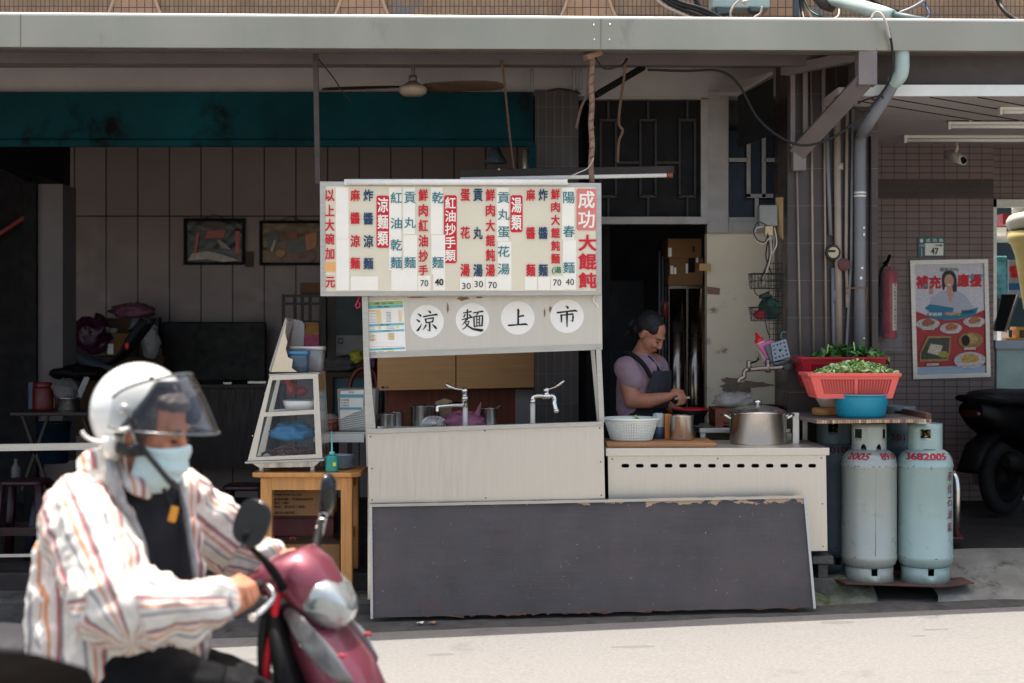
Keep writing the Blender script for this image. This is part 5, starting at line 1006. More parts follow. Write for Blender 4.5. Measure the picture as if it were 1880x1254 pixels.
def carton(name, label, b, Y, dep, m, lines, kids=True, group=None):
    t = T(name, label, 'box', P((b[0] + b[2]) / 2, b[3], Y + dep / 2), group); O('carton_body', MB().pbox(*b, Y, dep), m, t, bevel=.004); mb = MB()
    for s_, q_ in lines: txt(mb, s_, q_, Y - .002, .005)
    if lines: O('printed_text', mb, mat('carton_ink', '3a2a1c', .8), t)
    return t
RC = O('red_crate_stack', MB().pbox(498, 952, 612, 984, 9.0, .2).pbox(498, 947, 612, 951, 8.99, .22), mat('deep_red_plastic', '4a0e12', .5), label='dark red plastic crate between the two cartons under the table', cat='crate')
carton('carton', 'upper printed brown carton under the varnished table', (502, 893, 612, 947), 8.92, .25, M_card, [('股份有限公司', (504, 896, 560, 903)), ('Foods Great Co., Ltd.', (504, 905, 554, 911)), ('產品名稱：冷凍食品系列', (503, 914, 574, 919)), ('成份：小麥粉', (503, 921, 530, 926)), ('地址：新北市三重區', (503, 928, 560, 933)), ('保存期限：', (503, 939, 545, 944))])
t = T('carton', 'lower open carton with raised flaps standing on the kerb under the table', 'box', P(556, 1085, 8.98))
mb = MB(); mb.pbox(502, 1000, 624, 1094, 8.86, .26); O('carton_body', mb, M_card, t, bevel=.004)
O('carton_flap', MB().prism([P(504, 982, 9.05), P(600, 976, 9.05), P(626, 1000, 8.88), P(502, 1000, 8.88)], (0, .006, 0)), M_cardd, t); mb = MB(); txt(mb, '竹', (530, 985, 545, 994), 8.94, .03); O('red_stamp', mb, mat('stamp_red', '9a3a2a', .8), t)
# display case
DC = T('display_case', 'small slanted steel and glass food display case on the wooden table', 'display case', P(535, 866, 8.95))
Ya, Yb = 8.78, 9.1
oF = [(496, 688), (584, 685), (592, 841), (455, 846)]; oU = [(500, 698), (575, 695), (577, 752), (487, 757)]; oL = [(485, 765), (577, 760), (580, 834), (470, 839)]
for nm, Y in (('side_frame', Ya), ('side_frame', Yb)):
    mb = holed([(a, -b) for a, b in oF], [[(a, -b) for a, b in oU], [(a, -b) for a, b in oL]], lambda u, v, w, Y=Y: P(u, -v, Ya) + Vector((0, Y - Ya + w * .012, 0)), 1.); O(nm, mb, M_steel, DC, bevel=.002)
def dp(a, b, y): q_ = P(a, b, Ya); return Vector((q_.x, y, q_.z))
for nm, (p0, p1) in (('slanted_glass', ((496, 690), (457, 843))), ('back_panel', ((584, 687), (592, 841)))):
    mb = MB(); mb.flat([dp(*p0, Ya + .01), dp(*p1, Ya + .01), dp(*p1, Yb - .01), dp(*p0, Yb - .01)]); O(nm, mb, mat('case_glass', 'dfe6e6', .05, alpha=.18) if nm == 'slanted_glass' else M_steelh, DC)
O('side_glass', MB().flat([dp(a, b, Ya + .012) for a, b in oF]), mat('side_glass', 'b9c6cc', .04, alpha=.07, spec=.8), DC)
O('top_panel', MB().prism([dp(494, 687, Ya - .006), dp(586, 684, Ya - .006), dp(586, 684, Yb + .006), dp(494, 687, Yb + .006)], (0, 0, -.006)), M_steel, DC)
O('case_shelf', MB().prism([dp(487, 760, Ya), dp(579, 756, Ya), dp(579, 756, Yb), dp(487, 760, Yb)], (0, 0, -.008)), M_steel, DC)
O('case_tray', MB().prism([dp(451, 847, Ya - .03), dp(596, 842, Ya - .03), dp(596, 842, Yb + .03), dp(451, 847, Yb + .03)], (0, 0, -.012)), M_alu, DC, bevel=.003)
O('case_base', MB().prism([dp(462, 850, Ya), dp(588, 847, Ya), dp(576, 857, Ya), dp(476, 859, Ya)], (0, .3, 0)), M_steelh, DC)
for a in (478, 572): O('rubber_foot', MB().tube([dp(a, 856, Ya + .04), dp(a, 867, Ya + .04)], .014, 10), M_lip, DC)
for a in (478, 572): O('rubber_foot', MB().tube([dp(a, 856, Yb - .04), dp(a, 867, Yb - .04)], .014, 10), M_lip, DC)
mb = MB()
for a, b in ((502, 693), (578, 692), (487, 722), (464, 800), (588, 800), (582, 740)): mb.ball(dp(a, b, Ya - .007), .004, 8, 5)
O('rivet', mb, M_chrome, DC)
O('open_lid', MB().prism([dp(523, 583, Ya + .02), dp(493, 679, Ya + .02), dp(495, 685, Ya + .02), dp(526, 590, Ya + .02)], (0, .28, 0)), mat('milky_lid', 'b3aca4', .3, alpha=.9), DC)
O('lid_side', MB().prism([dp(*p_, Ya + .012) for p_ in ((525, 590), (497, 683), (545, 683), (535, 676), (537, 660), (528, 656), (524, 640), (527, 628), (523, 612))], (0, .004, 0)), mat('cream_lid_card', 'd8c8aa', .6), DC)
O('lid_back', MB().prism([dp(*p_, Yb - .02) for p_ in ((525, 585), (541, 589), (546, 596), (544, 640), (520, 640))], (0, .004, 0)), mat('pale_lid', '9d9894', .4), DC)
# food inside
def heapobj(name, label, cat, c, rx, ry, h, n, ls, m):
    mb = MB()
    for i in range(n):
        r = math.sqrt(random.random()); a = random.random() * 6.283; p = Vector((c[0] + r * rx * math.cos(a), c[1] + r * ry * math.sin(a), c[2] + h * (1 - r) * random.random() + .003))
        q_ = Matrix.Rotation(random.random() * 6.28, 3, 'Z') @ Matrix.Rotation(random.gauss(0, .4), 3, 'Y'); mb.ball(p, (ls * random.uniform(.6, 1.4), ls * .3, ls * .25), 8, 5, q_)
    return O(name, mb, m, label=label, cat=cat, kind='stuff', fix=False)
heapobj('sliced_meat', 'dark sliced braised meat heaped in the lower display case', 'food', dp(527, 836, 8.94), .16, .11, .06, 150, .026, island_mat('braised_meat', ('3a1c14', '5a2d20', '2a1410', '6b3a2a'), .4))
O('blue_bag', bagmesh(dp(528, 815, 8.97), .12, .09, .11, 5, .45), mat('blue_bag', '2a7fb0', .35, alpha=.9, bump=.4, bsc=20), label='blue plastic bag lying in the lower display case', cat='bag')
mb = MB(); mb.loft([(dp(546, 754, 8.95), (.085, 0, 0), (0, .1, 0)), (dp(546, 737, 8.95), (.1, 0, 0), (0, .115, 0))], 24, 5); O('white_tray', mb, M_lip, label='white tray on the upper shelf of the display case', cat='tray')
O('red_food', MB().ball(dp(528, 714, 8.93), (.03, .04, .045)).ball(dp(523, 700, 8.92), (.03, .03, .03)).ball(dp(545, 720, 8.96), (.04, .04, .03)), mat('red_sausage', '8c1a20', .35), label='red food piled above the white tray in the display case', cat='food')
def tub(name, label, b, Y, dep, m, lidm):
    t = T(name, label, 'tub', P((b[0] + b[2]) / 2, b[3], Y + dep / 2)); cx = PX((b[0] + b[2]) / 2, Y); w = (b[2] - b[0]) / 2 * Y / F
    O('tub_body', MB().loft([(Vector((cx, Y + dep / 2, PZ(b[3], Y))), (w * .86, 0, 0), (0, dep / 2 * .86, 0)), (Vector((cx, Y + dep / 2, PZ(b[1] + 5, Y))), (w * .97, 0, 0), (0, dep / 2 * .97, 0))], 28, 7), m, t)
    O('tub_lid', MB().loft([(Vector((cx, Y + dep / 2, PZ(b[1] + 6, Y))), (w, 0, 0), (0, dep / 2, 0)), (Vector((cx, Y + dep / 2, PZ(b[1], Y))), (w, 0, 0), (0, dep / 2, 0))], 28, 7), lidm, t)
M_tub = mat('frosted_tub', 'a7a5a5', .3, alpha=.9)
tub('storage_tub', 'frosted tub with pale lid at the back of the display case top', (530, 636, 594, 684), 8.98, .14, M_tub, M_lip)
tub('storage_tub', 'smaller clear tub with a blue lid on the display case top', (527, 645, 566, 683.5), 8.82, .12, mat('blue_tub', '4b5f6e', .2, alpha=.85), mat('blue_lid', '3b7fa6', .35))
OB = T('oil_bottle', 'green squeeze bottle with a long thin nozzle at the table corner', 'bottle', P(609, 857, 8.8)); c = OB.location = Vector((PX(609.5, 8.8), 8.8, ZT + .001)); WL[OB.name] = c
O('bottle_body', MB().loft([(c, (.036, 0, 0), (0, .036, 0)), (c + Vector((0, 0, .01)), (.037, 0, 0), (0, .037, 0)), (c + Vector((0, 0, .085)), (.037, 0, 0), (0, .037, 0)), (c + Vector((0, 0, .098)), (.02, 0, 0), (0, .02, 0))], 24, 3), mat('green_oil_plastic', '2f8f80', .25, alpha=.92), OB)
O('nozzle', MB().tube([c + Vector((0, 0, .096)), c + Vector((0, 0, .112)), c + Vector((0, 0, .116)), c + Vector((-.002, 0, .23))], [.017, .017, .006, .0022], 12), mat('pale_teal_cap', '6fc0b4', .3), OB)
O('sticker', MB().box(c.x + .01, c.x + .028, 8.758, 8.762, c.z + .035, c.z + .055), mat('yellow_sticker', 'd5d43a', .5), OB)
PS = T('plate_stack', 'stack of pale plates behind the green bottle', 'plates', (PX(626, 8.98), 8.98, ZT + .001))
for i in range(9):
    z = ZT + .002 + i * .0085; O('plate', MB().lathe([(0, z), (.045, z), (.078, z + .011), (.08, z + .013), (.076, z + .013), (.044, z + .003), (0, z + .003)], (PX(626, 8.98), 8.98, 0), 32), mat('pale_plate', 'a9bcc4', .2, coat=.3), PS)

# ------------------------------------------------------------------ things behind the sink stall
zp = PZ(793, 9.25)
PT = T('prep_table', 'steel prep table behind the sink stall holding pots', 'table', (PX(800, 9.45), 9.45, .22))
O('tabletop', MB().box(PX(560, 9.25), PX(975, 9.25), 9.25, 9.75, zp - .03, zp), M_alu, PT)
for x, y in ((570, 9.28), (965, 9.28), (570, 9.7), (965, 9.7)): O('leg', MB().bar((PX(x, 9.25), y, .22), (PX(x, 9.25), y, zp - .03), .04, .04), M_pole, PT)
WCB = T('wall_cabinet', 'tan two door wooden cabinet hanging behind the sink stall', 'cabinet', P(836, 715, 10.6))
O('cabinet_box', MB().pbox(693, 640, 980, 715, 10.62, .3), M_cardd, WCB)
M_tanw = mat('tan_veneer', 'c8955f', .5, var=.12, sc=4, stretch=(.6, 1, 14))
O('door', MB().prism([P(693, 600, 10.6), P(836, 600, 10.6), P(836, 714, 10.6), P(693, 717, 10.6)], (0, .018, 0)), M_tanw, WCB); O('door', MB().prism([P(838, 600, 10.6), P(980, 600, 10.6), P(980, 711, 10.6), P(838, 714, 10.6)], (0, .018, 0)), M_tanw, WCB)
mb = MB(); txt(mb, '順 心', (700, 709, 714, 713), 10.597, .02); O('maker_mark', mb, M_ink, WCB)
O('wooden_partition', MB().pbox(708, 712, 975, 900, 10.75, .04), mat('reddish_panel_wood', '6e3118', .5, var=.3, sc=3, stretch=(12, 1, .6)), label='reddish brown wood panelling behind the pots', cat='panel')
O('plaster_strip', MB().pbox(946, 714, 984, 900, 10.7, .05), M_white, label='narrow grey plaster strip beside the wood panelling', cat='wall')
for lab, px, Y, r, h in (('nearer of the two small steel pots by the corner post', 712, 9.4, .05, .1), ('second small steel pot set close behind the first', 726, 9.5, .05, .105), ('tall steel pot beside the perforated ladle', 781, 9.5, .09, .145), ('steel pot behind the pink plastic bag', 896, 9.5, .055, .13)):
    potm('steel_pot', lab, 'pot', px, Y, zp + .002, r, h, M_steelh)
SKM = T('strainer_ladle', 'round perforated steel strainer propped against the tall pot', 'strainer', P(797, 792, 9.36)); cS = P(797, 778, 9.36)
def dish(u, v):
    a = u * 6.2832; r = v; return cS + Vector((math.cos(a) * r * .077, -.02 * (1 - r * r), math.sin(a) * r * .046))
mb = MB(); nu, nv = 40, 12; vs = [dish(i / nu, j / nv) for j in range(nv + 1) for i in range(nu)]
mb.add(vs, [(j * nu + i, j * nu + (i + 1) % nu, (j + 1) * nu + (i + 1) % nu, (j + 1) * nu + i) for j in range(nv) for i in range(nu) if not (2 < j < 11 and j % 2 and i % 2)], True); O('strainer_bowl', mb, M_steelh, SKM, solid=.002); O('strainer_rim', MB().tube([dish(i / 30, 1) for i in range(31)], .004, 6), M_steelh, SKM)
M_pinkbag = mat('pink_bag_film', 'b4708a', .3, var=.25, sc=12, alpha=.85, bump=.7, bsc=14)
mb = bagmesh(P(853, 795, 9.4), .12, .09, .13, 2, .45); O('plastic_bag', mb, M_pinkbag, label='pink translucent plastic bag of food behind the lever tap', cat='bag')
O('plastic_bag', MB().prism([P(868, 765, 9.38), P(882, 738, 9.42), P(884, 740, 9.42), P(880, 770, 9.4), P(874, 788, 9.36)], (0, .03, 0)), M_pinkbag, label='twisted pink end of a plastic bag behind the lever tap', cat='bag', bevel=.008)
O('paper_bag', MB().prism([P(*p_, 9.6) for p_ in ((798, 738), (815, 732), (830, 736), (828, 765), (802, 768))], (0, .06, 0)), mat('spotted_paper_bag', 'a58a72', .8, var=.3, sc=30), label='crumpled spotted paper bag between the pots', cat='bag', bevel=.006)
O('pot_cover', MB().lathe([(0, .02), (.05, .012), (.06, 0), (0, 0)], P(838, 743, 9.62), 24), M_black, label='black pot lid resting behind the paper bag', cat='lid')
O('ladle_handle', MB().bar(P(905, 755, 9.5), P(918, 745, 9.47), .012, .004), M_steelh, label='steel ladle handle sticking out of the pot behind the pink bag', cat='ladle')
# crate with price sheet, jars beside the table
CR = T('menu_crate', 'white ribbed plastic crate with a price sheet, behind the plates', 'crate', P(655, 800, 9.25)); zq = zp + .002
x0, x1 = PX(619, 9.3), PX(690, 9.3); zt_ = PZ(714, 9.3)
O('crate_body', MB().hexa([(x0 + .01, 9.3, zq), (x1 - .01, 9.3, zq), (x1 - .01, 9.52, zq), (x0 + .01, 9.52, zq), (x0, 9.29, zt_), (x1, 9.29, zt_), (x1, 9.53, zt_), (x0, 9.53, zt_)]), mat('ribbed_white_plastic', 'a3a19c', .4), CR, bevel=.006)
mb = MB()
for i in range(17):
    z = zq + .012 + i * .0125; mb.bar((x0 + .02, 9.296, z), (x1 - .02, 9.296, z + .03), .004, .004)
O('diagonal_rib', mb, M_lip, CR)
O('price_sheet', MB().prism([P(625, 718, 9.284), P(668, 716, 9.284), P(666, 752, 9.287), P(640, 762, 9.287), P(624, 770, 9.29)], (0, .003, 0)), M_paper, CR)
mb = MB(); 
for a in ((625, 724, 667, 730), (624, 748, 664, 752)): mb.pbox(*a, 9.281, .002)
O('sheet_band', mb, mat('sheet_blue', '6fb0c0', .7), CR)
mb = MB()
for i, s_ in enumerate(('鮮肉餛飩麵', '紅油抄手', '大餛飩湯')): txt(mb, s_, (626, 733 + 5 * i, 641, 736 + 5 * i), 9.280)
txt(mb, '成功', (640, 718.5, 650, 722), 9.280); O('sheet_text', mb, M_ink, CR)
for (x, lab) in ((603, 'nearer red lidded plastic jar behind the green bottle'), (612, 'second red lidded jar just behind the first')):
    t = T('condiment_jar', lab, 'jar', (PX(x, 9.3), 9.3 + (x - 603) * .012, zq)); O('jar_body', MB().lathe([(0, 0), (.03, 0), (.032, .01), (.032, .05), (0, .05)], t.location, 20), mat('amber_jar', '7c3f2c', .3), t); O('jar_lid', MB().lathe([(.035, .05), (.035, .068), (0, .07)], t.location, 20), mat('red_jar_lid', 'a25040', .4), t)
O('side_shelf', MB().pbox(575, 797, 668, 812, 9.2, .05), M_lip, label='white shelf edge beside the sink stall', cat='shelf')
O('folded_bag', bagmesh((PX(608, 9.5), 9.5, zq), .05, .04, .09, 21, .4), M_film, label='crumpled clear bag behind the jars', cat='bag')

# ------------------------------------------------------------------ dining room behind
def picture(name, label, b, Y, m1, ovals):
    t = T(name, label, 'picture', P((b[0] + b[2]) / 2, b[3], Y), 'framed pictures on the panelled wall'); mb = MB(); x0, y0, x1, y1 = b; w = 5
    for q_ in ((x0, y0, x1, y0 + w), (x0, y1 - w, x1, y1), (x0, y0 + w, x0 + w, y1 - w), (x1 - w, y0 + w, x1, y1 - w)): mb.pbox(*q_, Y, .03)
    O('frame', mb, M_black, t); O('picture_sheet', MB().grid(lambda u, v: P(x0 + 4 + (x1 - x0 - 8) * u, y1 - 4 + (y0 - y1 + 8) * v, Y + .022 - .008 * abs(mnoise.noise(Vector((u * 4, v * 5, x0))))), 30, 20), m1, t)
    for k, (c_, poly) in enumerate(ovals): O('picture_shape', MB().flat([P(a, b_, Y + .01 - .001 * k) for a, b_ in poly]), mat('picture_tone', c_, .25, var=.3, sc=20), t)
    O('hanging_string', MB().tube([P(x0 + (x1 - x0) * .35, y0, Y + .02), P((x0 + x1) / 2, y0 - 8, Y + .02), P(x0 + (x1 - x0) * .65, y0, Y + .02)], .003, 5), M_cable, t)
picture('framed_picture', 'framed red and green picture, glossy and wrinkled, on the panelled wall', (337, 401, 449, 486), 12.95, mat('dark_green_print', '262b1e', .25, var=.4, sc=9, dirt=.55, dcol='5a1f12', dsc=9), [('3a0f0d', ell(393, 413, 24, 7)), ('a8381c', [(380, 424), (415, 422), (410, 436), (376, 438)]), ('b03a20', [(432, 424), (440, 424), (440, 466), (432, 466)]), ('a83a20', [(360, 430), (367, 426), (360, 470), (354, 472)]), ('a89a88', [(345, 478), (352, 466), (380, 461), (410, 468), (440, 478), (410, 481), (380, 476)]), ('8f7f72', [(398, 442), (404, 440), (425, 458), (408, 456)])])
picture('framed_picture', 'framed brown and yellow picture partly behind the menu board', (476, 405, 592, 487), 12.95, mat('ochre_print', '6e5126', .3, var=.4, sc=14, dirt=.6, dcol='7a2a14', dsc=14), [('4a463c', ell(545, 452, 20, 14)), ('3c4038', ell(500, 440, 12, 16)), ('b8702a', [(560, 430), (582, 426), (580, 455), (562, 460)]), ('9a2418', ell(540, 432, 6, 6)), ('a86a28', ell(515, 465, 9, 7)), ('7a3a18', ell(570, 470, 9, 8)), ('b09f86', [(496, 460), (503, 440), (507, 442), (500, 464)])])
O('wall_note', MB().pbox(450, 462, 464, 490, 12.97, .01), mat('brown_note', '544436', .8), label='small brown paper note beside the red and green picture', cat='note')
TVC = T('tv_cabinet', 'dark low cabinet below the big black television', 'cabinet', P(390, 890, 12.6)); O('cabinet_body', MB().pbox(285, 712, 500, 860, 12.55, .4), M_woodd, TVC); O('cabinet_top', MB().pbox(280, 706, 505, 712, 12.5, .45), M_woodd, TVC); O('drawer_handle', MB().pbox(455, 700, 488, 704, 12.5, .02).pbox(410, 702, 425, 705, 12.5, .02), M_alu, TVC)
TV = T('television', 'large black flat television on the low cabinet', 'television', P(390, 706, 12.7)); O('tv_screen', MB().pbox(297, 591, 488, 700, 12.7, .05), mat('tv_black', '040404', .4, spec=.2), TV, bevel=.01); O('tv_stand', MB().pbox(370, 698, 415, 706, 12.68, .15), M_black, TV)
O('cardboard_box', MB().pbox(196, 584, 262, 615, 12.5, .3), M_cardd, label='brown cardboard box on top of the pile against the panelled wall', cat='box', bevel=.004)
O('cardboard_box', MB().pbox(180, 612, 236, 650, 12.4, .3), mat('yellow_carton', '7d5a2f', .8), label='yellowish carton with a white tag in the pile', cat='box', bevel=.004)
O('white_tag', MB().pbox(197, 631, 208, 650, 12.39, .005), M_strip, label='white tag hanging on the yellowish carton', cat='tag')
O('box_pile', MB().pbox(112, 655, 300, 800, 12.45, .4), M_cardd, label='big brown carton low in the pile against the wall', cat='box')
O('brown_panel', MB().pbox(272, 582, 291, 640, 12.6, .1), M_woodd, label='narrow dark brown board leaning behind the stroller', cat='board')
O('plastic_cups', MB().lathe([(0, 0), (.03, 0), (.036, .05)], P(193, 612, 12.4), 16).lathe([(0, 0), (.03, 0), (.04, .04)], P(208, 612, 12.42), 16), M_film, label='clear plastic cups on the yellowish carton', cat='cups')
for c_, lab, rx, h, sd in (((245, 586, 12.6), 'pink plastic bag on the top cardboard box', .16, .13, 4), ((170, 652, 12.4), 'purple plastic bag low in the pile', .15, .3, 9), ((276, 660, 12.4), 'grey plastic bag beside the stroller handle', .07, .28, 13)):
    O('plastic_bag', bagmesh(P(*c_), rx, .1, h, sd, .5), (mat('bag_pink', '7d4a5c', .3, alpha=.8, bump=.5, bsc=14), mat('bag_purple', '3f1a2e', .3, alpha=.9, bump=.5, bsc=14), M_film)[(4, 9, 13).index(sd)], label=lab, cat='bag')
STR = T('stroller', 'folded grey and black stroller in front of the piled boxes', 'stroller', P(200, 800, 11.9))
M_gf = mat('grey_fabric', '4d5058', .9, var=.2, sc=9)
O('seat_pad', MB().loft([(P(119, 632, 11.9), (.01, 0, .03), (0, .16, 0)), (P(135, 648, 11.9), (.01, 0, .05), (0, .18, 0)), (P(165, 665, 11.9), (.01, 0, .045), (0, .18, 0)), (P(200, 676, 11.9), (.0, 0, .03), (0, .18, 0)), (P(218, 676, 11.9), (.0, 0, .025), (0, .17, 0))], 20, 3), M_gf, STR)
O('back_rest', MB().loft([(P(212, 664, 11.9), (.05, 0, .02), (0, .16, 0)), (P(236, 640, 11.9), (.05, 0, .03), (0, .17, 0)), (P(254, 612, 11.9), (.07, 0, .03), (0, .17, 0)), (P(270, 590, 11.9), (.06, 0, .02), (0, .15, 0))], 20, 3), mat('black_fabric', '17191f', .85), STR)
O('head_pad', MB().loft([(P(247, 603, 11.85), (.04, 0, .02), (0, .08, 0)), (P(259, 584, 11.85), (.06, 0, .0), (0, .1, 0)), (P(278, 590, 11.85), (.01, 0, .02), (0, .08, 0))], 16, 3), M_gf, STR)
O('red_badge', MB().ball(P(233, 635, 11.72), (.018, .01, .03)), mat('red_badge', 'c01c14', .4), STR)
for a, b in (((160, 668), (120, 800)), ((215, 668), (250, 800))): O('frame_leg', MB().tube([P(*a, 11.8), P(*b, 11.8)], .012, 8), M_black, STR)
# left table with red jar and pot
LT2 = T('side_table', 'dark folding table by the white pillar with a red jar on it', 'table', P(100, 900, 10.6)); zl = PZ(757, 10.4)
O('tabletop', MB().box(PX(18, 10.4), PX(215, 10.4), 10.4, 10.95, zl - .025, zl), M_woodd, LT2, bevel=.005)
for a, b in (((40, 760), (90, 900)), ((90, 760), (40, 900)), ((150, 760), (200, 900)), ((200, 760), (150, 900))): O('leg', MB().bar(P(*a, 10.6), P(*b, 10.6), .02, .02), M_woodd, LT2)
JR = T('red_jar', 'red lidded jar wrapped in red paper on the dark side table', 'jar', (PX(79, 10.6), 10.6, zl)); O('jar_body', MB().lathe([(0, 0), (.068, 0), (.07, .02), (.07, .15), (.055, .17), (0, .17)], JR.location, 28), mat('speckled_red', '4e0d0b', .5, dirt=.62, dcol='7a5c40', dsc=30), JR); O('jar_lid', MB().lathe([(.06, .168), (.06, .195), (0, .197)], JR.location, 28), mat('jar_lid_red', '5c0f0c', .4), JR)
potm('steel_pot', 'dark steel pot on the side table next to the red jar', 'pot', 124, 10.6, zl + .001, .085, .09, M_steelh)
O('plastic_bag', bagmesh((PX(120, 10.6), 10.6, zl + .06), .09, .07, .16, 17, .4), mat('dull_film', '5a5754', .5, alpha=.7, bump=.4, bsc=18), label='clear plastic bag bulging out of the dark steel pot', cat='bag')
O('black_cloth', bagmesh(P(145, 700, 11.3), .2, .12, .12, 23, .6), M_black, label='black cloth bundle behind the pot on the side table', cat='cloth')
O('calculator', MB().prism([P(138, 728, 11.2), P(156, 688, 11.2), P(164, 694, 11.2), P(147, 734, 11.2)], (0, .02, 0)), M_film, label='tilted clear strip with red marks behind the pot', cat='strip')
mb = MB()
for i in range(24): mb.add([], [])
O('blue_bucket', MB().lathe([(0, 0), (.1, 0), (.12, .28), (.128, .28), (.128, .29), (.118, .29)], P(98, 850, 10.9), 36), mat('blue_bucket', '152a3c', .4), label='blue ribbed bucket under the dark side table', cat='bucket')
O('blue_water_jug', MB().pbox(50, 700, 62, 757, 10.9, .1), mat('navy_jug', '1c3144', .4), label='narrow navy container behind the red jar', cat='container', bevel=.01)
O('white_bottle', MB().lathe([(0, 0), (.03, 0), (.03, .16), (.012, .19), (.012, .22), (0, .22)], P(29, 905, 9.9), 16), mat('dim_bottle', '4d4a48', .5), label='pump bottle standing behind the maroon stool', cat='bottle')
# stools
M_mar = mat('maroon_plastic', '260c13', .4, var=.1)
ST0 = None
def stool(loc, label, m, top):
    t = T('plastic_stool', label, 'stool', loc, 'plastic stools in the dining room'); c = Vector(loc); h = top - loc[2]
    O('seat', MB().loft([(c + Vector((0, 0, h - .03)), (.135, 0, 0), (0, .135, 0)), (c + Vector((0, 0, h - .008)), (.135, 0, 0), (0, .135, 0)), (c + Vector((0, 0, h)), (.125, 0, 0), (0, .125, 0))], 28, 5), m, t)
    for sx in (-1, 1):
        for sy in (-1, 1): O('leg', MB().loft([(c + Vector((sx * .155, sy * .155, 0)), (.028, 0, 0), (0, .028, 0)), (c + Vector((sx * .115, sy * .115, h - .02)), (.026, 0, 0), (0, .026, 0))], 10, 4), m, t)
    for a, b in (((-1, -1), (1, -1)), ((1, -1), (1, 1)), ((1, 1), (-1, 1)), ((-1, 1), (-1, -1))): O('cross_rail', MB().bar(c + Vector((a[0] * .138, a[1] * .138, h * .38)), c + Vector((b[0] * .138, b[1] * .138, h * .38)), .01, .05), m, t)
    return t
s1 = stool((PX(47, 9.5), 9.5, .22), 'maroon plastic stool at the open end of the dining room rail', M_mar, .71)
s2 = stool((PX(452, 9.7), 9.7, .22), 'maroon plastic stool beside the varnished table', M_mar, .66)
s3 = stool((PX(112, 9.6), 9.6, .22), 'navy plastic stool behind the rider by the dining room rail', mat('navy_plastic', '191a2c', .4), .62)
# rail
RL = T('metal_railing', 'low metal rail of two pale bars across the dining room front', 'railing', (PX(-50, 8.98), 8.98, .22))
O('top_bar', MB().bar(P(-300, 826, 8.98), P(300, 817, 8.98), .04, .04), M_alu, RL); O('low_bar', MB().bar(P(-300, 1024, 8.98), P(300, 1016, 8.98), .018, .018), M_alu, RL)
for px in (-60, 295): O('post', MB().box(PX(px, 8.99), PX(px, 8.99) + .03, 8.985, 9.015, .22, PZ(824, 8.98)), M_alu, RL)
# rack, calendars, chair, clutter left of the stall
RK = T('lattice_rack', 'dark red wooden lattice rack against the panelled wall', 'rack', P(556, 720, 12.2)); mb = MB()
for x in (517, 538, 552, 566, 586): mb.pbox(x, 540, x + 5, 640, 12.2, .03)
for y in (541, 555, 588): mb.pbox(517, y, 598, y + 5, 12.19, .03)
O('lattice', mb, M_woodd, RK); O('rack_post', MB().pbox(586, 540, 598, 760, 12.15, .1), M_woodd, RK); O('rack_post', MB().pbox(517, 640, 523, 760, 12.15, .1), M_woodd, RK)
CA = T('wall_calendar', 'orange and pink calendar hanging on the lattice rack', 'calendar', P(565, 635, 12.12)); O('calendar_sheet', MB().pbox(546, 592, 585, 615, 12.12, .006), mat('calendar_orange', 'a8762c', .6, var=.4, sc=20), CA); O('pink_sheet', MB().pbox(545, 615, 585, 634, 12.12, .006), mat('calendar_pink', 'b8496a', .6, var=.3, sc=30), CA); O('dark_mark', MB().flat([P(a, b, 12.112) for a, b in ell(556, 600, 5, 8)]).flat([P(a, b, 12.112) for a, b in ell(554, 624, 5, 4)]), mat('calendar_ink', '3a1c10', .7), CA)
O('paper_bag', MB().pbox(551, 519, 590, 540, 12.3, .1), mat('tan_bag', '6a4a34', .8), label='tan paper bag on top of the lattice rack', cat='bag', bevel=.005)
CB = T('wall_calendar', 'dark poster calendar with pale date page behind the pink cord', 'calendar', P(640, 650, 12.3)); O('poster_sheet', MB().pbox(615, 540, 700, 617, 12.3, .006), mat('poster_dark', '2c3532', .5, var=.7, sc=8), CB); O('date_page', MB().pbox(617, 616, 700, 650, 12.29, .006), mat('date_page', '8a8580', .7), CB)
mb = MB(); mb.tube([P(a, b, 12.28) for a, b in ell(625, 626, 4, 5, 16)], .004, 5); O('moon_mark', mb, mat('date_green', '2c4238', .7), CB)
O('beige_strip_wall', MB().pbox(594, 540, 616, 780, 12.35, .06), mat('beige_strip', '7a6c62', .8), label='narrow beige wall strip beside the lattice rack', cat='wall')
SHF = T('low_shelf', 'low wooden shelf with a teal drawer by the sink stall', 'shelf', P(640, 800, 11.3)); O('shelf_top', MB().pbox(598, 684, 720, 692, 11.3, .4), M_cardd, SHF); O('shelf_side', MB().pbox(598, 692, 611, 900, 11.3, .4), M_cardd, SHF); O('teal_drawer', MB().pbox(612, 693, 700, 760, 11.35, .3), mat('teal_drawer', '1c4852', .5), SHF)
O('cloth_pile', bagmesh(P(635, 685, 11.5), .2, .12, .13, 31, .6), mat('grey_cloth', '4a4644', .9, var=.3, sc=20), label='pile of grey cloth on the low shelf', cat='cloth')
O('yellow_bag', bagmesh(P(655, 668, 11.4), .055, .05, .1, 33, .4), mat('yellow_bag', '9a982a', .5), label='yellow green bag on the cloth pile', cat='bag')
O('purple_bag', bagmesh(P(683, 715, 10.95), .06, .06, .25, 35, .5), mat('violet_bag', '5c2a4c', .3, alpha=.9), label='violet plastic bag hanging beside the tan cabinet', cat='bag')
CH = T('wooden_chair', 'dark red bentwood chair back behind the menu crate', 'chair', P(660, 820, 10.8)); O('back_hoop', MB().tube(smooth_path([P(641, 760, 10.8), P(642, 710, 10.8), P(652, 685, 10.8), P(668, 676, 10.8), P(690, 690, 10.8), P(694, 760, 10.8)], 5), .018, 10), mat('cherry_wood', '5c1c0e', .35), CH); O('seat', MB().pbox(638, 776, 700, 784, 10.5, .35), M_woodd, CH)
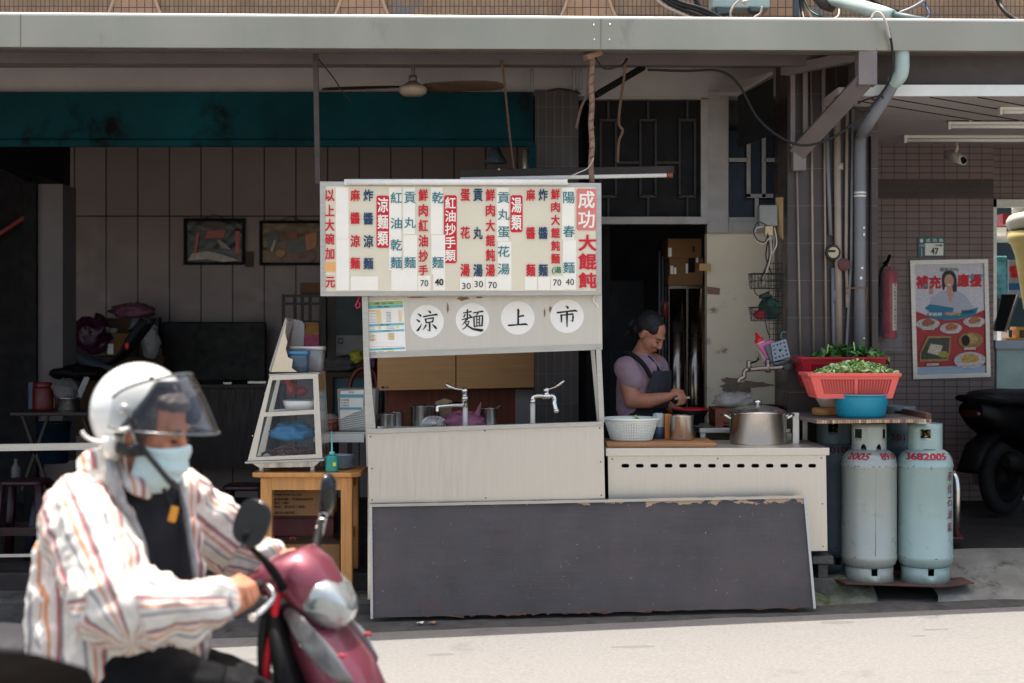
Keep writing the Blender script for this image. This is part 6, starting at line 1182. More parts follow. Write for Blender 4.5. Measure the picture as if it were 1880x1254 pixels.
for x in (642, 692): O('leg', MB().bar(P(x, 780, 10.55), (PX(x, 10.55), 10.55, .22), .03, .03), M_woodd, CH); O('leg', MB().bar(P(x, 770, 10.8), (PX(x, 10.8), 10.8, .22), .03, .03), M_woodd, CH)
O('shop_lantern', MB().lathe([(.0, .12), (.02, .115), (.04, .06), (.075, 0), (.07, -.01), (.0, -.005)], P(910, 297, 10.3), 20), mat('blue_checked_cloth', '4a5763', .7, var=.4, sc=26), label='small checked bell shaped lamp shade hanging by the lintel end', cat='lamp shade')
O('wall_tube', MB().tube([P(965, 275, 10.4), P(965, 335, 10.4)], .02, 10), M_lip, label='short upright white tube beside the lintel end', cat='tube')

# ------------------------------------------------------------------ fan, lamp, cords and cables under the awning
FN = T('ceiling_fan', 'brown three blade ceiling fan hanging under the awning', 'fan', P(757, 170, 9.2)); cf = P(758, 165, 9.2); M_bl = mat('fan_brown', '4f3e31', .5, var=.2)
O('down_rod', MB().tube([cf, cf + Vector((0, 0, .19))], .012, 10).tube([cf + Vector((0, 0, .05)), cf + Vector((0, 0, .085))], .026, 12), M_pole, FN)
O('motor_housing', MB().lathe([(0, -.035), (.06, -.034), (.078, -.02), (.085, -.0), (.082, .015), (.06, .028), (.03, .045), (0, .05)], cf, 32), mat('fan_beige', '9c8a78', .4), FN)
def blade(ang, droop):
    mb = MB(); d = Vector((math.cos(ang), math.sin(ang), droop)); s_ = Vector((-math.sin(ang), math.cos(ang), 0))
    secs = [(cf + d * r + Vector((0, 0, .02)), s_ * w + Vector((0, 0, -w * .3)), Vector((0, 0, .004))) for r, w in ((.07, .03), (.13, .05), (.3, .066), (.45, .066), (.53, .05), (.55, .02))]
    mb.loft(secs, 14, 4); return mb
for a, dr in ((-.2, -.02), (math.pi - .12, -.01), (1.0, .1)): O('blade', blade(a, dr), M_bl, FN)
LF = T('hanging_lamp', 'dark hanging batten lamp with one white tube behind the menu board', 'lamp', P(1040, 328, 9.25))
O('lamp_housing', MB().bar(P(843, 319, 9.25), P(1237, 312, 9.3), .05, .045), mat('dark_batten', '2f2722', .6), LF, bevel=.003)
O('lamp_tube', MB().tube([P(850, 329, 9.24), P(1230, 321, 9.29)], .0145, 12), M_tubew, LF); O('lamp_cap', MB().tube([P(1224, 321.2, 9.29), P(1235, 321, 9.29)], .017, 12), mat('rusty_cap', '9a4a34', .5), LF); O('lamp_cap', MB().tube([P(845, 329, 9.24), P(853, 329, 9.24)], .017, 12), M_lip, LF)
O('screw', MB().ball(P(916, 311, 9.22), .009), M_alu, LF)
def cord(lab, pts, r, m, name='dangling_rope'): return O(name, MB().tube(smooth_path([P(*p_) for p_ in pts], 5), r, 7), m, label=lab, cat='cord')
cord('frayed cord dropping from the awning to the batten lamp', [(921, 112, 9.0), (925, 140, 9.05), (931, 200, 9.1), (936, 250, 9.15), (944, 312, 9.22)], .007, M_rope)
cord('thin twisted wire slanting down from the square pole', [(584, 108, 8.7), (610, 140, 8.8), (630, 170, 8.85), (648, 191, 8.9)], .004, M_cable)
cord('looped frayed rope hanging over the dark window, longer of two', [(1148, 108, 8.9), (1146, 140, 8.95), (1140, 180, 8.95), (1136, 225, 8.95), (1143, 240, 8.95), (1136, 260, 8.95), (1134, 298, 8.95)], .008, M_rope)
cord('frayed rope end hanging beside the rope wrapped pole', [(1082, 118, 8.7), (1078, 170, 8.7), (1066, 200, 8.72), (1058, 236, 8.72)], .008, M_rope)
cord('drooping wire between the pole clamp and the awning', [(1092, 104, 8.7), (1110, 126, 8.72), (1140, 120, 8.75), (1152, 108, 8.8)], .005, M_cable)
O('black_stay', MB().bar(P(1092, 176, 8.95), P(1180, 124, 9.2), .04, .03), M_black, label='black slanting stay bar above the dark window', cat='bar')
cord('white lamp flex running from the board tube up the rope wrapped pole', [(1040, 326, 8.58), (1060, 318, 8.6), (1080, 308, 8.62), (1090, 290, 8.64)], .003, M_cablew)
cord('dark cable lying along the ledge over the tiled pillar', [(1005, 167, 9.85), (1025, 163, 9.85), (1048, 166, 9.85), (1066, 172, 9.85)], .006, M_cable)
for i, px in enumerate((976, 1054, 1066)): cord(('short upright conduit at the lintel end', 'thin upright conduit left of the dark window', 'grey upright conduit nearest the dark window')[i], [(px, 126, 9.82), (px, 166, 9.84)], .012, M_pvcg, 'conduit')
cord('long black cable swooping from the awning past the column to the downpipe', [(1190, 128, 8.9), (1260, 130, 9.0), (1320, 130, 9.0), (1356, 155, 8.98), (1390, 215, 8.96), (1430, 250, 8.95), (1475, 267, 8.9), (1530, 252, 8.9), (1580, 215, 8.85), (1612, 180, 8.8), (1636, 140, 8.75), (1638, 90, 8.72), (1630, 50, 8.7)], .0075, M_cable)
cord('pale cable hooked over the awning edge above the downpipe', [(1600, 34, 8.7), (1606, 24, 8.7), (1616, 24, 8.68), (1626, 40, 8.66), (1634, 70, 8.66)], .007, M_cablew)
cord('black wire loop round the bend of the downpipe', [(1575, 190, 8.92), (1590, 183, 8.9), (1616, 176, 8.85), (1622, 186, 8.86), (1600, 182, 8.88)], .005, M_cable)
cord('short black wire drooping between bracket and downpipe', [(1565, 197, 8.95), (1580, 205, 8.95), (1598, 203, 8.95), (1612, 180, 8.9)], .005, M_cable)
# on the upper wall
BX = T('service_box', 'pale green metal service box with trailing wires above the awning', 'electric box', P(1362, 20, 9.6)); O('box_case', MB().pbox(1308, -60, 1414, 14, 9.55, .2), M_pvc, BX, bevel=.01); O('bracket', MB().prism([P(1316, 12, 9.5), P(1340, 14, 9.5), P(1346, 22, 9.5), P(1318, 26, 9.5)], (0, .1, 0)).prism([P(1376, 12, 9.5), P(1404, 14, 9.5), P(1398, 20, 9.5), P(1380, 20, 9.5)], (0, .1, 0)), mat('grey_green_bracket', '4e5a57', .6), BX)
for pts in ([(1360, -2), (1348, 10), (1341, 24), (1344, 38)], [(1399, 12), (1396, 24), (1385, 32), (1376, 40)], [(1362, 4), (1372, 2), (1366, 8)]): O('loose_wire', MB().tube(smooth_path([P(a, b, 9.4) for a, b in pts], 5), .007, 7), M_cablew, BX)
DP = T('drain_pipe', 'pale green drain pipe slanting over the awning from a dark collar', 'pipe', P(1600, 30, 9.2)); O('pipe_run', MB().tube([P(1530, -2, 9.4), P(1620, 24, 9.0), P(1638, 31, 8.95)], .042, 18), M_pvc, DP); O('dark_collar', MB().tube([P(1500, -14, 9.5), P(1516, 4, 9.45), P(1530, 8, 9.42)], .05, 16), mat('collar_dark', '3c3836', .6), DP); O('thin_pipe', MB().tube([P(1638, 26, 8.95), P(1700, 38, 8.9)], .018, 12), mat('grey_green_thin_pipe', '6d7f7b', .5), DP)
cord('grey upright conduit over the awning left of the drain pipe', [(1461, -40, 9.7), (1461, 40, 9.7)], .021, mat('blue_grey_conduit', '51636b', .5), 'conduit')
for k, pts in enumerate(([(1190, -30), (1225, 4), (1270, 24), (1310, 36), (1350, 40)], [(1196, -30), (1232, 2), (1278, 18), (1322, 34), (1360, 42)], [(1204, -34), (1240, 0), (1290, 16), (1330, 36), (1345, 42)], [(1186, -24), (1216, 8), (1262, 30), (1285, 40)])):
    cord(('lowest heavy black cable of the bundle over the awning', 'second heavy black cable of the bundle over the awning', 'topmost heavy black cable of the bundle over the awning', 'pale cable running under the black bundle over the awning')[k], [(a, b, 9.4) for a, b in pts], .012 if k < 3 else .008, M_cable if k < 3 else M_cablew, 'cable')
cord('thick black cable sweeping down by the service box', [(1268, -30, 9.5), (1280, 6, 9.5), (1300, 22, 9.5), (1330, 40, 9.4)], .014, M_cable, 'cable')
cord('black cable dropping beside the blue grey conduit', [(1468, -30, 9.6), (1472, 15, 9.6), (1477, 40, 9.5)], .014, M_cable, 'cable')
cord('thick black cable curving down at the far store end of the awning', [(1820, -30, 9.6), (1838, 12, 9.6), (1865, 36, 9.3), (1900, 48, 9.2)], .015, M_cable, 'cable')
cord('black cable slanting behind the pale drain pipe', [(1590, -6, 9.6), (1620, 10, 9.6), (1655, 22, 9.6)], .01, M_cable, 'cable')
cord('grey cable curving up past the drain pipe end', [(1650, 24, 9.5), (1675, 14, 9.5), (1700, -2, 9.5), (1712, -20, 9.5)], .01, mat('grey_cable', '8c9093', .5), 'cable')
cord('thin green cable over the awning left of the drain pipe', [(1474, -5, 9.6), (1486, 18, 9.6), (1510, 32, 9.5), (1535, 38, 9.4)], .006, mat('green_cable', '1f5f4a', .5), 'cable')
cord('thin blue wire drooping past the drain pipe', [(1694, -10, 9.6), (1702, 14, 9.6), (1706, 26, 9.5), (1700, 38, 9.4)], .006, mat('blue_wire', '2c4a68', .5), 'cable')
cord('frayed pale wire ends under the drain pipe', [(1541, 16, 9.3), (1538, 30, 9.2), (1522, 38, 9.1)], .006, M_cablew, 'cable')
# litter
for i, (px, py, c_, lab) in enumerate(((38, 1160, 'a88a6a', 'tan dead leaf on the dark ground near the rail'), (771, 1146, 'd8d2c6', 'white scrap on the dark gutter before the leaning board'), (793, 1149, '9a7a58', 'brown scrap beside the white one on the gutter'))):
    Y = 8.36; mb = MB(); c = Vector((PX(px, Y), Y, zg(PX(px, Y)) + .022)); mb.grid(lambda u, v: c + Vector(((u - .5) * (.03 + .02 * v), (v - .5) * .04, .003 * math.sin(u * 5 + v * 4))), 5, 3); O('litter', mb, mat('litter_tone', c_, .8), label=lab, cat='litter')
# ------------------------------------------------------------------ scooters
M_rub = mat('tyre_rubber', '0c0b0b', .85, var=.15)
def scooter(label, o, yaw, paint, trim, lens_on=True, case=False, k=1., rider=False):
    Mr = Matrix.Rotation(yaw, 3, 'Z'); o = Vector(o)
    p = lambda u, s, z: o + Mr @ Vector((u * k, s * k, z * k)); q_ = lambda u, s, z: Mr @ Vector((u * k, s * k, z * k))
    t = T('motor_scooter', label, 'scooter', o)
    def lf(name, secs, m, n=24, e=2.6, par=None): # sections (u, z, half width, (du, dz) half thickness vector)
        return O(name, MB().loft([(p(u, 0, z), q_(0, hw, 0), q_(a, 0, b)) for u, z, hw, a, b in secs], n, e), m, par or t)
    for nm, u in (('front_wheel', .34), ('rear_wheel', -.88)):
        w = O(nm, MB().lathe([(.155 * k, -.035 * k), (.2 * k, -.045 * k), (.222 * k, -.028 * k), (.228 * k, 0), (.222 * k, .028 * k), (.2 * k, .045 * k), (.155 * k, .035 * k)], p(u, 0, .228), 40, q_(0, 1, 0)), M_rub, t)
        O('rim', MB().lathe([(.158 * k, -.034 * k), (.15 * k, -.02 * k), (.06 * k, -.01 * k), (.05 * k, -.04 * k), (0, -.042 * k)], p(u, 0, .228), 28, q_(0, 1, 0)).lathe([(.158 * k, .034 * k), (.15 * k, .02 * k), (.06 * k, .01 * k), (.05 * k, .04 * k), (0, .042 * k)], p(u, 0, .228), 28, q_(0, 1, 0)), M_alu if rider else M_black, w)
    O('fork', MB().tube([p(.34, .07, .228), p(.08, .06, .8)], .02 * k, 10).tube([p(.34, -.07, .228), p(.08, -.06, .8)], .02 * k, 10), M_alu, t)
    lf('front_fender', [(.12, .36, .06, -.02, .02), (.18, .45, .075, -.015, .03), (.3, .5, .08, 0, .035), (.44, .47, .075, .02, .03), (.56, .37, .05, .015, .015)], paint)
    lf('nose_cowl', [(-.015, .82, .06, .035, .02), (.025, .79, .1, .046, .038), (.08, .735, .13, .06, .046), (.135, .655, .15, .072, .045), (.165, .57, .16, .085, .04), (.16, .47, .15, .09, .02), (.12, .36, .12, .07, -.01)], paint)
    lf('leg_shield', [(-.035, .84, .12, .03, .01), (.0, .72, .17, .04, 0), (.035, .6, .2, .05, 0), (.03, .45, .2, .05, 0), (-.03, .33, .18, .06, 0)], trim)
    for s in (-1, 1):
        O('turn_signal', MB().loft([(p(.02, s * .11, .84), q_(.02, 0, -.01), q_(.01, 0, .016)), (p(.07, s * .146, .79), q_(.03, s * .012, -.03), q_(.018, 0, .024)), (p(.135, s * .16, .73), q_(.025, s * .01, -.03), q_(.018, 0, .024)), (p(.185, s * .145, .675), q_(.012, 0, -.015), q_(.01, 0, .012))], 16), mat('smoked_lens', '6c6c6c', .1, var=.3, coat=.6), t)
        O('side_reflector', MB().ball(p(.17, s * .15, .74), (.013 * k, .006 * k, .006 * k), 10, 6), M_num, t)
    lf('handlebar_cowl', [(-.14, .912, .035, 0, .012), (-.11, .915, .085, 0, .03), (-.06, .925, .118, .005, .058), (-.02, .935, .12, .008, .06), (.02, .933, .128, .02, .08), (.06, .89, .121, .03, .085), (.098, .846, .1, .036, .062), (.126, .818, .066, .027, .034)], paint, 28, 2.5)
    hl = lf('headlight', [(.05, .9, .1, .024, .035), (.075, .882, .125, .034, .05), (.105, .855, .112, .036, .048), (.13, .829, .09, .032, .038), (.146, .811, .065, .024, .026), (.154, .803, .03, .01, .012)], mat('headlight_lens', 'a4aaa8', .14, .5, var=.35, sc=16, stretch=(1, 1, .4), coat=.9), 28, 3.2)
    lf('lamp_seam', [(.046, .904, .1, .024, .037), (.053, .899, .106, .026, .039)], M_black, 28, 3.2, hl)
    lf('dash', [(-.12, .93, .06, 0, .01), (-.08, .95, .09, .01, .012), (-.04, .965, .1, .01, .012)], M_black)
    for s in (-1, 1):
        O('grip', MB().tube([p(-.055, s * .15, .925), p(-.065, s * .2, .922)], .014 * k, 10).tube([p(-.065, s * .2, .922), p(-.085, s * .345, .908)], .019 * k, 14).tube([p(-.085, s * .345, .908), p(-.087, s * .36, .906)], .024 * k, 14), M_rub, t)
        O('brake_lever', MB().tube(smooth_path([p(-.03, s * .16, .925), p(.0, s * .2, .905), p(-.005, s * .27, .885), p(-.02, s * .33, .87)], 4), [.008 * k] * 12 + [.011 * k], 8), M_chrome, t)
        hc = p(-.0 if s < 0 else .0, s * .3, 1.175); rd = q_(-.35, -s * .8, -.1).normalized()
        if rider: hc = P(463, 960, 3.98) if s < 0 else P(598, 908, 4.72); rd = (Vector((-.35, -.9, .1)) if s < 0 else Vector((-.97, .12, .1))).normalized()
        side = rd.cross(Vector((0, 0, 1))).normalized(); up = side.cross(rd)
        if s < 0 and rider: a_ = .35; side, up = side * math.cos(a_) + up * math.sin(a_), up * math.cos(a_) - side * math.sin(a_)
        hh = .062 * k if s < 0 else .068 * k; hw = .05 * k
        O('mirror', MB().loft([(hc + rd * -.03 * k, side * hw * .3, up * hh * .3), (hc + rd * -.026 * k, side * hw * .65, up * hh * .65), (hc + rd * -.012 * k, side * hw * .93, up * hh * .93), (hc, side * hw, up * hh), (hc + rd * .008 * k, side * hw * .97, up * hh * .97)], 28, 2.7), mat('mirror_shell', '16171a', .22, var=.1), t)
        st0 = p(-.01, s * .135, .955)
        if rider: st0 = P(520, 1080, 4.13) if s < 0 else P(578, 1014, 4.42)
        e_ = hc - up * hh * .8
        O('mirror_stalk', MB().tube(smooth_path([st0, st0.lerp(e_, .35) + Vector((0, 0, .012)), e_, hc - up * hh * .4], 4), [.013 * k] * 5 + [.009 * k] * 8, 10), M_black, t)
        if rider and s > 0:
            for i in range(4): O('stalk_nut', MB().tube([st0.lerp(e_, .42 + .15 * i), st0.lerp(e_, .48 + .15 * i)], .014, 10), M_chrome, t)
    O('red_hose', MB().tube(smooth_path([p(-.02, -.1, .9), p(-.03, -.115, .8), p(-.045, -.12, .68), p(-.03, -.11, .58)], 5), .011 * k, 8), M_red, t)
    O('wiring', MB().tube(smooth_path([p(-.03, -.08, .9), p(-.06, -.1, .8), p(-.06, -.1, .66), p(-.04, -.08, .55)], 5), .014 * k, 8), M_cable, t)
    lf('floorboard', [(.05, .31, .16, 0, .04), (-.25, .29, .15, 0, .04), (-.5, .31, .15, 0, .05)], M_black, 20, 6)
    lf('rear_body', [(-.42, .48, .12, .05, .19), (-.6, .5, .16, 0, .18), (-.85, .54, .17, 0, .14), (-1.1, .6, .13, 0, .09), (-1.24, .64, .08, 0, .05)], paint)
    lf('seat', [(-.36, .69, .08, 0, .03), (-.46, .7, .13, 0, .05), (-.65, .7, .15, 0, .05), (-.9, .71, .15, 0, .05), (-1.1, .71, .12, 0, .045), (-1.18, .71, .07, 0, .02)], mat('seat_vinyl', '17151a' if rider else '0c0b0b', .7, bump=.1, bsc=60), 24, 3)
    O('grab_rail', MB().tube(smooth_path([p(-1.05, .13, .68), p(-1.22, .1, .71), p(-1.27, 0, .72), p(-1.22, -.1, .71), p(-1.05, -.13, .68)], 5), .014 * k, 10), M_black, t)
    lf('tail_light', [(-1.2, .62, .08, 0, .03), (-1.265, .62, .06, 0, .02)], M_dred if rider else mat('dark_tail_lens', '2a0a0a', .2))
    lf('rear_mudguard', [(-1.0, .5, .07, 0, .03), (-1.18, .42, .075, -.01, .03), (-1.27, .28, .07, -.03, .01)], M_black)
    O('exhaust', MB().loft([(p(-.62, -.16, .25), q_(0, .05, 0), q_(0, 0, .05)), (p(-1.12, -.18, .34), q_(0, .06, 0), q_(0, 0, .06)), (p(-1.16, -.18, .345), q_(0, .03, 0), q_(0, 0, .03))], 16), M_black, t)
    O('engine_case', MB().loft([(p(-.5, .1, .26), q_(0, .05, 0), q_(0, 0, .07)), (p(-.95, .12, .25), q_(0, .05, 0), q_(0, 0, .08))], 14, 4), M_pole, t)
    if case: O('top_case', MB().loft([(p(-1.12, 0, .76), q_(.17, 0, 0), q_(0, .2, 0)), (p(-1.12, 0, .83), q_(.2, 0, 0), q_(0, .235, 0)), (p(-1.12, 0, .92), q_(.2, 0, 0), q_(0, .235, 0)), (p(-1.12, 0, 1.0), q_(.17, 0, 0), q_(0, .2, 0)), (p(-1.12, 0, 1.035), q_(.1, 0, 0), q_(0, .12, 0))], 28, 3), mat('case_brown_black', '070504', .9, spec=.03), t)
    return t
M_paint = mat('wine_red_metallic', '7d3a48', .44, .5, var=.06, sc=3, coat=.6)
M_bpaint = mat('black_gloss', '040405', .45, 0, var=.1, spec=.2)
SCO = (-.6, 4.28, zg(-.6) + .0)
scooter('wine red scooter ridden past the stall, its headlight towards the shop sign', SCO, R(-8), M_paint, M_black, rider=True)
scooter('black scooter parked in the shade of the store arcade', (PX(1772, 10.7) + 1.32 * math.cos(R(42)), 10.4 + 1.32 * math.sin(R(42)), .36), R(42), M_bpaint, M_black, k=1.14)
scooter('dark scooter with a top case parked close to the viewer', (-2.07, 3.0, zg(-2.2)), R(170), M_bpaint, M_black, case=True)

# ------------------------------------------------------------------ people
def skin(name, c, dark): return mat(name, c, .5, var=.1, sc=18, bump=.05, bsc=150)
def head_shapes(mb, C, f, s=1., jaw=1.):
    f = Vector(f).normalized(); l = Vector((0, 0, 1)).cross(f).normalized(); w = f.cross(l)
    Mx = Matrix((f, l, w)).transposed(); g = lambda a, b, c: Vector(C) + (f * a + l * b + w * c) * s
    mb.ball(g(-.012, 0, .03), (.098 * s, .076 * s, .088 * s), 24, 16, Mx); mb.ball(g(.03, 0, -.03), (.066 * s, .062 * s, .075 * s), 20, 14, Mx)
    mb.ball(g(.05, 0, -.088), (.036 * s * jaw, .032 * s, .026 * s), 14, 10, Mx); mb.ball(g(.015, 0, -.075), (.055 * s, .054 * s, .035 * s), 14, 10, Mx)
    caps(mb, g(.09, 0, .012), .011 * s, g(.106, 0, -.028), .015 * s); mb.ball(g(.095, .014, -.032), .011 * s); mb.ball(g(.095, -.014, -.032), .011 * s)
    mb.ball(g(.078, .032, -.025), (.022 * s, .024 * s, .022 * s)); mb.ball(g(.078, -.032, -.025), (.022 * s, .024 * s, .022 * s))
    mb.ball(g(.08, 0, .026), (.017 * s, .05 * s, .014 * s), 14, 8, Mx); mb.ball(g(.086, 0, -.06), (.014 * s, .024 * s, .011 * s), 12, 8, Mx); mb.ball(g(.082, 0, -.07), (.014 * s, .02 * s, .01 * s), 12, 8, Mx)
    for b in (.074, -.074): mb.ball(g(-.006, b, -.008), (.02 * s, .01 * s, .032 * s), 12, 8, Mx); mb.ball(g(-.004, b * 1.05, .012), (.017 * s, .009 * s, .014 * s), 12, 8, Mx)
    return g, Mx
def hand(mb, wrist, A, Bx, fwd, up, r=.0085, sgn=1):
    """hand closed round a bar from A to Bx: palm, four bent fingers of unequal length, thumb"""
    wrist, A, Bx, fwd, up = Vector(wrist), Vector(A), Vector(Bx), Vector(fwd).normalized(), Vector(up).normalized()
    kn = []
    for i in range(4):
        a = A.lerp(Bx, (i + .5) / 4); L = (.9, 1.04, 1.0, .84)[i]
        K = a + up * .034 - fwd * .012; m1 = a + up * .022 * L + fwd * .026 * L; m2 = a - up * .008 + fwd * .034 * L; tp = a - up * .03 + fwd * .012
        caps(mb, K, r * 1.2, m1, r * 1.12); caps(mb, m1, r * 1.08, m2, r); caps(mb, m2, r, tp, r * .85); kn.append(K)
    base = wrist
    for K in kn: caps(mb, base.lerp(K, .25), .02, K, .0125)
    c = (A + Bx) / 2 + up * .022 - fwd * .035; mb.ball(c, (.035, .034, .02))
    tb = base.lerp(c, .6) + (Bx - A).normalized() * .02 * sgn; t1 = Bx - fwd * .03 + up * .0; t2 = Bx - up * .026 + fwd * .0
    caps(mb, tb, .016, t1, .0115); caps(mb, t1, .0115, t2, .009)
# --- rider
RD = T('person', 'person in a white half helmet, face mask and striped jacket riding the red scooter', 'person', P(230, 1700, 4.25))
HCn = P(274, 786, 4.2); fR = (.90, -.27, -.30)
mb = MB(); g, Mh = head_shapes(mb, HCn, fR, 1.08)
caps(mb, P(252, 820, 4.22), .058, P(225, 900, 4.24), .066)
nsh, nel, nwr = P(160, 955, 4.08), P(215, 1118, 3.93), P(425, 1104, 3.95)
fsh, fel, fwr = P(325, 925, 4.42), P(425, 1010, 4.62), P(520, 1042, 4.56)
caps(mb, nsh, .05, nel, .042); caps(mb, nel, .042, nwr, .028); caps(mb, fsh, .05, fel, .042); caps(mb, fel, .042, fwr, .028)
caps(mb, P(170, 950, 4.16), .08, P(305, 935, 4.36), .08); caps(mb, P(225, 960, 4.26), .12, P(195, 1210, 4.27), .12)
Mr8 = Matrix.Rotation(R(-8), 3, 'Z'); sp = lambda u, s, z: Vector(SCO) + Mr8 @ Vector((u, s, z))
hand(mb, P(428, 1102, 3.95), sp(-.084, -.335, .91), sp(-.068, -.215, .921), (.97, -.1, -.1), (-.12, 0, 1), .0108)
hand(mb, P(525, 1040, 4.56), sp(-.082, .325, .91), sp(-.068, .23, .92), (.97, .1, -.1), (-.12, 0, 1), .0098)
blob('body', mb, skin('rider_skin', 'bf7f60', 0), RD, .0045, 2)
# hair under the helmet, mask, strap
mb = MB(); mb.ball(g(-.026, 0, .04), (.104, .087, .094), 24, 16, Mh); mb.ball(g(.03, .0, .082), (.062, .07, .03), 16, 10, Mh); mb.ball(g(.03, -.07, .03), (.03, .014, .04), 12, 8, Mh); mb.ball(g(-.06, 0, -.03), (.05, .075, .06), 16, 10, Mh); mb.ball(g(.02, -.075, -.0), (.025, .012, .03), 12, 8, Mh)
blob('hair', mb, mat('greying_hair', '4a403b', .6, var=.5, sc=30, stretch=(1, 1, 6)), RD, .007, 3, fold=lambda c: .004 * mnoise.noise(c * 60))
for b in (.031, -.031):
    O('eye', MB().ball(g(.093, b, -.002), (.007, .015, .004), 12, 6, Mh), mat('dark_eye', '20120d', .4), RD); O('eyebrow', MB().ball(g(.096, b * 1.08, .024), (.007, .019, .005), 12, 6, Mh), mat('grey_brow', '3f3631', .8), RD)
def maskf(u, v):
    a = R(-86 + 172 * u); t = v; z = -.022 - .12 * t - .02 * (1 - abs(math.cos(a))) * (t - .4) ; ff = .0 + (.1 + .016 * math.sin(math.pi * t) - .032 * t * t) * math.cos(a) ** .75; bb = (.083 - .014 * t) * math.sin(a)
    pl = .0035 * math.sin(t * 20) * math.cos(a)
    return g(ff + pl + .012, bb, z + (.012 * math.cos(a * 2) if t < .15 else 0))
O('face_mask', MB().grid(maskf, 28, 18), mat('pale_blue_mask', 'c3dcdc', .8, var=.06, sc=20, bump=.1), RD, solid=-.002)
O('ear_loop', MB().tube(smooth_path([maskf(0, .1), g(.0, -.088, .0), g(-.012, -.088, -.03), maskf(0, .85)], 4), .0025, 6), M_lip, RD)
hC = P(256, 757, 4.21); Vf = Vector((.955, -.27, -.12)).normalized(); Vl = Vector((0, 0, 1)).cross(Vf).normalized(); Vw = Vf.cross(Vl)
def hel(a, e, k=1.): return hC + (Vf * .137 * math.cos(a) * math.cos(e) + Vl * .122 * math.sin(a) * math.cos(e) + Vw * .137 * math.sin(e)) * k
def low(a):
    d = abs((a + math.pi) % (2 * math.pi) - math.pi); return R(44) if d < .75 else (R(44) + (R(-20) - R(44)) * (d - .75) / .75 if d < 1.5 else (R(-20) + (R(-58) - R(-20)) * min(1, (d - 1.5) / .65)))
HL = O('helmet', MB().grid(lambda u, v: hel(2 * math.pi * u, low(2 * math.pi * u) + (math.pi / 2 - low(2 * math.pi * u)) * v), 72, 30), mat('white_helmet_gloss', 'dcdcd6', .16, var=.03, coat=.8), RD, solid=.02)
O('helmet_rim', MB().tube([hel(2 * math.pi * i / 72, low(2 * math.pi * i / 72), .975) for i in range(73)], .007, 8), mat('dark_rim', '3a3a3a', .5), HL)
O('helmet_liner', MB().grid(lambda u, v: hel(2 * math.pi * u, low(2 * math.pi * u) + .05 + (math.pi / 2 - low(2 * math.pi * u) - .05) * v, .86), 48, 16), M_black, HL)
for s in (-1, 1): O('visor_screw', MB().ball(hel(s * 1.42, .13, 1.045), (.016, .012, .014), 14, 8), M_chrome, HL)
for a, b in ((252, 672), (266, 673)): O('vent_mark', MB().ball(P(a + 12, b + 20, 4.085), (.009, .003, .004), 10, 6), M_pole, HL)
Vh = Vector((.955, -.27, 0)).normalized()
def vis(u, v):
    a = R(-92 + 184 * u); ca, sa = math.cos(a), math.sin(a); h = max(0, ca) ** .6
    z = (.045 * (1 - h) + .106 * h) * (1 - v) + (-.03 * (1 - h) - .055 * h) * v
    return hC + Vh * ((.142 + .085 * v ** .8) * ca) + Vl * (.132 + .02 * v) * sa + Vector((0, 0, z))
def visor_mat():
    m, t, b = _new('smoked_visor'); n = t.nodes; tr = n.new('ShaderNodeBsdfTransparent'); tr.inputs[0].default_value = (.7, .71, .71, 1); gl = n.new('ShaderNodeBsdfGlossy'); gl.inputs['Roughness'].default_value = .06
    lw = n.new('ShaderNodeLayerWeight'); lw.inputs[0].default_value = .35; mr = n.new('ShaderNodeMapRange'); mr.inputs[3].default_value = .03; mr.inputs[4].default_value = .4; t.links.new(lw.outputs['Facing'], mr.inputs[0])
    mx = n.new('ShaderNodeMixShader'); t.links.new(mr.outputs[0], mx.inputs[0]); t.links.new(tr.outputs[0], mx.inputs[1]); t.links.new(gl.outputs[0], mx.inputs[2]); t.links.new(mx.outputs[0], n['Material Output'].inputs[0]); return m
VZ = O('visor', MB().grid(vis, 48, 18), visor_mat(), HL)
O('visor_edge', MB().tube([vis(i / 40, 1) for i in range(41)], .003, 6).tube([vis(i / 40, 0) for i in range(41)], .004, 6), mat('visor_edge', '55585a', .2), VZ)
O('chin_strap', MB().tube(smooth_path([P(238, 762, 4.06), P(255, 800, 4.07), P(264, 825, 4.08), P(288, 855, 4.085), P(312, 884, 4.1), P(322, 890, 4.14)], 4), .016, 8, flat=.4).tube(smooth_path([P(264, 826, 4.08), P(240, 828, 4.07), P(216, 822, 4.1)], 4), .016, 8, flat=.4), M_cable, HL)
O('strap_tail', MB().tube(smooth_path([P(214, 808, 4.1), P(200, 812, 4.09), P(175, 810, 4.1), P(158, 802, 4.1), P(150, 792, 4.1)], 5), .005, 7).tube(smooth_path([P(240, 786, 4.06), P(222, 790, 4.06), P(200, 786, 4.08)], 4), .007, 7), M_lip, HL)
O('neck_guard', MB().loft([(P(214, 798, 4.16), (.03, 0, 0), (0, .08, 0)), (P(213, 830, 4.17), (.026, 0, .006), (0, .075, 0)), (P(216, 845, 4.18), (.012, 0, 0), (0, .06, 0))], 18), M_lip, HL)
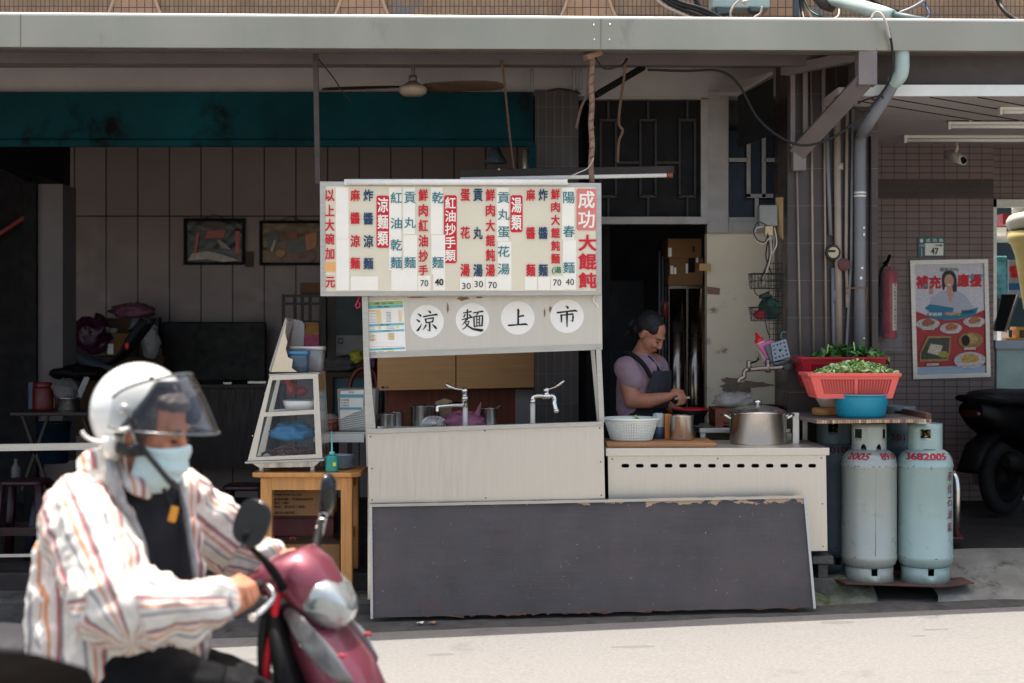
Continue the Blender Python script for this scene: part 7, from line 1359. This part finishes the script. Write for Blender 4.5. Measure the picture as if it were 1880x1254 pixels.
# tee, jacket, trousers, shoes
mb = MB(); caps(mb, P(185, 960, 4.2), .125, P(295, 955, 4.33), .085); caps(mb, P(235, 990, 4.26), .14, P(235, 1200, 4.27), .13); caps(mb, P(290, 985, 4.29), .1, P(290, 1180, 4.29), .1); caps(mb, P(240, 905, 4.25), .075, P(290, 912, 4.28), .065)
blob('black_tee', mb, mat('black_tee', '1b1c20', .85, var=.15, sc=7, bump=.15, bsc=30), RD, .008, 8, fold=lambda c: .005 * mnoise.noise(Vector((c.x * 18, c.y * 18, c.z * 6))))
mb = MB(); caps(mb, P(155, 950, 4.15), .11, P(322, 930, 4.39), .098); mb.ball(P(205, 985, 4.27), (.185, .175, .17)); caps(mb, P(200, 1060, 4.27), .18, P(205, 1215, 4.28), .21); caps(mb, P(120, 1010, 4.27), .08, P(120, 1200, 4.28), .1); caps(mb, P(300, 990, 4.33), .105, P(325, 1190, 4.33), .085)
caps(mb, P(192, 868, 4.22), .06, P(250, 905, 4.13), .035); caps(mb, P(192, 868, 4.24), .06, P(330, 895, 4.37), .04)
caps(mb, P(152, 965, 4.08), .1, P(212, 1112, 3.94), .105); caps(mb, P(212, 1112, 3.94), .105, P(325, 1122, 3.94), .078); caps(mb, P(325, 1122, 3.94), .078, P(392, 1108, 3.945), .05)
caps(mb, P(328, 930, 4.42), .09, P(418, 1000, 4.6), .085); caps(mb, P(418, 1000, 4.6), .085, P(490, 1028, 4.57), .05)
segs = [(P(152, 965, 4.08), P(212, 1112, 3.94), .12), (P(212, 1112, 3.94), nwr, .11), (P(328, 930, 4.42), P(418, 1000, 4.6), .11), (P(418, 1000, 4.6), P(512, 1040, 4.56), .1)]
def stripe(c):
    best = None
    for k_, (a, b, r) in enumerate(segs):
        d = b - a; t_ = max(-.1, min(1.1, (c - a).dot(d) / d.length_squared)); q_ = c - a - d * t_; dist = q_.length / r
        if best is None or dist < best[0]: best = (dist, k_, q_, d)
    if best[0] < 1.12:
        _, k_, q_, d = best; d = d.normalized(); e1 = d.cross(Vector((0, 1, .3))).normalized(); e2 = d.cross(e1); return 40 + math.atan2(q_.dot(e1), q_.dot(e2)) / 6.2832 * 7
    return 80 + (c.x * 9 + (c.y - 4.2) * 5)
def jfold(c):
    n1 = mnoise.noise(Vector((c.x * 9, c.y * 9, c.z * 9))); n2 = mnoise.noise(Vector((c.x * 22 + c.z * 10, c.y * 20, c.z * 14 - c.x * 9))); r = 1 - abs(mnoise.noise(Vector((c.x * 13 - c.z * 5, c.y * 11, c.z * 11 + 3)))) * 2
    n3 = 1 - 2 * abs(mnoise.noise(Vector((c.x * 30 + c.z * 20, c.y * 26, c.z * 30 - c.x * 18))))
    return .005 * n3 + .016 * n1 + .011 * n2 + .014 * r
def jacket_mat():
    m, t, b = _new('striped_jacket'); a = t.nodes.new('ShaderNodeAttribute'); a.attribute_name = 'stripe'; f_ = t.nodes.new('ShaderNodeMath'); f_.operation = 'FRACT'; t.links.new(a.outputs['Fac'], f_.inputs[0])
    r = t.nodes.new('ShaderNodeValToRGB'); t.links.new(f_.outputs[0], r.inputs[0]); e = r.color_ramp.elements; cs = [(0, 'd9d2c6'), (.17, 'd6cec4'), (.19, '8f8e8e'), (.26, '9a9896'), (.28, 'd9d0c7'), (.41, 'd6cdc3'), (.43, 'cb8f66'), (.49, 'c8885e'), (.51, 'd9cdc4'), (.63, 'd3c3bb'), (.65, 'b0605a'), (.7, 'aa5953'), (.72, '7f7e7f'), (.77, '8a8888'), (.79, 'd9d2c6')]
    while len(e) < len(cs): e.new(.5)
    for q_, (p_, c_) in zip(e, cs): q_.position = p_; q_.color = hx(c_)
    vec = _coords(t); sc = _scale(t, r.outputs[0], _range(t, _noise(t, vec, 40), .3, .7, .9, 1.08)); t.links.new(sc, b.inputs['Base Color']); b.inputs['Roughness'].default_value = .85; _bump(t, b, _noise(t, vec, 260, 2), .15); return m
cut = MB(); pc = [(216, 884), (268, 912), (331, 893), (352, 985), (368, 1076), (352, 1086), (268, 1090), (264, 1010), (242, 950)]
cut.add([P(a, b, 4.035) for a, b in pc] + [P(a, b, 4.31) for a, b in pc], [tuple(range(9)), tuple(range(17, 8, -1))] + [(i + 9, (i + 1) % 9 + 9, (i + 1) % 9, i) for i in range(9)])
JK = blob('jacket', mb, jacket_mat(), RD, .0085, 7, fold=jfold, attr=stripe, cut=cut)
M_lapel = mat('grey_lapel', '8b8c8c', .85, var=.3, sc=40)
O('lapel', MB().tube(smooth_path([P(200, 838, 4.15), P(206, 880, 4.07), P(226, 925, 4.05), P(248, 965, 4.05), P(263, 1012, 4.06), P(268, 1085, 4.06)], 5), .017, 8, flat=.6), M_lapel, JK)
O('lapel', MB().tube(smooth_path([P(327, 880, 4.3), P(338, 925, 4.25), P(348, 985, 4.22), P(362, 1076, 4.2)], 5), .014, 8, flat=.6), M_lapel, JK)
O('cuff', MB().tube([P(408, 1106, 3.945), P(427, 1104, 3.95)], [.052, .047], 20), M_lapel, JK)
O('name_tag', MB().obox(P(318, 944, 4.14), (.011, .004, .022), Matrix.Rotation(.25, 3, 'Y')), mat('orange_tag', 'e29a2e', .5), RD, bevel=.004)
O('lanyard', MB().tube(smooth_path([P(298, 892, 4.18), P(308, 915, 4.16), P(315, 934, 4.145)], 4), .006, 6), M_cable, RD)
mb = MB(); nhp, nkn, nan = P(200, 1235, 4.18), P(470, 1300, 4.12), P(430, 1490, 4.13)
caps(mb, P(200, 1235, 4.27), .155, P(200, 1250, 4.27), .155); caps(mb, nhp, .125, nkn, .078); caps(mb, nkn, .08, nan, .055); caps(mb, P(230, 1225, 4.38), .12, P(470, 1275, 4.44), .078); caps(mb, P(470, 1275, 4.44), .08, P(440, 1480, 4.42), .055)
blob('trousers', mb, mat('black_trousers', '0d0d10', .8, spec=.25, var=.15, sc=9, bump=.1, bsc=40), RD, .01, 6, fold=lambda c: .008 * mnoise.noise(Vector((c.x * 8, c.y * 14, c.z * 16))) + .006 * mnoise.noise(c * 24))
for Y, a, z in ((4.13, 430, 1490), (4.42, 440, 1480)): O('shoe', MB().loft([(P(a - 40, z + 12, Y), (0, .03, 0), (0, 0, .03)), (P(a, z + 8, Y), (0, .042, 0), (0, 0, .045)), (P(a + 60, z + 22, Y), (0, .045, 0), (0, 0, .03)), (P(a + 110, z + 28, Y), (0, .03, 0), (0, 0, .018))], 16, 3), M_black, RD)

# --- cook
CK = T('person', 'person in a mauve tee and dark apron working behind the stove', 'person', (PX(1178, 9.55), 9.55, .22))
hK = P(1193, 613, 9.52); fK = (.68, -.44, -.6); mb = MB(); g, Mk = head_shapes(mb, hK, fK, .98)
caps(mb, P(1184, 635, 9.54), .05, P(1170, 662, 9.57), .058)
ns, ne, nw = P(1149, 676, 9.42), P(1160, 735, 9.38), P(1227, 728, 9.32); fs_, fe, fw = P(1206, 672, 9.66), P(1214, 738, 9.6), P(1236, 751, 9.46)
caps(mb, ns, .062, ne, .05); caps(mb, ne, .05, P(1190, 736, 9.35), .046); caps(mb, P(1190, 736, 9.35), .046, nw, .027); caps(mb, fs_, .055, fe, .045); caps(mb, fe, .045, fw, .027)
caps(mb, P(1158, 672, 9.47), .07, P(1198, 668, 9.63), .07); caps(mb, P(1176, 690, 9.55), .11, P(1176, 800, 9.55), .12)
hand(mb, P(1230, 727, 9.32), P(1240, 733, 9.3), P(1253, 731, 9.36), (.6, -.3, -.6), (.3, -.1, .9), .0085)
mb.ball(P(1240, 752, 9.43), (.035, .03, .018))
for i in range(4): a = P(1246, 753 + i * .8, 9.4 + .022 * i); caps(mb, P(1240, 752, 9.41 + .014 * i), .011, a, .0085); caps(mb, a, .0085, a + Vector((.026, 0, .006)), .007)
caps(mb, P(1238, 750, 9.42), .011, P(1247, 748, 9.4), .008)
blob('body', mb, skin('cook_skin', 'a87058', 0), CK, .0055, 3)
mb = MB(); mb.ball(g(-.036, 0, .046), (.1, .085, .088), 24, 16, Mk); mb.ball(g(-.075, 0, .0), (.05, .07, .07), 18, 12, Mk); mb.ball(g(-.125, .0, -.015), (.045, .05, .05), 16, 10, Mk); mb.ball(g(.01, .046, .05), (.05, .032, .045), 14, 10, Mk); mb.ball(g(.005, -.046, .05), (.055, .032, .045), 14, 10, Mk); caps(mb, g(-.12, 0, -.03), .03, g(-.13, 0, -.11), .016)
blob('hair', mb, mat('black_hair', '0f0e10', .6, var=.4, sc=40, stretch=(1, 1, 5)), CK, .005, 3, fold=lambda c: .003 * mnoise.noise(Vector((c.x * 25, c.y * 25, c.z * 120))))
M_eye = mat('eye_line', '1a0f0c', .5)
for b in (.031, -.031): O('eye', MB().ball(g(.091, b, -.001), (.006, .013, .0035), 12, 6, Mk), M_eye, CK); O('eyebrow', MB().ball(g(.092, b * 1.05, .022), (.006, .017, .0035), 12, 6, Mk), M_eye, CK)
O('mouth', MB().ball(g(.097, 0, -.065), (.005, .019, .004), 12, 6, Mk), mat('lip_red', '7c352f', .5), CK)
mb = MB(); caps(mb, P(1158, 674, 9.48), .08, P(1200, 671, 9.64), .076); caps(mb, P(1177, 695, 9.55), .135, P(1177, 752, 9.55), .145); caps(mb, P(1166, 700, 9.5), .115, P(1166, 752, 9.52), .12); mb.ball(P(1196, 700, 9.52), (.09, .1, .08)); mb.ball(P(1192, 678, 9.53), (.085, .1, .07)); mb.ball(P(1186, 664, 9.55), (.07, .085, .045)); caps(mb, ns + Vector((.002, .006, .002)), .075, P(1159, 697, 9.405), .078); caps(mb, fs_, .072, P(1211, 695, 9.64), .07); caps(mb, P(1178, 655, 9.56), .066, P(1172, 668, 9.56), .075)
blob('mauve_tee', mb, mat('mauve_cotton', '927a84', .9, var=.1, sc=9, bump=.1, bsc=60), CK, .008, 6, fold=lambda c: .006 * mnoise.noise(Vector((c.x * 14, c.y * 14, c.z * 20))))
ap0 = Vector((PX(1178, 9.55), 9.55, 0)); dF = Vector((.8, -.6, 0)); dS = Vector((.6, .8, 0))
def apr(a0, z0, z1, w0, w1, r0, r1):
    return lambda u, v: ap0 + (dF * math.cos((u - .5) * 2 * (w0 + (w1 - w0) * v)) + dS * math.sin((u - .5) * 2 * (w0 + (w1 - w0) * v))) * (r0 + (r1 - r0) * v + .004 * mnoise.noise(Vector((u * 7, v * 6, 1)))) + Vector((0, 0, z0 + (z1 - z0) * v))
z1, z0 = PZ(680, 9.5), PZ(748, 9.5)
O('apron_bib', MB().grid(apr(0, z0, z1, 1.05, .6, .172, .178), 24, 16), mat('charcoal_check_apron', '2b2b31', .85, var=.3, sc=60), CK, solid=-.006)
O('apron_strap', MB().tube(smooth_path([P(1140, 650, 9.55), P(1150, 648, 9.45), P(1166, 655, 9.4), P(1182, 670, 9.385), P(1196, 694, 9.385)], 5), .016, 8, flat=.5).tube(smooth_path([P(1190, 655, 9.5), P(1203, 670, 9.46), P(1216, 692, 9.43)], 4), .012, 8, flat=.5), mat('black_webbing', '0e0e12', .8), CK)
mb = MB(); caps(mb, P(1177, 762, 9.55), .165, P(1177, 800, 9.55), .175)
for Y in (9.46, 9.64): caps(mb, P(1177, 800, Y), .1, (PX(1180, 9.55), Y, .32), .07)
blob('dark_trousers', mb, mat('navy_black_trousers', '10111a', .8, var=.2), CK, .012, 5)
for Y in (9.46, 9.64): O('shoe', MB().loft([((PX(1170, 9.55) - .03, Y, .265), (0, .04, 0), (0, 0, .045)), ((PX(1180, 9.55) + .1, Y, .25), (0, .045, 0), (0, 0, .03)), ((PX(1180, 9.55) + .18, Y, .24), (0, .03, 0), (0, 0, .015))], 14), M_black, CK)
BW = T('serving_bowl', 'black bowl with a bright red rim held by the cook', 'bowl', P(1267, 778, 9.42)); cb = P(1267, 772, 9.42)
O('bowl_shell', MB().lathe([(0, -.03), (.05, -.028), (.055, -.02), (.1, .04), (.114, .066), (.11, .066), (.09, .035), (0, -.01)], cb, 36), M_black, BW); O('bowl_rim', MB().lathe([(.112, .064), (.118, .07), (.112, .076), (.1, .06), (.08, .035), (0, .0)], cb, 36), mat('bright_red_rim', 'a31a20', .35), BW)
O('chopsticks', MB().bar(P(1240, 731, 9.28), P(1266, 729, 9.36), .005, .005).bar(P(1240, 733, 9.3), P(1266, 731, 9.37), .005, .005), M_lip, label='pair of pale chopsticks in the hand of the cook', cat='chopsticks')
